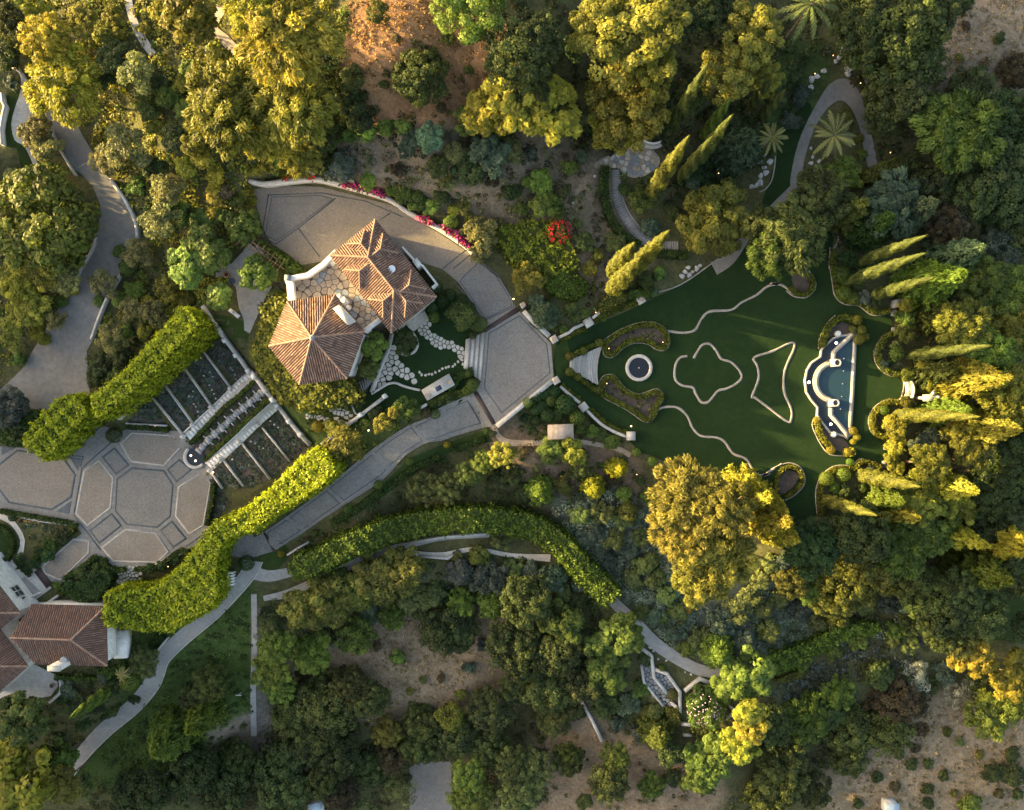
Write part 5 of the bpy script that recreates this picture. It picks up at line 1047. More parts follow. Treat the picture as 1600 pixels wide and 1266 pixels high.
# --- upper right wood
P_('''O 1392 62 74 f 10;O 1402 138 58 f 8;O 1340 30 50 f 9;O 1450 20 44 d 8;O 1440 100 36 f 7;O 1498 4 22 d;F 1478 212 68 m 10;H 1322 272 28 l;H 1296 266 15 m;H 1322 186 15 t;T 1342 217 8 t;H 1345 240 10 t;O 1380 185 32 d 5;H 1251 152 18 q;H 1236 190 17 q;S 1215 120 16 f;S 1240 110 18 d;S 1210 160 16 d;
F 1280 308 48 f 8;F 1240 365 58 f 9;F 1210 398 42 m 8;F 1195 355 36 f 7;F 1392 318 52 b 8;C 1432 330 36 b 9;C 1366 352 36 e 9;C 1330 330 36 f 8;O 1545 268 58 d 9;O 1578 188 46 d 8;O 1515 145 40 d 7;O 1562 318 50 d 8;O 1478 350 36 k 6;C 1495 400 42 b 10;O 1545 400 38 q 7;O 1596 365 42 d 8;O 1420 260 22 d 4;O 1590 110 30 k 4;O 1560 220 36 q;O 1450 290 36 d 6;O 1510 310 40 d 7;
C 1462 440 48 m 12;F 1562 466 50 m 9;F 1520 440 42 m 8;F 1494 512 44 g 9;F 1580 518 44 g 9;F 1540 560 44 m 9;C 1512 594 46 g 14;F 1564 618 50 g 11;C 1528 668 42 g 13;F 1510 695 38 g 8;C 1580 652 34 g 13;C 1460 580 30 d 8;C 1480 640 30 m 9;C 1470 490 30 d 8;
H 1412 478 15 y 3;H 1410 500 16 l 3;H 1412 520 16 t 3;H 1400 552 16 m 2;S 1419 587 12 t 2;H 1446 572 17 y 3.5;H 1452 598 14 y 3.2;H 1458 560 13 y 3.4;S 1416 630 11 t 2;H 1390 660 16 y 3;H 1402 680 19 y 3.4;H 1396 700 18 y 3.4;H 1392 716 15 y 3;H 1398 730 14 y 3;H 1406 660 15 y 3;H 1449 698 27 b 4;H 1380 570 10 q;H 1400 540 12 v;H 1370 550 8 q;
F 1446 725 36 g 8;C 1474 758 40 g 12;F 1430 776 40 g 8;F 1487 786 38 g 8;C 1380 776 26 m 8;C 1400 800 30 g 9;O 1546 766 46 d 9;O 1580 702 46 d 9;O 1545 810 42 d 8;X 1496 718 26 k 4;O 1590 770 36 d;H 1470 690 18 q;
T 1315 429 13 m;T 1318 458 12 m;T 1333 466 10 m;T 1322 442 9 m;T 1291 748 11 l;T 1318 742 11 l;T 1381 641 8 l;T 1339 501 8 t;T 1346 516 8 t;T 1342 530 9 t;T 1352 527 7 t;T 1333 515 7 t;T 1286 536 7 t;T 1276 657 6 y;T 1298 703 7 y;T 1333 674 7 y;T 1339 683 6 y;T 1333 690 5 y;T 1324 707 7 y;T 1328 722 6 l;
H 1340 445 12 d;H 1350 465 16 q;H 1365 470 14 d;H 1345 420 16 e;H 1325 405 14 e;S 1305 762 9 m;S 1300 785 9 l;H 1320 765 11 f;S 1360 735 10 q;H 1350 760 12 m''')
# --- big golden cedar group and its neighbours
P_('''F 1075 775 62 g 15;F 1115 868 66 g 14;F 1130 790 50 g 15;F 1060 830 46 g 14;C 1204 805 46 g 13;C 1175 770 40 g 13;F 1090 905 40 g 12;C 1225 835 30 g 10;H 1075 945 12 a;O 1265 856 48 e 8;O 1338 830 48 f 8;F 1402 856 48 m 9;F 1440 824 46 m 9;O 1320 910 50 t 8;O 1402 890 44 t 8;O 1360 880 40 t 8;O 1290 935 30 t 6;C 1493 838 32 g 13;C 1566 845 40 g 13;C 1530 892 42 m 11;O 1586 892 42 d 9;O 1474 958 46 d 8;O 1528 956 46 d 8;O 1476 988 32 d 6;O 1450 930 40 f 7;O 1500 920 40 d 8;U 1511 1021 35 a 7;U 1490 995 28 t 6;U 1577 1054 38 a 7;F 1548 1117 40 l 6;F 1585 1096 32 l 6;X 1427 1054 28 s 3;X 1497 1080 26 s 3;H 1474 1050 22 q;H 1455 1070 14 v;H 1530 1070 22 v;O 1595 980 24 d 5;
H 1372 1054 30 d 3;F 1309 1083 28 m 4;F 1257 1120 40 m 5;O 1204 1131 32 d 5;O 1393 1091 40 k 4;O 1327 1142 42 f 5;O 1386 1142 42 f 5;O 1327 1186 32 f 4;F 1217 1205 46 f 6;F 1268 1234 32 f 5;F 1202 1244 38 f 5;O 1235 1168 30 d 4;O 1430 1100 20 k 3;O 1290 1115 24 d 4;O 1440 1140 12 k;S 1449 1192 9 d;S 1425 1197 11 d;S 1476 1214 10 d;S 1450 1234 11 d;S 1450 1256 9 d;S 1552 1210 17 d;H 1515 1256 22 m;S 1581 1179 12 d;S 1581 1212 20 d;S 1342 1256 10 d;S 1405 1180 8 v;S 1500 1160 7 v;S 1520 1130 8 t;S 1590 1240 10 d;S 1480 1145 8 t''')
# --- round the house and the forecourt
P_('''B 586 541 23 l 4;B 578 576 18 m 3;L 632 534 22 d 4;O 722 496 24 f 4;T 675 480 10 e;T 692 471 11 e;T 703 461 10 e;T 722 468 9 e;T 750 506 12 m;T 682 450 10 e;T 678 496 9 m;T 735 480 8 e;T 710 476 8 e;H 662 462 8 f;L 543 692 32 g 4.5;L 599 662 18 g 3.5;L 520 668 18 g 3;H 632 638 20 m 3;H 615 645 12 y 3;T 496 667 9 a;T 665 645 9 k;T 680 647 8 m;S 572 660 12 t;S 585 645 14 d;H 650 640 12 d;
P 665 764 28 f 4;P 699 763 25 f 4;P 732 739 22 f 4;P 755 722 18 m 4;P 786 711 22 g 5;T 698 695 6 a;T 640 721 6 m;T 591 757 7 m;T 543 795 7 m;T 492 833 6 m;T 439 866 5.5 a;T 760 673 6 l;T 770 677 6 d;T 738 524 6.5 v;T 732 584 6.5 v;T 738 602 10 m;T 730 611 8 m;T 744 596 5 q;
C 850 490 28 b 3.5;H 838 470 12 b 2;H 862 505 12 b 2;S 871 489 7 l;H 880 515 9 m;T 890 557 7 t;T 911 548.5 7 t;T 936.5 536 7 t;T 890 581 7 t;T 903 589 6.5 t;T 937 609 7 t;T 838 657 9 e;T 860 626 10 m;T 856 649 12 e;T 846 635 11 e;T 883 632 16 e;T 901 653 12 m;T 824 629 8 l;T 836 640 10 e;T 872 648 10 e;T 866 612 10 e;S 878 655 6 f;
B 860 702 22 m 3;B 896 705 22 y 4;C 966 732 19 y 5;C 929 762 22 y 5;C 843 765 28 m 4;T 994 707 7 l;T 1019 721 7 l;S 976 771 12 l;S 979 795 20 t;X 817 705 14 k;S 925 672 12 m;S 905 668 10 m;S 955 690 13 m;S 940 680 11 f;H 905 735 18 f;H 880 760 16 t;S 955 752 12 k;H 800 740 18 f;H 775 750 16 d;H 820 770 16 d;S 1000 750 9 d;S 1010 775 14 m;S 990 815 10 q;
T 928 452 6 t;S 966 462 8 b;S 915 490 8 m;S 895 478 12 f;S 945 498 5 m''')
# --- lower left
P_('''F 221 1036 26 v 4;T 202 1065 14 m;F 331 1069 31 f 5;C 265 1153 46 m 8;C 313 1124 32 m 8;B 40 1120 42 f 6;B 48 1205 60 y 13;B 92 1186 32 m 8;B 12 1241 34 y 12;B 100 1220 30 g 9;O 220 1242 42 d 6;O 294 1205 46 d 6;O 350 1235 42 d 6;O 368 1186 32 f 5;H 110 1080 16 b;H 130 1100 18 d;H 160 1060 12 q;H 178 1075 14 d;S 125 1060 9 v;S 136 1072 7 d;H 150 1105 16 d;S 175 1110 12 f;S 165 1035 7 m;F 300 1090 22 f 4;
T 385 880 12 e;H 30 875 11 e;H 60 862 9 e;H 55 880 9 e;H 42 892 9 e;H 78 850 12 m;H 98 840 12 e;T 20 808 7 m;H 75 868 14 e;H 142 906 18 e;H 112 920 14 e;H 96 922 9 m;T 178 680 12 d;H 88 915 8 m;H 125 895 12 f;H 150 885 9 f;H 235 888 10 e;H 255 884 10 e;H 272 872 9 e;S 210 1090 10 d;S 90 1150 14 d;H 130 1130 16 d''')
# --- lower middle
P_('''U 602 896 42 t 5;U 630 888 32 t 5;U 512 940 40 t 5;U 476 955 36 t 5;U 550 918 36 t 5;U 572 910 30 t 5;H 640 940 23 o 3;H 672 929 26 v 3;F 720 942 24 l 4;F 613 965 22 l 4;O 691 974 46 d 6;O 714 985 34 d 5;H 577 955 24 b;F 555 995 30 m 5;F 488 1018 33 l 5;F 426 1050 32 l 5;F 437 1074 26 l 5;F 433 1006 30 m 5;H 422 977 26 d;H 530 975 24 d;O 768 945 22 l 3;H 716 893 27 q;H 768 900 28 q;S 746 870 20 t;S 713 870 10 t;H 784 842 18 v;H 745 905 20 q;H 800 890 16 v;
S 623 1028 14 m;H 733 1043 11 q;H 753 1008 11 q;S 660 1062 6 f;S 645 1105 9 f;O 510 1102 56 f 7;O 578 1091 33 f 5;O 548 1066 32 f 5;O 456 1117 36 f 6;O 492 1142 42 f 6;O 768 1109 36 d 6;O 800 1006 46 d 7;O 808 1072 28 d 5;O 606 1142 26 t 4;O 705 1120 24 t 4;O 658 1128 30 f 4;O 658 1162 36 d 5;O 713 1153 32 d 5;O 529 1182 36 d 5;O 437 1205 46 d 6;O 444 1243 42 d 6;O 503 1223 27 f 5;X 621 1238 30 v 4;P 731 1212 26 l 6;P 742 1242 28 l 6;P 720 1243 22 l 5;F 803 1197 34 v 7;F 812 1240 32 v 6;O 768 1168 32 d 5;F 835 1200 30 v 6;O 580 1200 30 d 4;O 470 1170 36 d 5;O 610 1185 26 k 4;O 530 1240 30 k 4;
O 822 938 42 d 6;O 826 1020 46 d 7;O 860 1066 46 d 6;O 866 1124 28 f 4;O 910 1066 36 d 5;O 870 1020 36 d 6;B 879 973 34 m 5;B 971 991 33 m 5;B 929 1006 20 m 4;B 947 1047 34 m 5;H 866 903 24 b;H 830 895 18 q;H 900 940 20 d;H 880 925 16 v;S 905 915 14 q;
B 1172 1050 40 m 6;B 1142 1066 26 l 5;B 1168 1112 24 y 6;B 1157 1160 31 y 6;B 1173 1132 26 y 6;B 1104 1190 36 m 5;B 1126 1168 28 l 5;B 1095 1216 25 m 4;T 1050 1085 9 t;T 1034 1044 6 m;C 1028 1150 32 f 6;F 888 1186 26 m 4;F 962 1186 23 m 4;O 951 1224 33 d 5;F 1017 1228 23 m 3;S 1046 1216 16 d;S 1073 1225 13 l;O 914 1254 14 d;O 1050 1175 22 d 4;S 1000 1150 12 q;
H 1021 962 16 b;H 1054 980 20 b;H 984 1098 20 b;H 1024 1109 18 v;S 1040 965 12 m;S 1000 955 12 f;C 1120 1017 36 m 5;H 1075 1010 18 l;H 1000 1075 16 m;S 1005 1030 12 d;S 1010 1110 12 t;H 945 1100 24 d;H 900 1110 20 d;S 960 1130 14 q;H 1095 1000 20 v;H 1160 1000 24 q;H 1200 985 24 v;H 1130 970 24 q''')
P_('''O 1235 905 30 t 5;O 1260 915 28 m 5;H 1215 935 20 v;H 1245 950 22 q;H 1190 950 20 v;H 1280 965 22 v;H 1150 955 22 v;H 1040 930 20 v;H 1010 880 20 v;H 985 860 18 q;H 960 840 20 v;H 930 830 18 q;H 905 805 20 v;H 940 800 18 v;H 975 810 18 v;H 1000 840 16 v;H 950 880 18 q;H 990 905 18 v;H 1025 905 18 v;H 1060 955 18 v;
H 1400 985 18 m;H 1425 975 18 d;H 1450 965 20 f;H 1395 1000 16 d;H 1340 1000 16 l;H 1300 1015 16 m;H 1250 1030 18 m;H 1420 1005 16 v;H 1360 985 14 m;O 1310 960 22 t 4;H 1350 945 20 v;H 1390 940 20 q;H 1430 930 22 f;H 1330 975 16 v;H 1205 880 20 v;H 1226 872 18 q;H 1188 905 20 v;H 1172 930 18 v;H 1218 905 16 q;
S 470 1050 9 d;S 640 1080 7 t;S 690 1060 8 k;S 720 1085 9 t;S 590 1010 8 k;S 670 990 9 t;S 1430 1170 8 k;S 1530 1180 8 t;S 1560 1240 9 k;S 1490 1240 7 t;S 1400 1230 9 k;S 1370 1215 10 d;S 1510 40 8 k;S 1560 60 10 d;S 1540 100 9 k;S 1500 90 8 t;S 620 60 8 k;S 600 130 9 t;S 690 170 9 k;S 730 110 9 t''')
dome = plant('H', 1105, 1102, 35, 'm', 3.2, fixed='round dome-shaped bush dotted with pink blossoms', asp=.75)
dome['group'] = 'bushes of the wooded garden'
u = rsph(300); u = u[u[:,2] > .1][:130]; s_ = 35/PXM*1.05
fm = foliage_mesh('blossom', u*np.array([s_,s_,s_*.75]), u, .17, 1.0, None); fm.materials.clear(); plain('pink_petal', (.62,.42,.60), .7); fm.materials.append(M['pink_petal']); link('blossom', fm, None, dome, (0,0,3.2-s_*.72), kind='stuff')
for px, py, r, lab in ((873,363,20,'red-flowered bush on the slope above the clipped vines'),):
    t = plant('S', px, py, r, 'm', 1.8, fixed=lab); u = rsph(330); u = u[u[:,2] > -.1]; s_ = r/PXM*1.02; fm = foliage_mesh('blossom', u*np.array([s_,s_,s_*.8]), unit(u+rsph(len(u))*.5), .24, 1.3, None); fm.materials.clear(); plain('red_petal', (.55,.025,.02), .6); fm.materials.append(M['red_petal']); link('blossom', fm, None, t, (0,0,.8), kind='stuff')
# bougainvillea on the white wall
plain('magenta_petal', (.50,.03,.16), .6)
for i, (pts, n, lab, m_) in enumerate(((T(2,[(155,860),(200,840),(290,858)]), 150, 'red bougainvillea at the left end of the white wall', 'red_petal'), (T(2,[(420,890),(500,900),(610,935)]), 330, 'magenta bougainvillea draped over the middle of the white wall', 'magenta_petal'), (T(2,[(780,1040),(840,1070)]), 90, 'small magenta bougainvillea on the right half of the wall', 'magenta_petal'), (T(2,[(885,1085),(940,1120),(1005,1180)]), 240, 'magenta bougainvillea near the right end of the wall', 'magenta_petal'))):
    L = along(pts, 0, 1, n); c = G(*pts[1]); t = thing('bougainvillea', lab, 'climber', c, 'bougainvillea along the white wall'); Q = []
    for x, y in L: g = G(x, y); Q.append((g.x+rng.normal(0,.28)-c.x, g.y+rng.normal(0,.24)-c.y, 1.6+abs(rng.normal(0,.4))+g.z-c.z))
    Q = np.array(Q); k = rng.uniform(size=n) < (.75 if i else .45); Nn = unit(rsph(n)+np.array([.2,-.6,.8]))
    fm = foliage_mesh('blossom', Q[k], Nn[k], .26, 1.3); fm.materials.clear(); fm.materials.append(M[m_]); link('blossom', fm, None, t); o = link('foliage', foliage_mesh('foliage', np.concatenate([Q[~k], Q[::2]-[0,0,.15]]), np.concatenate([Nn[~k], Nn[::2]]), .24, 1.5), None, t); o.color = (.07,.09,.02,1)
    mb = MB(); mb.tube((c.x,c.y+.5,c.z-.2), (c.x,c.y+.45,c.z+1.8), .07, .04); mb.build('stem', M['bark'], t)
# cypresses: base and tip read off the photo
CYP = []
cv = [cypress_mesh(i) for i in range(3)]
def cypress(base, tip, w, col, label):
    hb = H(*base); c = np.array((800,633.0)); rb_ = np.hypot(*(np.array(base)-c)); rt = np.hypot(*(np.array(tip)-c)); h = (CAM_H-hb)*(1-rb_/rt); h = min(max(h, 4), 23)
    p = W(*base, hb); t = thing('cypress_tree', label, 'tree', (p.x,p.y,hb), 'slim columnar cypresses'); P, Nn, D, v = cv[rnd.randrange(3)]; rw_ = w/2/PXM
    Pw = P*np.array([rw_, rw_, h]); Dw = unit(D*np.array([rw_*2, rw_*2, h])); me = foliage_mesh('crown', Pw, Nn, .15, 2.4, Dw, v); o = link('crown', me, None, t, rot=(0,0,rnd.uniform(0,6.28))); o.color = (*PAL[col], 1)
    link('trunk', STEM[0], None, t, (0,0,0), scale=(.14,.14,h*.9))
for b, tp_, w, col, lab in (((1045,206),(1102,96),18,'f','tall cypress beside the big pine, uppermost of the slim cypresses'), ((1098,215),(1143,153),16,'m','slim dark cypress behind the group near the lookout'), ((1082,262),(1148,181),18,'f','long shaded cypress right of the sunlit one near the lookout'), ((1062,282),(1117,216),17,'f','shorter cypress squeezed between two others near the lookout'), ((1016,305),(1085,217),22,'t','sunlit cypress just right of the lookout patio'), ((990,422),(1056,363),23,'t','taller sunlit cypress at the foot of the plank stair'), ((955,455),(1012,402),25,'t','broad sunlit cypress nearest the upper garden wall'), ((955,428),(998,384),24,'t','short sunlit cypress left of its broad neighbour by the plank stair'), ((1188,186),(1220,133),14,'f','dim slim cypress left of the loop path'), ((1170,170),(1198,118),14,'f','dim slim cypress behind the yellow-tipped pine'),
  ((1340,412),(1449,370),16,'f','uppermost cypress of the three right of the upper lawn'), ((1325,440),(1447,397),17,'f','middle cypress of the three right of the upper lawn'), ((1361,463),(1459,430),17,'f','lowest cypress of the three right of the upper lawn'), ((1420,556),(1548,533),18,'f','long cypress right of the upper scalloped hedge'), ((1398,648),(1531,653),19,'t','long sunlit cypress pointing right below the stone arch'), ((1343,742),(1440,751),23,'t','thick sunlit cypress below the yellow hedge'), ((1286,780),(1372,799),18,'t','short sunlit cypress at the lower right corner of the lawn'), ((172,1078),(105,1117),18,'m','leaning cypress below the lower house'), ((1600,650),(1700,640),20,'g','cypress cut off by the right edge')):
    cypress(b, tp_, w, col, lab)  # shaded ones take a darker green, shade put into the colour
# palms
def palm(px, py, r, h, col, label):
    g0 = H(px, py); c = W(px, py, g0+h); gz = ground_at(c.x, c.y); t = thing('palm_tree', label, 'palm', (c.x,c.y,gz), 'palms'); rm = r/PXM; V = []; F = []; A = []
    nf = 24
    for k in range(nf):
        a = 6.283*k/nf*2.4+rnd.uniform(-.2,.2); el = rnd.uniform(-.2,1.0); L = rm*rnd.uniform(.85,1.12); d = np.array([math.cos(a), math.sin(a)]); nv = np.array([-d[1], d[0]]); vv = rnd.uniform(.2,.9); n = 16
        pts = []
        for i in range(n+1):
            s = i/n; rad = L*s*math.cos(el*.8*(1-s*.4)); z = L*(math.sin(el)*s-.75*s*s*(.5+.4*max(el,0)))
            pts.append((d[0]*rad, d[1]*rad, z))
        for i in range(1, n):
            p = np.array(pts[i]); q = np.array(pts[i+1]); wl = L*.24*math.sin(math.pi*(i+1.2)/(n+2.5))
            for sgn in (-1, 1):
                w0 = L*.105*math.sin(math.pi*(i+1.5)/(n+3)); w1 = L*.105*math.sin(math.pi*(i+2.5)/(n+3)); o3 = np.array([nv[0]*sgn, nv[1]*sgn, -.55]); fw = np.array([d[0], d[1], 0])
                b = len(V); V += [p, q, q+o3*w1+fw*w1*.8, p+o3*w0*(.55 if i % 2 else 1)+fw*w0*.8]; F.append((b,b+1,b+2,b+3)); A += [vv+rnd.uniform(-.12,.12)]*4
            b = len(V); V += [p-np.array([*nv,0])*.025, p+np.array([*nv,0])*.025, q+np.array([*nv,0])*.02, q-np.array([*nv,0])*.02]; F.append((b,b+1,b+2,b+3)); A += [.95]*4
    me = mesh_np('frond', np.array(V), np.array(F), {'v': np.clip(np.array(A),0,1)}); me.materials.append(M['leaf']); o = link('fronds', me, None, t, (0,0,g0+h-gz)); o.color = (*PAL[col], 1)
    mb = MB(); hh_ = g0+h-gz
    for i in range(8): mb.cyl((c.x,c.y,gz-.2+(hh_+.2)*i/8), .24-.008*i, (hh_+.2)/8, 9, .20-.008*i)
    mb.build('trunk', M['bark'], t)
palm(1303,212,37,5.5,'o','large palm in the middle of the palm island'); palm(1206,216,24,4.5,'o','smaller palm above the boulders left of the loop path'); palm(1268,6,46,9,'v','palm with hanging fronds at the top edge'); palm(190,1055,13,2.5,'o','small brown palm right of the lower house')
# ---------------------------------------------------------------- hedges
def area(p): return abs(sum(p[i][0]*p[(i+1) % len(p)][1]-p[(i+1) % len(p)][0]*p[i][1] for i in range(len(p))))
def inner(poly, w): return min(offset_line(poly, w, True), key=area)
def hedge(label, poly, h, col, size=.3, density=38, name='hedge', jit=.18, top_z=True, asp=1.6, group='hedges and clipped borders', lump=.0, shrink=0, lean=0):
    """clipped or vine-covered hedge; poly: outline of its top in the photo"""
    if lean: poly = [(x+(x-800)/math.hypot(x-800, y-633)*lean, y+(y-633)/math.hypot(x-800, y-633)*lean) for x, y in poly]
    if shrink: poly = inner(poly, shrink*2)
    gh = Hs(np.array(poly)); c0 = cen(poly); base = G(*c0); t = thing(name, label, 'hedge', base, group)
    zt = gh+h; pts = [W(x, y, z if top_z else z-h) for (x, y), z in zip(poly, zt)]; n = len(pts)
    for p, z in zip(pts, zt): p.z = z
    bot = [ground_at(p.x, p.y)-.1 for p in pts] if h > 2.5 else [z-h-.15 for z in zt]
    core = inset_core(pts, min(.22, h*.2)); mb = MB(); tri = triangulate_xy([(p.x, p.y) for p in core])
    V = [(p.x, p.y, p.z-.16) for p in core]+[(p.x, p.y, b) for p, b in zip(core, bot)]; F = []
    for a, b, c in tri: F.append((a, b, c))
    F += [(i, n+i, n+(i+1) % n, (i+1) % n) for i in range(n)]
    ar = sum(pts[i].x*pts[(i+1) % n].y-pts[(i+1) % n].x*pts[i].y for i in range(n))
    if ar < 0: F = [f if len(f) == 3 else f[::-1] for f in F]
    part('inner_twigs', V, F, M['hedge_core'], t)
    # leaves on the top and the sides
    C = []; Nn = []
    P3 = np.array([tuple(p) for p in pts])
    for a, b, c in tri:
        A_3, B_3, C_3 = P3[a], P3[b], P3[c]; area = abs(np.cross(B_3[:2]-A_3[:2], C_3[:2]-A_3[:2]))/2; k = rng.poisson(area*density)
        u, v = rng.uniform(size=(2, k)); w = u+v > 1; u[w], v[w] = 1-u[w], 1-v[w]; q = A_3+np.outer(u, B_3-A_3)+np.outer(v, C_3-A_3)
        C.append(q); Nn.append(np.tile([0,0,1.0], (k, 1)))
    for i in range(n):
        a, b = P3[i], P3[(i+1) % n]; L = np.hypot(*(b-a)[:2]); hh_ = a[2]-bot[i]; k = rng.poisson(L*hh_*density*.8); u = rng.uniform(size=k); v = rng.uniform(size=k); q = a+np.outer(u, b-a); zb = bot[i]+(bot[(i+1) % n]-bot[i])*u; q[:,2] = zb+(q[:,2]-zb)*v
        no = np.array([b[1]-a[1], a[0]-b[0], 0])/max(L, 1e-6); no = no if ar > 0 else -no; C.append(q); Nn.append(np.tile(no, (k, 1)))
    C = np.concatenate(C); Nn = np.concatenate(Nn); m = len(C)
    if lump: C = C+Nn*(lump*(np.sin(C[:,:1]*1.9+.7)*np.sin(C[:,1:2]*2.1)+.6*np.sin(C[:,:1]*4.3+C[:,1:2]*3.1)))
    C = C+Nn*rng.normal(0, jit, (m, 1))+rng.normal(0, .05, (m, 3)); Nn2 = unit(Nn+rsph(m)*.75)
    D = unit(Nn*.7+rsph(m)); v = np.clip(.5+.22*np.sin(C[:,0]*2.3)*np.sin(C[:,1]*2.7+1)+rng.normal(0,.2,m), 0, 1)
    me = foliage_mesh('foliage', C-np.array(base), Nn2, size*rng.uniform(.65,1.3,m), asp, D, v); o = link('foliage', me, None, t); o.color = (*(PAL[col] if isinstance(col, str) else col), 1)
    return t
def inset_core(pts, d):
    n = len(pts); out = []; ar = sum(pts[i].x*pts[(i+1) % n].y-pts[(i+1) % n].x*pts[i].y for i in range(n))
    for i in range(n):
        e0 = (pts[i]-pts[i-1]); e1 = (pts[(i+1) % n]-pts[i]); e0.z = e1.z = 0; nn_ = Vector((-e0.y, e0.x, 0)).normalized()+Vector((-e1.y, e1.x, 0)).normalized()
        if nn_.length < 1e-4: nn_ = Vector((-e1.y, e1.x, 0))
        nn_.normalize(); out.append(pts[i]+nn_*(d if ar > 0 else -d))
    return out
def triangulate_xy(xy):
    bm = bmesh.new(); vs = [bm.verts.new((x, y, 0)) for x, y in xy]
    for i, v in enumerate(vs): v.index = i
    f = bm.faces.new(vs); bm.normal_update(); bmesh.ops.triangulate(bm, faces=[f]); bm.normal_update(); out = []
    for f in bm.faces:
        ids = [v.index for v in f.verts]; out.append(ids if f.normal.z > 0 else ids[::-1])
    bm.free(); return out
stone('hedge_core', (.03,.045,.012), (.05,.065,.018), 3, 1, .95, .3)
VINE = (.155,.19,.013)  # extra yellow stands in for sunlight on these hedges
hedge('tall bright vine hedge running along the upper terrace beds', T(5,[(820,285),(862,218),(930,222),(975,270),(1012,340),(945,420),(860,505),(780,580),(670,680),(560,770),(490,805),(455,760),(435,690),(440,640),(520,590),(600,530),(680,440),(740,370)]), 6.0, VINE, .27, 62, jit=.2, lump=.13, shrink=11.5, lean=13)
hedge('rounded bright tree-like hedge at the left court entrance', spline(T(5,[(105,850),(150,790),(220,715),(320,632),(420,655),(462,745),(420,800),(350,880),(310,930),(250,980),(170,950),(125,900)]), True, 2), 5.2, VINE, .27, 60, jit=.18, lump=.24, shrink=9, lean=8)
hedge('long bright vine hedge rising from the lower house to the driveway', tile(1,0,0,[(162,925),(170,915),(200,912),(240,908),(265,896),(290,872),(312,840),(335,810),(370,795),(395,782),(430,752),(460,722),(485,700),(500,690),(520,697),(535,715),(540,738),(520,757),(490,778),(450,800),(405,835),(370,842),(357,858),(352,890),(358,925),(335,955),(300,975),(270,990),(220,988),(162,980)]), 5.0, VINE, .27, 62, jit=.2, lump=.13, shrink=8, lean=8)
tunL = [(458,878),(474,886),(500,874),(547,852),(621,826),(694,814),(768,813),(805,818),(837,826),(872,850),(908,886),(935,915),(958,938)]
a_, b_ = offset_line(spline(tunL, False, 2), 36); hedge('long leafy vine tunnel curving across the middle of the slope', a_+b_[::-1], 3.2, (.056,.088,.014), .24, 48, name='vine_tunnel', jit=.24, lump=.24)
hedge('vine-clad bank wrapped round the foot of the hexagonal tower', C1([(25,640),(100,560),(200,560),(215,600),(95,880),(150,980),(285,1140),(600,1105),(640,1150),(690,1230),(560,1290),(330,1310),(200,1260),(110,1170),(30,1060),(-20,950),(-15,860),(40,760)]), 2.2, (.085,.095,.02), .32, 30, jit=.25, lump=.3)
hedge('dark ivy bank between pergola and upper court', C8([(780,120),(900,180),(1040,260),(1140,310),(1200,380),(1200,430),(1060,430),(1030,360),(900,260)]), 1.8, 'm', .28, 34, jit=.2, lump=.15)
hedge('clipped vine mounds above the upper garden wall', spline([(776,362),(800,350),(860,346),(885,372),(900,398),(903,415),(880,432),(840,425),(800,410)], True, 2), 1.0, (.105,.13,.016), .28, 34, jit=.2, lump=.35)
hedge('smooth clipped green mound right of the pale olive', spline(T(7,[(165,60),(200,40),(300,90),(360,130),(345,180),(290,208),(180,175),(155,120)]), True, 2), 1.2, (.045,.075,.012), .2, 60, jit=.06)
hedge('brownish clipped mound above the upper garden wall', spline(T(7,[(415,225),(450,190),(530,175),(540,205),(490,240),(415,262)]), True, 2), 1.0, 't', .2, 60, jit=.06)
hedge('flat clipped mound beside the upper garden wall end', spline(T(7,[(535,200),(560,165),(640,160),(680,180),(630,200)]), True, 2), .8, 'm', .2, 60, jit=.06)
def ribbon_hedge(label, pts, w, h, col, closed=False, k=4, size=.16, density=90, jit=.04):
    L = spline(pts, closed, k); 
    if closed:
        a, b = offset_line(L, w, True); t = None
    else:
        a, b = offset_line(L, w); return hedge(label, a+b[::-1], h, col, size, density, name='clipped_hedge', jit=jit, top_z=False)
    # closed loop: split in two halves so each outline stays simple
    n = len(L); m = n//2; P1 = a[:m+1]+b[:m+1][::-1]; P2 = a[m:]+[a[0]]+([b[0]]+b[m:][::-1]); 
    hedge(label+', one half', P1, h, col, size, density, name='clipped_hedge', jit=jit, top_z=False); hedge(label+', other half', P2, h, col, size, density, name='clipped_hedge', jit=jit, top_z=False)
BOX = (.062,.078,.012)
BEAN_U = C7([(660,310),(690,275),(780,215),(900,165),(1000,145),(1080,155),(1145,200),(1170,265),(1155,325),(1105,335),(1050,300),(980,275),(900,275),(830,300),(770,345),(720,390),(675,385)])
BEAN_L = C7([(640,620),(670,585),(720,580),(755,620),(800,670),(870,720),(950,740),(1040,710),(1090,700),(1120,740),(1090,800),(1060,880),(1020,925),(975,915),(900,860),(800,800),(720,760),(650,710)])
for pts, nm, nn_ in ((BEAN_U, 'upper', 0), (BEAN_L, 'lower', 0)):
    o = pave('planting_bed', inner(spline(pts, True, 3), 3), .07, 'soil', label='dark soil inside the '+nm+' bean-shaped bed', open_=False)
    ribbon_hedge('clipped border of the '+nm+' bean-shaped bed', pts, 6.5, .55, BOX, True, 3)
    edging(max(offset_line(spline(pts, True, 3), 9, True), key=area)[::2], 1.3, 'thin stone edging round the '+nm+' bean-shaped bed', True)
ribbon_hedge('clipped hedge along the upper side of the fan steps', C7([(390,405),(470,355),(560,320),(620,290)]), 6, .6, BOX); ribbon_hedge('clipped hedge along the lower side of the fan steps', C7([(390,540),(450,590),(530,650),(590,690),(660,730)]), 6, .6, BOX)
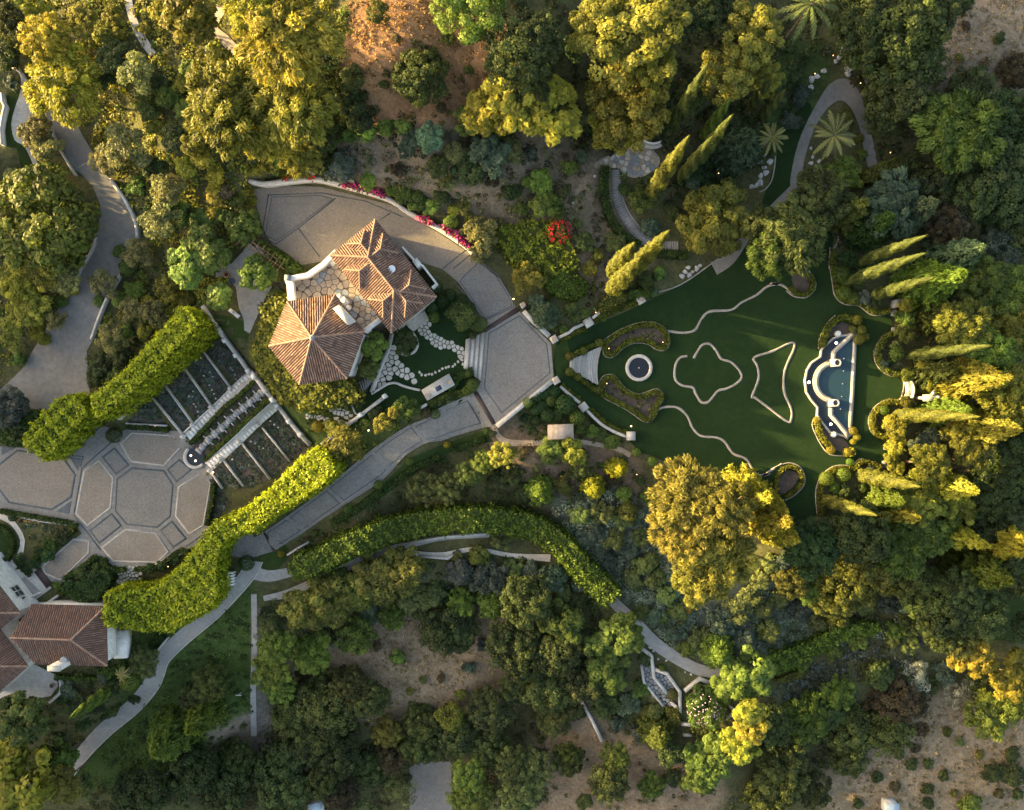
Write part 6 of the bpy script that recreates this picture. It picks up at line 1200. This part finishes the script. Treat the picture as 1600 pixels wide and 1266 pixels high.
ribbon_hedge('hedge strip below the upper garden wall near the forecourt', C7([(285,275),(360,240),(440,200),(505,185)]), 6, .5, (.07,.08,.012)); ribbon_hedge('hedge strip below the upper garden wall beyond the pier', C7([(565,125),(640,75),(720,40),(820,0),(940,-45)]), 7, .5, (.07,.08,.012))
ribbon_hedge('hedge strip inside the lower garden wall near the forecourt', C7([(300,640),(380,710),(465,775)]), 6, .5, (.07,.08,.012)); ribbon_hedge('hedge strip inside the lower garden wall beyond the pier', C7([(530,835),(600,905),(690,975),(830,1035)]), 7, .5, (.07,.08,.012))
ribbon_hedge('clipped hedge round the upper scallop at the right end of the lawn', C4([(800,220),(735,265),(690,335),(682,400),(700,465),(745,520),(810,552),(875,555)]), 7, .7, BOX); ribbon_hedge('clipped hedge round the lower scallop at the right end of the lawn', C4([(885,795),(790,778),(715,808),(655,870),(635,940),(655,1020),(695,1055),(745,1065)]), 7, .7, (.10,.105,.014))
ribbon_hedge('clipped hedge along the upper right edge of the lawn', T(8,[(362,-30),(360,40),(372,120),(388,185),(430,218),(490,224),(545,262),(590,268),(630,256)]), 6, .7, BOX); ribbon_hedge('clipped hedge along the lower right edge of the lawn', T(8,[(585,995),(500,966),(455,998),(380,1000),(328,1035),(298,1100),(300,1210)]), 6, .7, (.09,.095,.014))
ribbon_hedge('clipped hedge round the upper teardrop bed', T(8,[(160,150),(190,178),(235,182),(265,155),(268,120),(250,92)]), 6, .5, BOX); ribbon_hedge('clipped hedge round the lower teardrop bed', T(8,[(95,1090),(105,1030),(150,992),(195,1003),(217,1042),(210,1078),(175,1112),(140,1135)]), 4.5, .5, (.09,.095,.014))
pave('planting_bed', spline(T(8,[(170,30),(215,50),(255,120),(240,165),(195,170),(170,110)]), True, 2), .07, 'soil', label='dark soil of the upper teardrop bed', open_=False); pave('planting_bed', spline(T(8,[(110,1060),(150,1010),(190,1020),(205,1045),(170,1095),(120,1120)]), True, 2), .07, 'soil', label='dark soil of the lower teardrop bed', open_=False)
ribbon_hedge('clipped hedge arching above the half-moon pool', C4([(222,330),(238,250),(280,160),(350,100),(430,95),(500,110)]), 8, .7, BOX); ribbon_hedge('clipped hedge along the lower left of the half-moon pool', C4([(190,930),(195,1010),(240,1090),(290,1150)]), 7, .7, (.10,.105,.014))
pave('planting_bed', C4([(270,260),(300,170),(400,120),(490,160),(480,210),(420,225),(320,240)]), .07, 'soil', label='dark soil bed above the half-moon pool', open_=False); pave('planting_bed', C4([(210,960),(300,1040),(400,1075),(460,1140),(400,1200),(320,1170),(260,1100)]), .07, 'soil', label='dark soil bed below the half-moon pool', open_=False)
hedge('yellow clipped block at the lower end of the pool', C4([(408,1165),(470,1160),(490,1190),(470,1225),(408,1228)]), .8, 'y', .18, 70, jit=.05, top_z=False)
hedge('dark clipped hedge along the outer side of the plank stair', (lambda ab: ab[0]+ab[1][::-1])(offset_line(spline(T(3,[(440,780),(436,850),(440,930),(465,1020),(520,1100),(600,1155)]), False, 4), [12]*21)), 1.1, (.030,.052,.014), .18, 70, jit=.05)
ribbon_hedge('dark clipped hedge below the foot of the plank stair', T(3,[(640,1190),(720,1200),(820,1205)]), 12, .9, (.030,.052,.014)); 
hedge('broad brown-green arched hedge over the loop path', C12([(905,560),(915,450),(1100,370),(1220,330),(1225,420),(1060,510)]), 2.2, 't', .2, 60, jit=.08)
ribbon_hedge('clipped hedge above the cascade', C3([(985,530),(880,630),(770,720),(650,850),(540,965)]), 5.5, .7, (.04,.06,.014)); ribbon_hedge('clipped hedge below the cascade', C3([(1085,650),(1000,745),(900,835),(780,950),(640,1080)]), 5.5, .7, (.05,.07,.014))
pave('planting_bed', C3([(1000,520),(1110,650),(640,1090),(530,970)]), .05, 'soil', label='dark bed under the cascade', open_=False)
for k in range(1, 9):
    c = (cl[k*3]+cl[k*3+1])/2+0; d = cl[k*3+1]-cl[k*3]; nrm = np.array([-d[1], d[0]])/np.hypot(*d)
    for s, sd_ in ((-1,'upper'), (1,'lower')):
        q = c+nrm*s*9+d*1.2; plant('T', q[0], q[1], 3.6, 'e', .75, fixed=f'small clipped ball on the {sd_} side of the cascade, {["first","second","third","fourth","fifth","sixth","seventh","eighth"][k-1]} from the top')
ribbon_hedge('dark clipped hedge below the left court', C2([(10,740),(150,765),(330,795),(520,830),(575,850)]), 6, .7, (.03,.05,.012)); ribbon_hedge('dark clipped hedge beside the entrance drive', C2([(560,880),(420,975),(260,1090)]), 6, .7, (.03,.05,.012)); ribbon_hedge('dark clipped hedge right of the entrance drive', C2([(715,1070),(600,1160),(480,1240)]), 7, .7, (.03,.05,.012))
ribbon_hedge('dark clipped hedge below the lower court panels', C2([(770,1090),(800,1150),(870,1170),(930,1165)]), 7, .8, (.03,.05,.012)); ribbon_hedge('dark clipped hedge at the lower right of the court', C2([(1005,1165),(1150,1155),(1250,1090),(1330,1030),(1390,1035)]), 6, .8, (.03,.05,.012)); ribbon_hedge('dark clipped hedge on the right rim of the court', C2([(1575,540),(1570,640),(1545,760),(1530,840)]), 6, .9, (.03,.05,.012)); ribbon_hedge('dark clipped hedge above the court by the triangular bed', C2([(940,125),(1080,135),(1250,150)]), 6, .8, (.03,.05,.012))
ribbon_hedge('dark clipped hedge curling round the small round lawn', C2([(-10,850),(50,870),(95,930),(105,1000),(80,1070),(20,1120),(10,1170),(40,1200)]), 6, .7, (.03,.05,.012))
hedge('trimmed dark green mound above the long brown roof', spline(C6([(640,300),(760,190),(850,145),(920,150),(960,220),(930,290),(850,390),(700,400),(630,370)]), True, 2), 1.4, (.028,.058,.020), .18, 70, jit=.05, top_z=False)
hedge('clipped hedge strip below the lower house wall', C6([(475,1015),(830,1035),(880,960),(1000,940),(1010,690),(1040,690),(1045,960),(900,1060),(475,1050)]), .8, (.04,.07,.014), .2, 60, jit=.06, top_z=False)
hedge('box hedge block by the slate terrace', C11([(590,780),(730,780),(745,960),(615,990)]), 1.2, 't', .2, 60, jit=.06)
hedge('dark box hedge block below the flowering dome', C11([(870,990),(1080,990),(1080,1090),(880,1080)]), 1.2, (.03,.04,.012), .2, 60, jit=.06)
a_, b_ = offset_line(spline(T(12,[(80,650),(170,610),(280,560),(400,500),(530,490)]), False, 3), [30,34,28,26,26,24,24,22,22,20,18,16,12]); hedge('loose green ivy hedge along the lower right fence', a_+b_[::-1], 1.6, (.06,.10,.016), .3, 36, jit=.22, lump=.2)
hedge('low clipped edge hedge at the end of the concrete path', spline(T(12,[(90,715),(150,690),(215,665),(215,690),(160,715),(100,725)]), True, 2), .9, 't', .2, 60, jit=.06)
hedge('dark hedge bank below the upper road at the left', spline(T(5,[(0,790),(90,740),(190,740),(150,800),(90,880),(0,880)]), True, 2), 2.0, (.035,.06,.014), .28, 40, jit=.18, lump=.15)
for pts, lab in (([(515,800),(560,775),(590,752)], 'first'), ([(600,748),(640,718),(680,700)], 'second'), ([(700,690),(750,672)], 'third')): ribbon_hedge(lab+' low hedge from the left along the lower side of the driveway', [(x+8, y+14) for x, y in pts], 9, .5, (.03,.052,.013))
ribbon_hedge('low trimmed hedge behind the grill counter', C5([(640,840),(740,720),(840,690)]), 12, .7, (.03,.055,.014)); ribbon_hedge('low hedge between grill counter and driveway', C5([(480,960),(600,900),(720,870),(800,840)]), 9, .6, (.04,.055,.013))
ribbon_hedge('dark hedge between the forecourt wall and the shed', C7([(60,790),(150,740),(250,680)]), 14, .9, (.028,.055,.018))
# ---------------------------------------------------------------- undergrowth that nobody could count
def cover(label, poly, col, mound=(.35,.8), per=26, density=.8, size=.20, h=.75, name='ground_cover', asp=1.6, var=.25, cols=None, n_max=2600, skip=True):
    P = np.array(poly, float); xs, ys = P[:,0], P[:,1]; A = (xs.max()-xs.min())*(ys.max()-ys.min())/PXM**2; n = int(A*density); Q = rng.uniform((xs.min(), ys.min()), (xs.max(), ys.max()), (n, 2)); Q = Q[inside(Q, poly)][:n_max]
    if skip:
        for ex in OPEN: Q = Q[~inside(Q, ex)] if len(Q) else Q
    if not len(Q): return
    h_ = Hs(Q); k = (CAM_H-h_)/CAM_H/PXM; B = np.stack([(Q[:,0]-800)*k, (633-Q[:,1])*k, h_], 1); r = rng.uniform(*mound, len(B)); C3_ = np.array([PAL[c] if isinstance(c, str) else c for c in (cols or [col])])
    ci = C3_[rng.integers(0, len(C3_), len(B))]*rng.normal(1, var, (len(B),1)).clip(.45,1.7)
    m = len(B)*per; idx = np.repeat(np.arange(len(B)), per); u = rsph(m); u[:,2] = np.abs(u[:,2]); pos = B[idx]+u*(r[idx]*rng.uniform(.7,1.05,m))[:,None]*np.array([1,1,h]); Nn = unit(u*.8+rsph(m)*.6+np.array([0,0,.3]))
    V, F = leaf_quads(pos, Nn, size*rng.uniform(.6,1.35,m), asp, unit(u+rsph(m))); t4 = np.repeat(np.concatenate([ci[idx], np.ones((m,1))], 1), 4, 0)
    me = mesh_np(name, V, F, {'v': np.repeat(np.clip(rng.normal(.5,.22,m),0,1), 4), 'tint': t4}); me.materials.append(M['leaf_tint']); o = link(name, me, label=label, cat='ground cover', kind='stuff'); return o
cover('dense golden-green undergrowth of the upper left hillside', [(0,0),(540,0),(545,60),(560,200),(520,260),(400,275),(395,300),(400,380),(330,470),(200,480),(195,430),(222,370),(205,310),(165,265),(135,205),(60,130),(0,60)], 'g', (.4,1.0), 30, 1.25, .22, .8, cols=['g','m','y','y','l','G','G','o','t'], n_max=3600)
cover('olive undergrowth left of the asphalt road', [(-20,280),(60,270),(150,320),(148,380),(120,430),(90,470),(30,575),(-20,600)], 'g', (.4,.9), 26, .95, .22, cols=['g','m','o','y'])
cover('mixed planting between road and tall hedge', [(196,430),(230,415),(330,470),(250,540),(200,590),(142,612),(138,550),(150,530)], 'm', (.35,.7), 28, 1.3, .2, cols=['m','l','y','d','o'])
cover('sparse scrub on the dry rocky slope', [(500,200),(640,190),(900,230),(950,330),(1000,400),(930,440),(760,340),(640,300),(500,275)], 'q', (.25,.8), 26, .75, .18, cols=['q','k','v','d','o','k'])
cover('scrub under the pines at the top', [(800,0),(1300,0),(1290,80),(1240,160),(1200,260),(1100,310),(1040,320),(900,230),(830,190),(790,110)], 'd', (.4,.9), 26, .8, .24, cols=['d','f','k','d'])
cover('thin scrub round the orange slope', [(540,110),(800,100),(810,220),(540,230)], 'k', (.3,.6), 20, .3, .18, cols=['k','t','d'])
cover('dry grass tufts on the orange slope', [(545,0),(800,0),(810,120),(540,150)], (.24,.15,.07), (.15,.45), 14, 2.0, .14, .6, cols=[(.26,.16,.08),(.2,.13,.07)])
cover('dark woodland floor in the upper right', [(1280,80),(1460,60),(1480,140),(1600,140),(1600,480),(1420,480),(1310,400),(1300,360),(1370,290),(1370,240),(1350,150)], 'd', (.4,1.0), 26, .7, .24, cols=['d','e','k','q'])
cover('woodland floor right of the garden', [(1400,480),(1600,470),(1600,960),(1480,900),(1290,830),(1285,780),(1330,735),(1390,725),(1410,640),(1430,560)], 'd', (.4,1.0), 26, .8, .24, cols=['d','f','m','k'])
cover('grey-green low shrubs on the bank below the cedars', [(860,782),(960,770),(1010,790),(1050,900),(1090,950),(1240,915),(1330,950),(1280,1010),(1200,1030),(1120,1040),(1040,1000),(970,930),(930,880),(890,840)], 'q', (.5,1.0), 95, 1.3, .19, .85, cols=[(.12,.155,.125),(.14,.165,.14),(.10,.135,.10)], var=.2)
cover('grey scrub between the cedars and the ivy hedge', [(1230,900),(1300,940),(1420,905),(1470,960),(1450,1000),(1370,990),(1290,1020),(1210,1030),(1200,980)], 'v', (.45,.95), 70, 1.3, .19, .85, cols=[(.11,.14,.115),(.10,.12,.08),'f','v'])
cover('dark planting between driveway and vine tunnel', [(450,850),(520,822),(620,770),(700,715),(770,690),(860,695),(985,715),(1010,790),(860,790),(830,810),(760,795),(620,806),(540,835),(470,870)], 'd', (.35,.8), 26, 1.0, .2, cols=['d','f','k','e'])
cover('wooded undergrowth below the vine tunnel', [(405,935),(470,930),(640,870),(760,860),(860,880),(930,930),(960,960),(900,1000),(820,1000),(780,960),(640,960),(560,970),(480,1040),(405,1060)], 'd', (.4,.9), 28, 1.05, .22, cols=['d','f','q','m','v'])
cover('dark undergrowth along the bottom edge', [(120,1266),(130,1210),(330,1200),(400,1170),(430,1060),(480,1060),(560,1130),(700,1115),(800,1090),(850,1130),(850,1266)], 'd', (.4,1.0), 26, .75, .24, cols=['d','f','k','d'])
cover('undergrowth of the lower right wood', [(820,960),(960,960),(1010,1080),(1060,1170),(960,1150),(900,1090),(850,1130),(800,1080)], 'd', (.4,.9), 26, .8, .22, cols=['d','f','q'])
cover('dark shrub belt below the ivy hedge', [(1190,1080),(1300,1040),(1380,1000),(1450,1000),(1480,1060),(1430,1110),(1370,1180),(1290,1200),(1200,1266),(1130,1266),(1180,1180)], 'q', (.4,.9), 26, .9, .22, cols=['q','d',(.05,.06,.06),'f'])
cover('bluish low shrubs in the band under the ivy hedge', [(1200,1100),(1220,1060),(1300,1030),(1370,998),(1450,1000),(1440,1020),(1380,1040),(1320,1070),(1250,1100)], 'q', (.4,.8), 28, 1.6, .2, cols=[(.055,.07,.075),(.07,.085,.085)])
cover('rough green growth on the lower left slope', [(130,1200),(215,1120),(250,1060),(300,990),(390,935),(390,1130),(330,1195)], 'f', (.3,.7), 26, 1.1, .20, .5, cols=[(.04,.07,.018),(.05,.085,.02),'d'])
cover('shrubs between the lower house and the winding path', [(60,1110),(100,1060),(200,1000),(270,990),(235,1050),(200,1100),(100,1180),(0,1200),(0,1110)], 'd', (.3,.7), 26, 1.2, .2, cols=['d','f','e'])
cover('dry grass tufts in the clearing', [(460,960),(800,950),(810,1090),(600,1130),(560,1110),(600,1060)], (.2,.16,.09), (.12,.4), 14, 2.4, .13, .5, cols=[(.22,.17,.11),(.16,.13,.08),(.12,.11,.05)])
cover('dry grass tufts on the tan slope at lower right', [(1350,1190),(1480,1090),(1600,1140),(1600,1266),(1290,1266)], (.2,.16,.09), (.12,.45), 14, 2.4, .13, .5, cols=[(.24,.19,.12),(.16,.13,.08),(.10,.09,.04)])
cover('dry grass tufts on the bare slope at top right', [(1455,0),(1600,0),(1600,140),(1470,130)], (.2,.16,.09), (.12,.45), 14, 2.4, .13, .5, cols=[(.22,.17,.11),(.14,.12,.08)])
cover('dry scrub at the bottom right of centre', [(840,1130),(960,1150),(1130,1200),(1130,1266),(850,1266)], 'k', (.2,.6), 18, .5, .18, cols=['k','t','d',(.18,.14,.09)])
for lab, poly in (('left', [(-260,-120),(-15,-120),(-15,690),(-70,690),(-260,690)]), ('lower left', [(-260,1120),(-15,1120),(-15,1380),(-260,1380)]), ('upper', [(-15,-150),(1620,-150),(1620,-15),(-15,-15)]), ('right', [(1620,-120),(1840,-120),(1840,1380),(1620,1380)]), ('lower', [(-15,1285),(1620,1285),(1620,1420),(-15,1420)])):
    cover('wild shrub belt carrying on beyond the '+lab+' edge', poly, 'f', (.7,1.7), 60, .22, .34, .95, name='shrub_belt', cols=['f','m','d','g','o'])
for i, (poly, lab) in enumerate((([(725,165),(952,450),(860,540),(620,265)], 'topmost upper'), ([(590,290),(815,580),(720,680),(495,400)], 'second upper'), ([(470,425),(680,705),(590,800),(365,535)], 'third upper'), ([(340,560),(550,830),(495,895),(285,640)], 'lowest upper'), ([(260,660),(360,840),(90,820)], 'triangular upper'), ([(1150,715),(1375,980),(1250,1090),(1060,850)], 'topmost lower'), ([(1030,870),(1225,1095),(1105,1205),(915,960)], 'second lower'), ([(885,980),(1085,1220),(925,1270),(790,1085)], 'third lower'), ([(750,1095),(890,1270),(780,1270),(690,1165)], 'lowest lower'), ([(690,1200),(800,1380),(700,1520),(670,1400)], 'triangular lower'))):
    c = (.06,.082,.08) if i < 5 else (.07,.085,.068); o = pave('planting_bed', C3(poly), .06, 'soil', label='dark soil of the '+lab+' terrace bed', open_=False)
    cover('low bluish planting in the '+lab+' terrace bed', C3(poly), c, (.25,.5), 44, 6, .13, .6, name='bed_plants', cols=[c, (.07,.09,.095), (.045,.07,.045), (.085,.08,.07)], skip=False)
for poly, lab in ((BEAN_U, 'upper bean-shaped bed'), (BEAN_L, 'lower bean-shaped bed')):
    cover('low bedding plants in the '+lab, inner(spline(poly, True, 3), 11), 'm', (.15,.36), 22, 2.2, .15, .6, name='bed_plants', cols=[(.06,.07,.03),(.09,.085,.035),(.06,.05,.05)], skip=False)
cover('low plants in the lower teardrop bed', T(8,[(110,1060),(150,1010),(190,1020),(205,1045),(170,1095),(120,1120)]), 'a', (.15,.3), 16, 2.0, .14, .6, name='bed_plants', cols=[(.18,.09,.04),(.08,.07,.03)], skip=False)
cover('low plants in the upper scallop', C4([(720,420),(780,300),(860,330),(930,480),(870,540),(780,510)]), 'q', (.25,.5), 24, 2.0, .18, .7, name='bed_plants', cols=['q','e'], skip=False)
cover('low plants in the lower scallop', C4([(660,900),(720,830),(850,810),(880,850),(740,960),(740,1040),(680,1020)]), 'k', (.2,.4), 20, 1.6, .16, .7, name='bed_plants', cols=['k','d','m'], skip=False)
cover('bedding plants by the left court', C2([(120,800),(520,860),(430,960),(320,1000),(200,940)]), 'q', (.25,.45), 26, 2.6, .18, .6, name='bed_plants', cols=[(.05,.075,.05),(.04,.06,.035),(.07,.08,.04)], skip=False)
cover('orange and cream flowers in the bed by the left court', C2([(115,800),(240,815),(400,855),(420,885),(260,855),(130,820)]), 'a', (.12,.25), 14, 5, .12, .6, name='bed_plants', cols=[(.42,.28,.12),(.35,.2,.12)], skip=False)
cover('shrubs in the bed right of the entrance drive', C6([(560,280),(700,190),(830,140),(900,120),(820,30),(640,180),(480,290),(420,340)]), 'd', (.3,.55), 26, 2.0, .2, .7, name='bed_plants', cols=['d','e','k'], skip=False)
cover('shade plants along the foot of the terrace wall below the tower', C9([(0,380),(290,390),(330,560),(250,700),(60,740),(0,700)]), 'd', (.2,.4), 20, 1.2, .16, .5, name='bed_plants', cols=['d','f'], skip=False)
cover('mixed planting along the upper side of the driveway', [(510,690),(606,620),(660,640),(655,655),(605,683),(545,725),(510,745)], 'd', (.25,.55), 24, 1.4, .18, .7, name='bed_plants', cols=['d','f','t','m'])
cover('mixed planting between garden wall and forecourt', [(818,480),(865,440),(960,440),(1040,430),(1000,470),(930,488),(870,520)], 'f', (.25,.6), 24, 1.2, .2, .7, cols=['f','k','m','t'])
cover('planting between lower garden wall and shed', [(800,650),(865,605),(905,640),(975,685),(985,700),(900,690),(850,690),(800,680)], 'f', (.3,.6), 24, 1.3, .2, .7, cols=['f','m','e'])
# ---------------------------------------------------------------- small garden lamps that are lit in the photo
LAMPS = C2([(1148,120),(1572,458),(1570,702),(1243,1145),(702,1080),(548,890)])+C3([(622,265),(498,412),(700,1165)])+C4([(848,48)])+C5([(1172,95)])+C7([(872,980),(672,630),(1132,292),(690,343),(582,48),(1022,519)])+C9([(775,660)])+T(4,[(360,270),(274,355),(488,400),(607,638),(628,725)])+T(3,[(968,822)])+C6([(732,412)])+T(7,[(585,1028)])
for i, (x, y) in enumerate(LAMPS):
    g = G(x, y); rel, ln, dd = landmark(x, y); big = i in (1, 8, 9, 10, 11, 17); t = thing('garden_lamp', None, 'lamp', g, 'small lit garden lamps'); VEG.append([t, 'bright lit garden lamp' if big else 'small lit garden lamp', rel, ln, dd])
    mb = MB(); mb.tube((g.x,g.y,g.z-.1), (g.x,g.y,g.z+.5), .03, n=5); mb.build('stake', M['iron'], t); mb = MB(); mb.cyl((g.x,g.y,g.z+.5), .085 if big else .05, .07, 10, .06 if big else .035); mb.build('bulb', M['lamp_warm' if big else 'lamp_red'], t)
# ---------------------------------------------------------------- labels that single out each plant and lamp
ORD = ['nearest','second nearest','third nearest','fourth nearest','fifth nearest','sixth nearest','seventh nearest','eighth nearest','ninth nearest','tenth nearest','eleventh nearest','twelfth nearest','thirteenth nearest','fourteenth nearest']
by = {}
for t, d, rel, ln, dd in VEG: by.setdefault((d, rel, ln), []).append((dd, t))
for (d, rel, ln), L in by.items():
    L.sort(key=lambda a: a[0])
    for i, (dd, t) in enumerate(L): t['label'] = f'{d} {rel} {ln}' if len(L) == 1 else f'{d} {rel} {ln}, {ORD[min(i,13)]}'
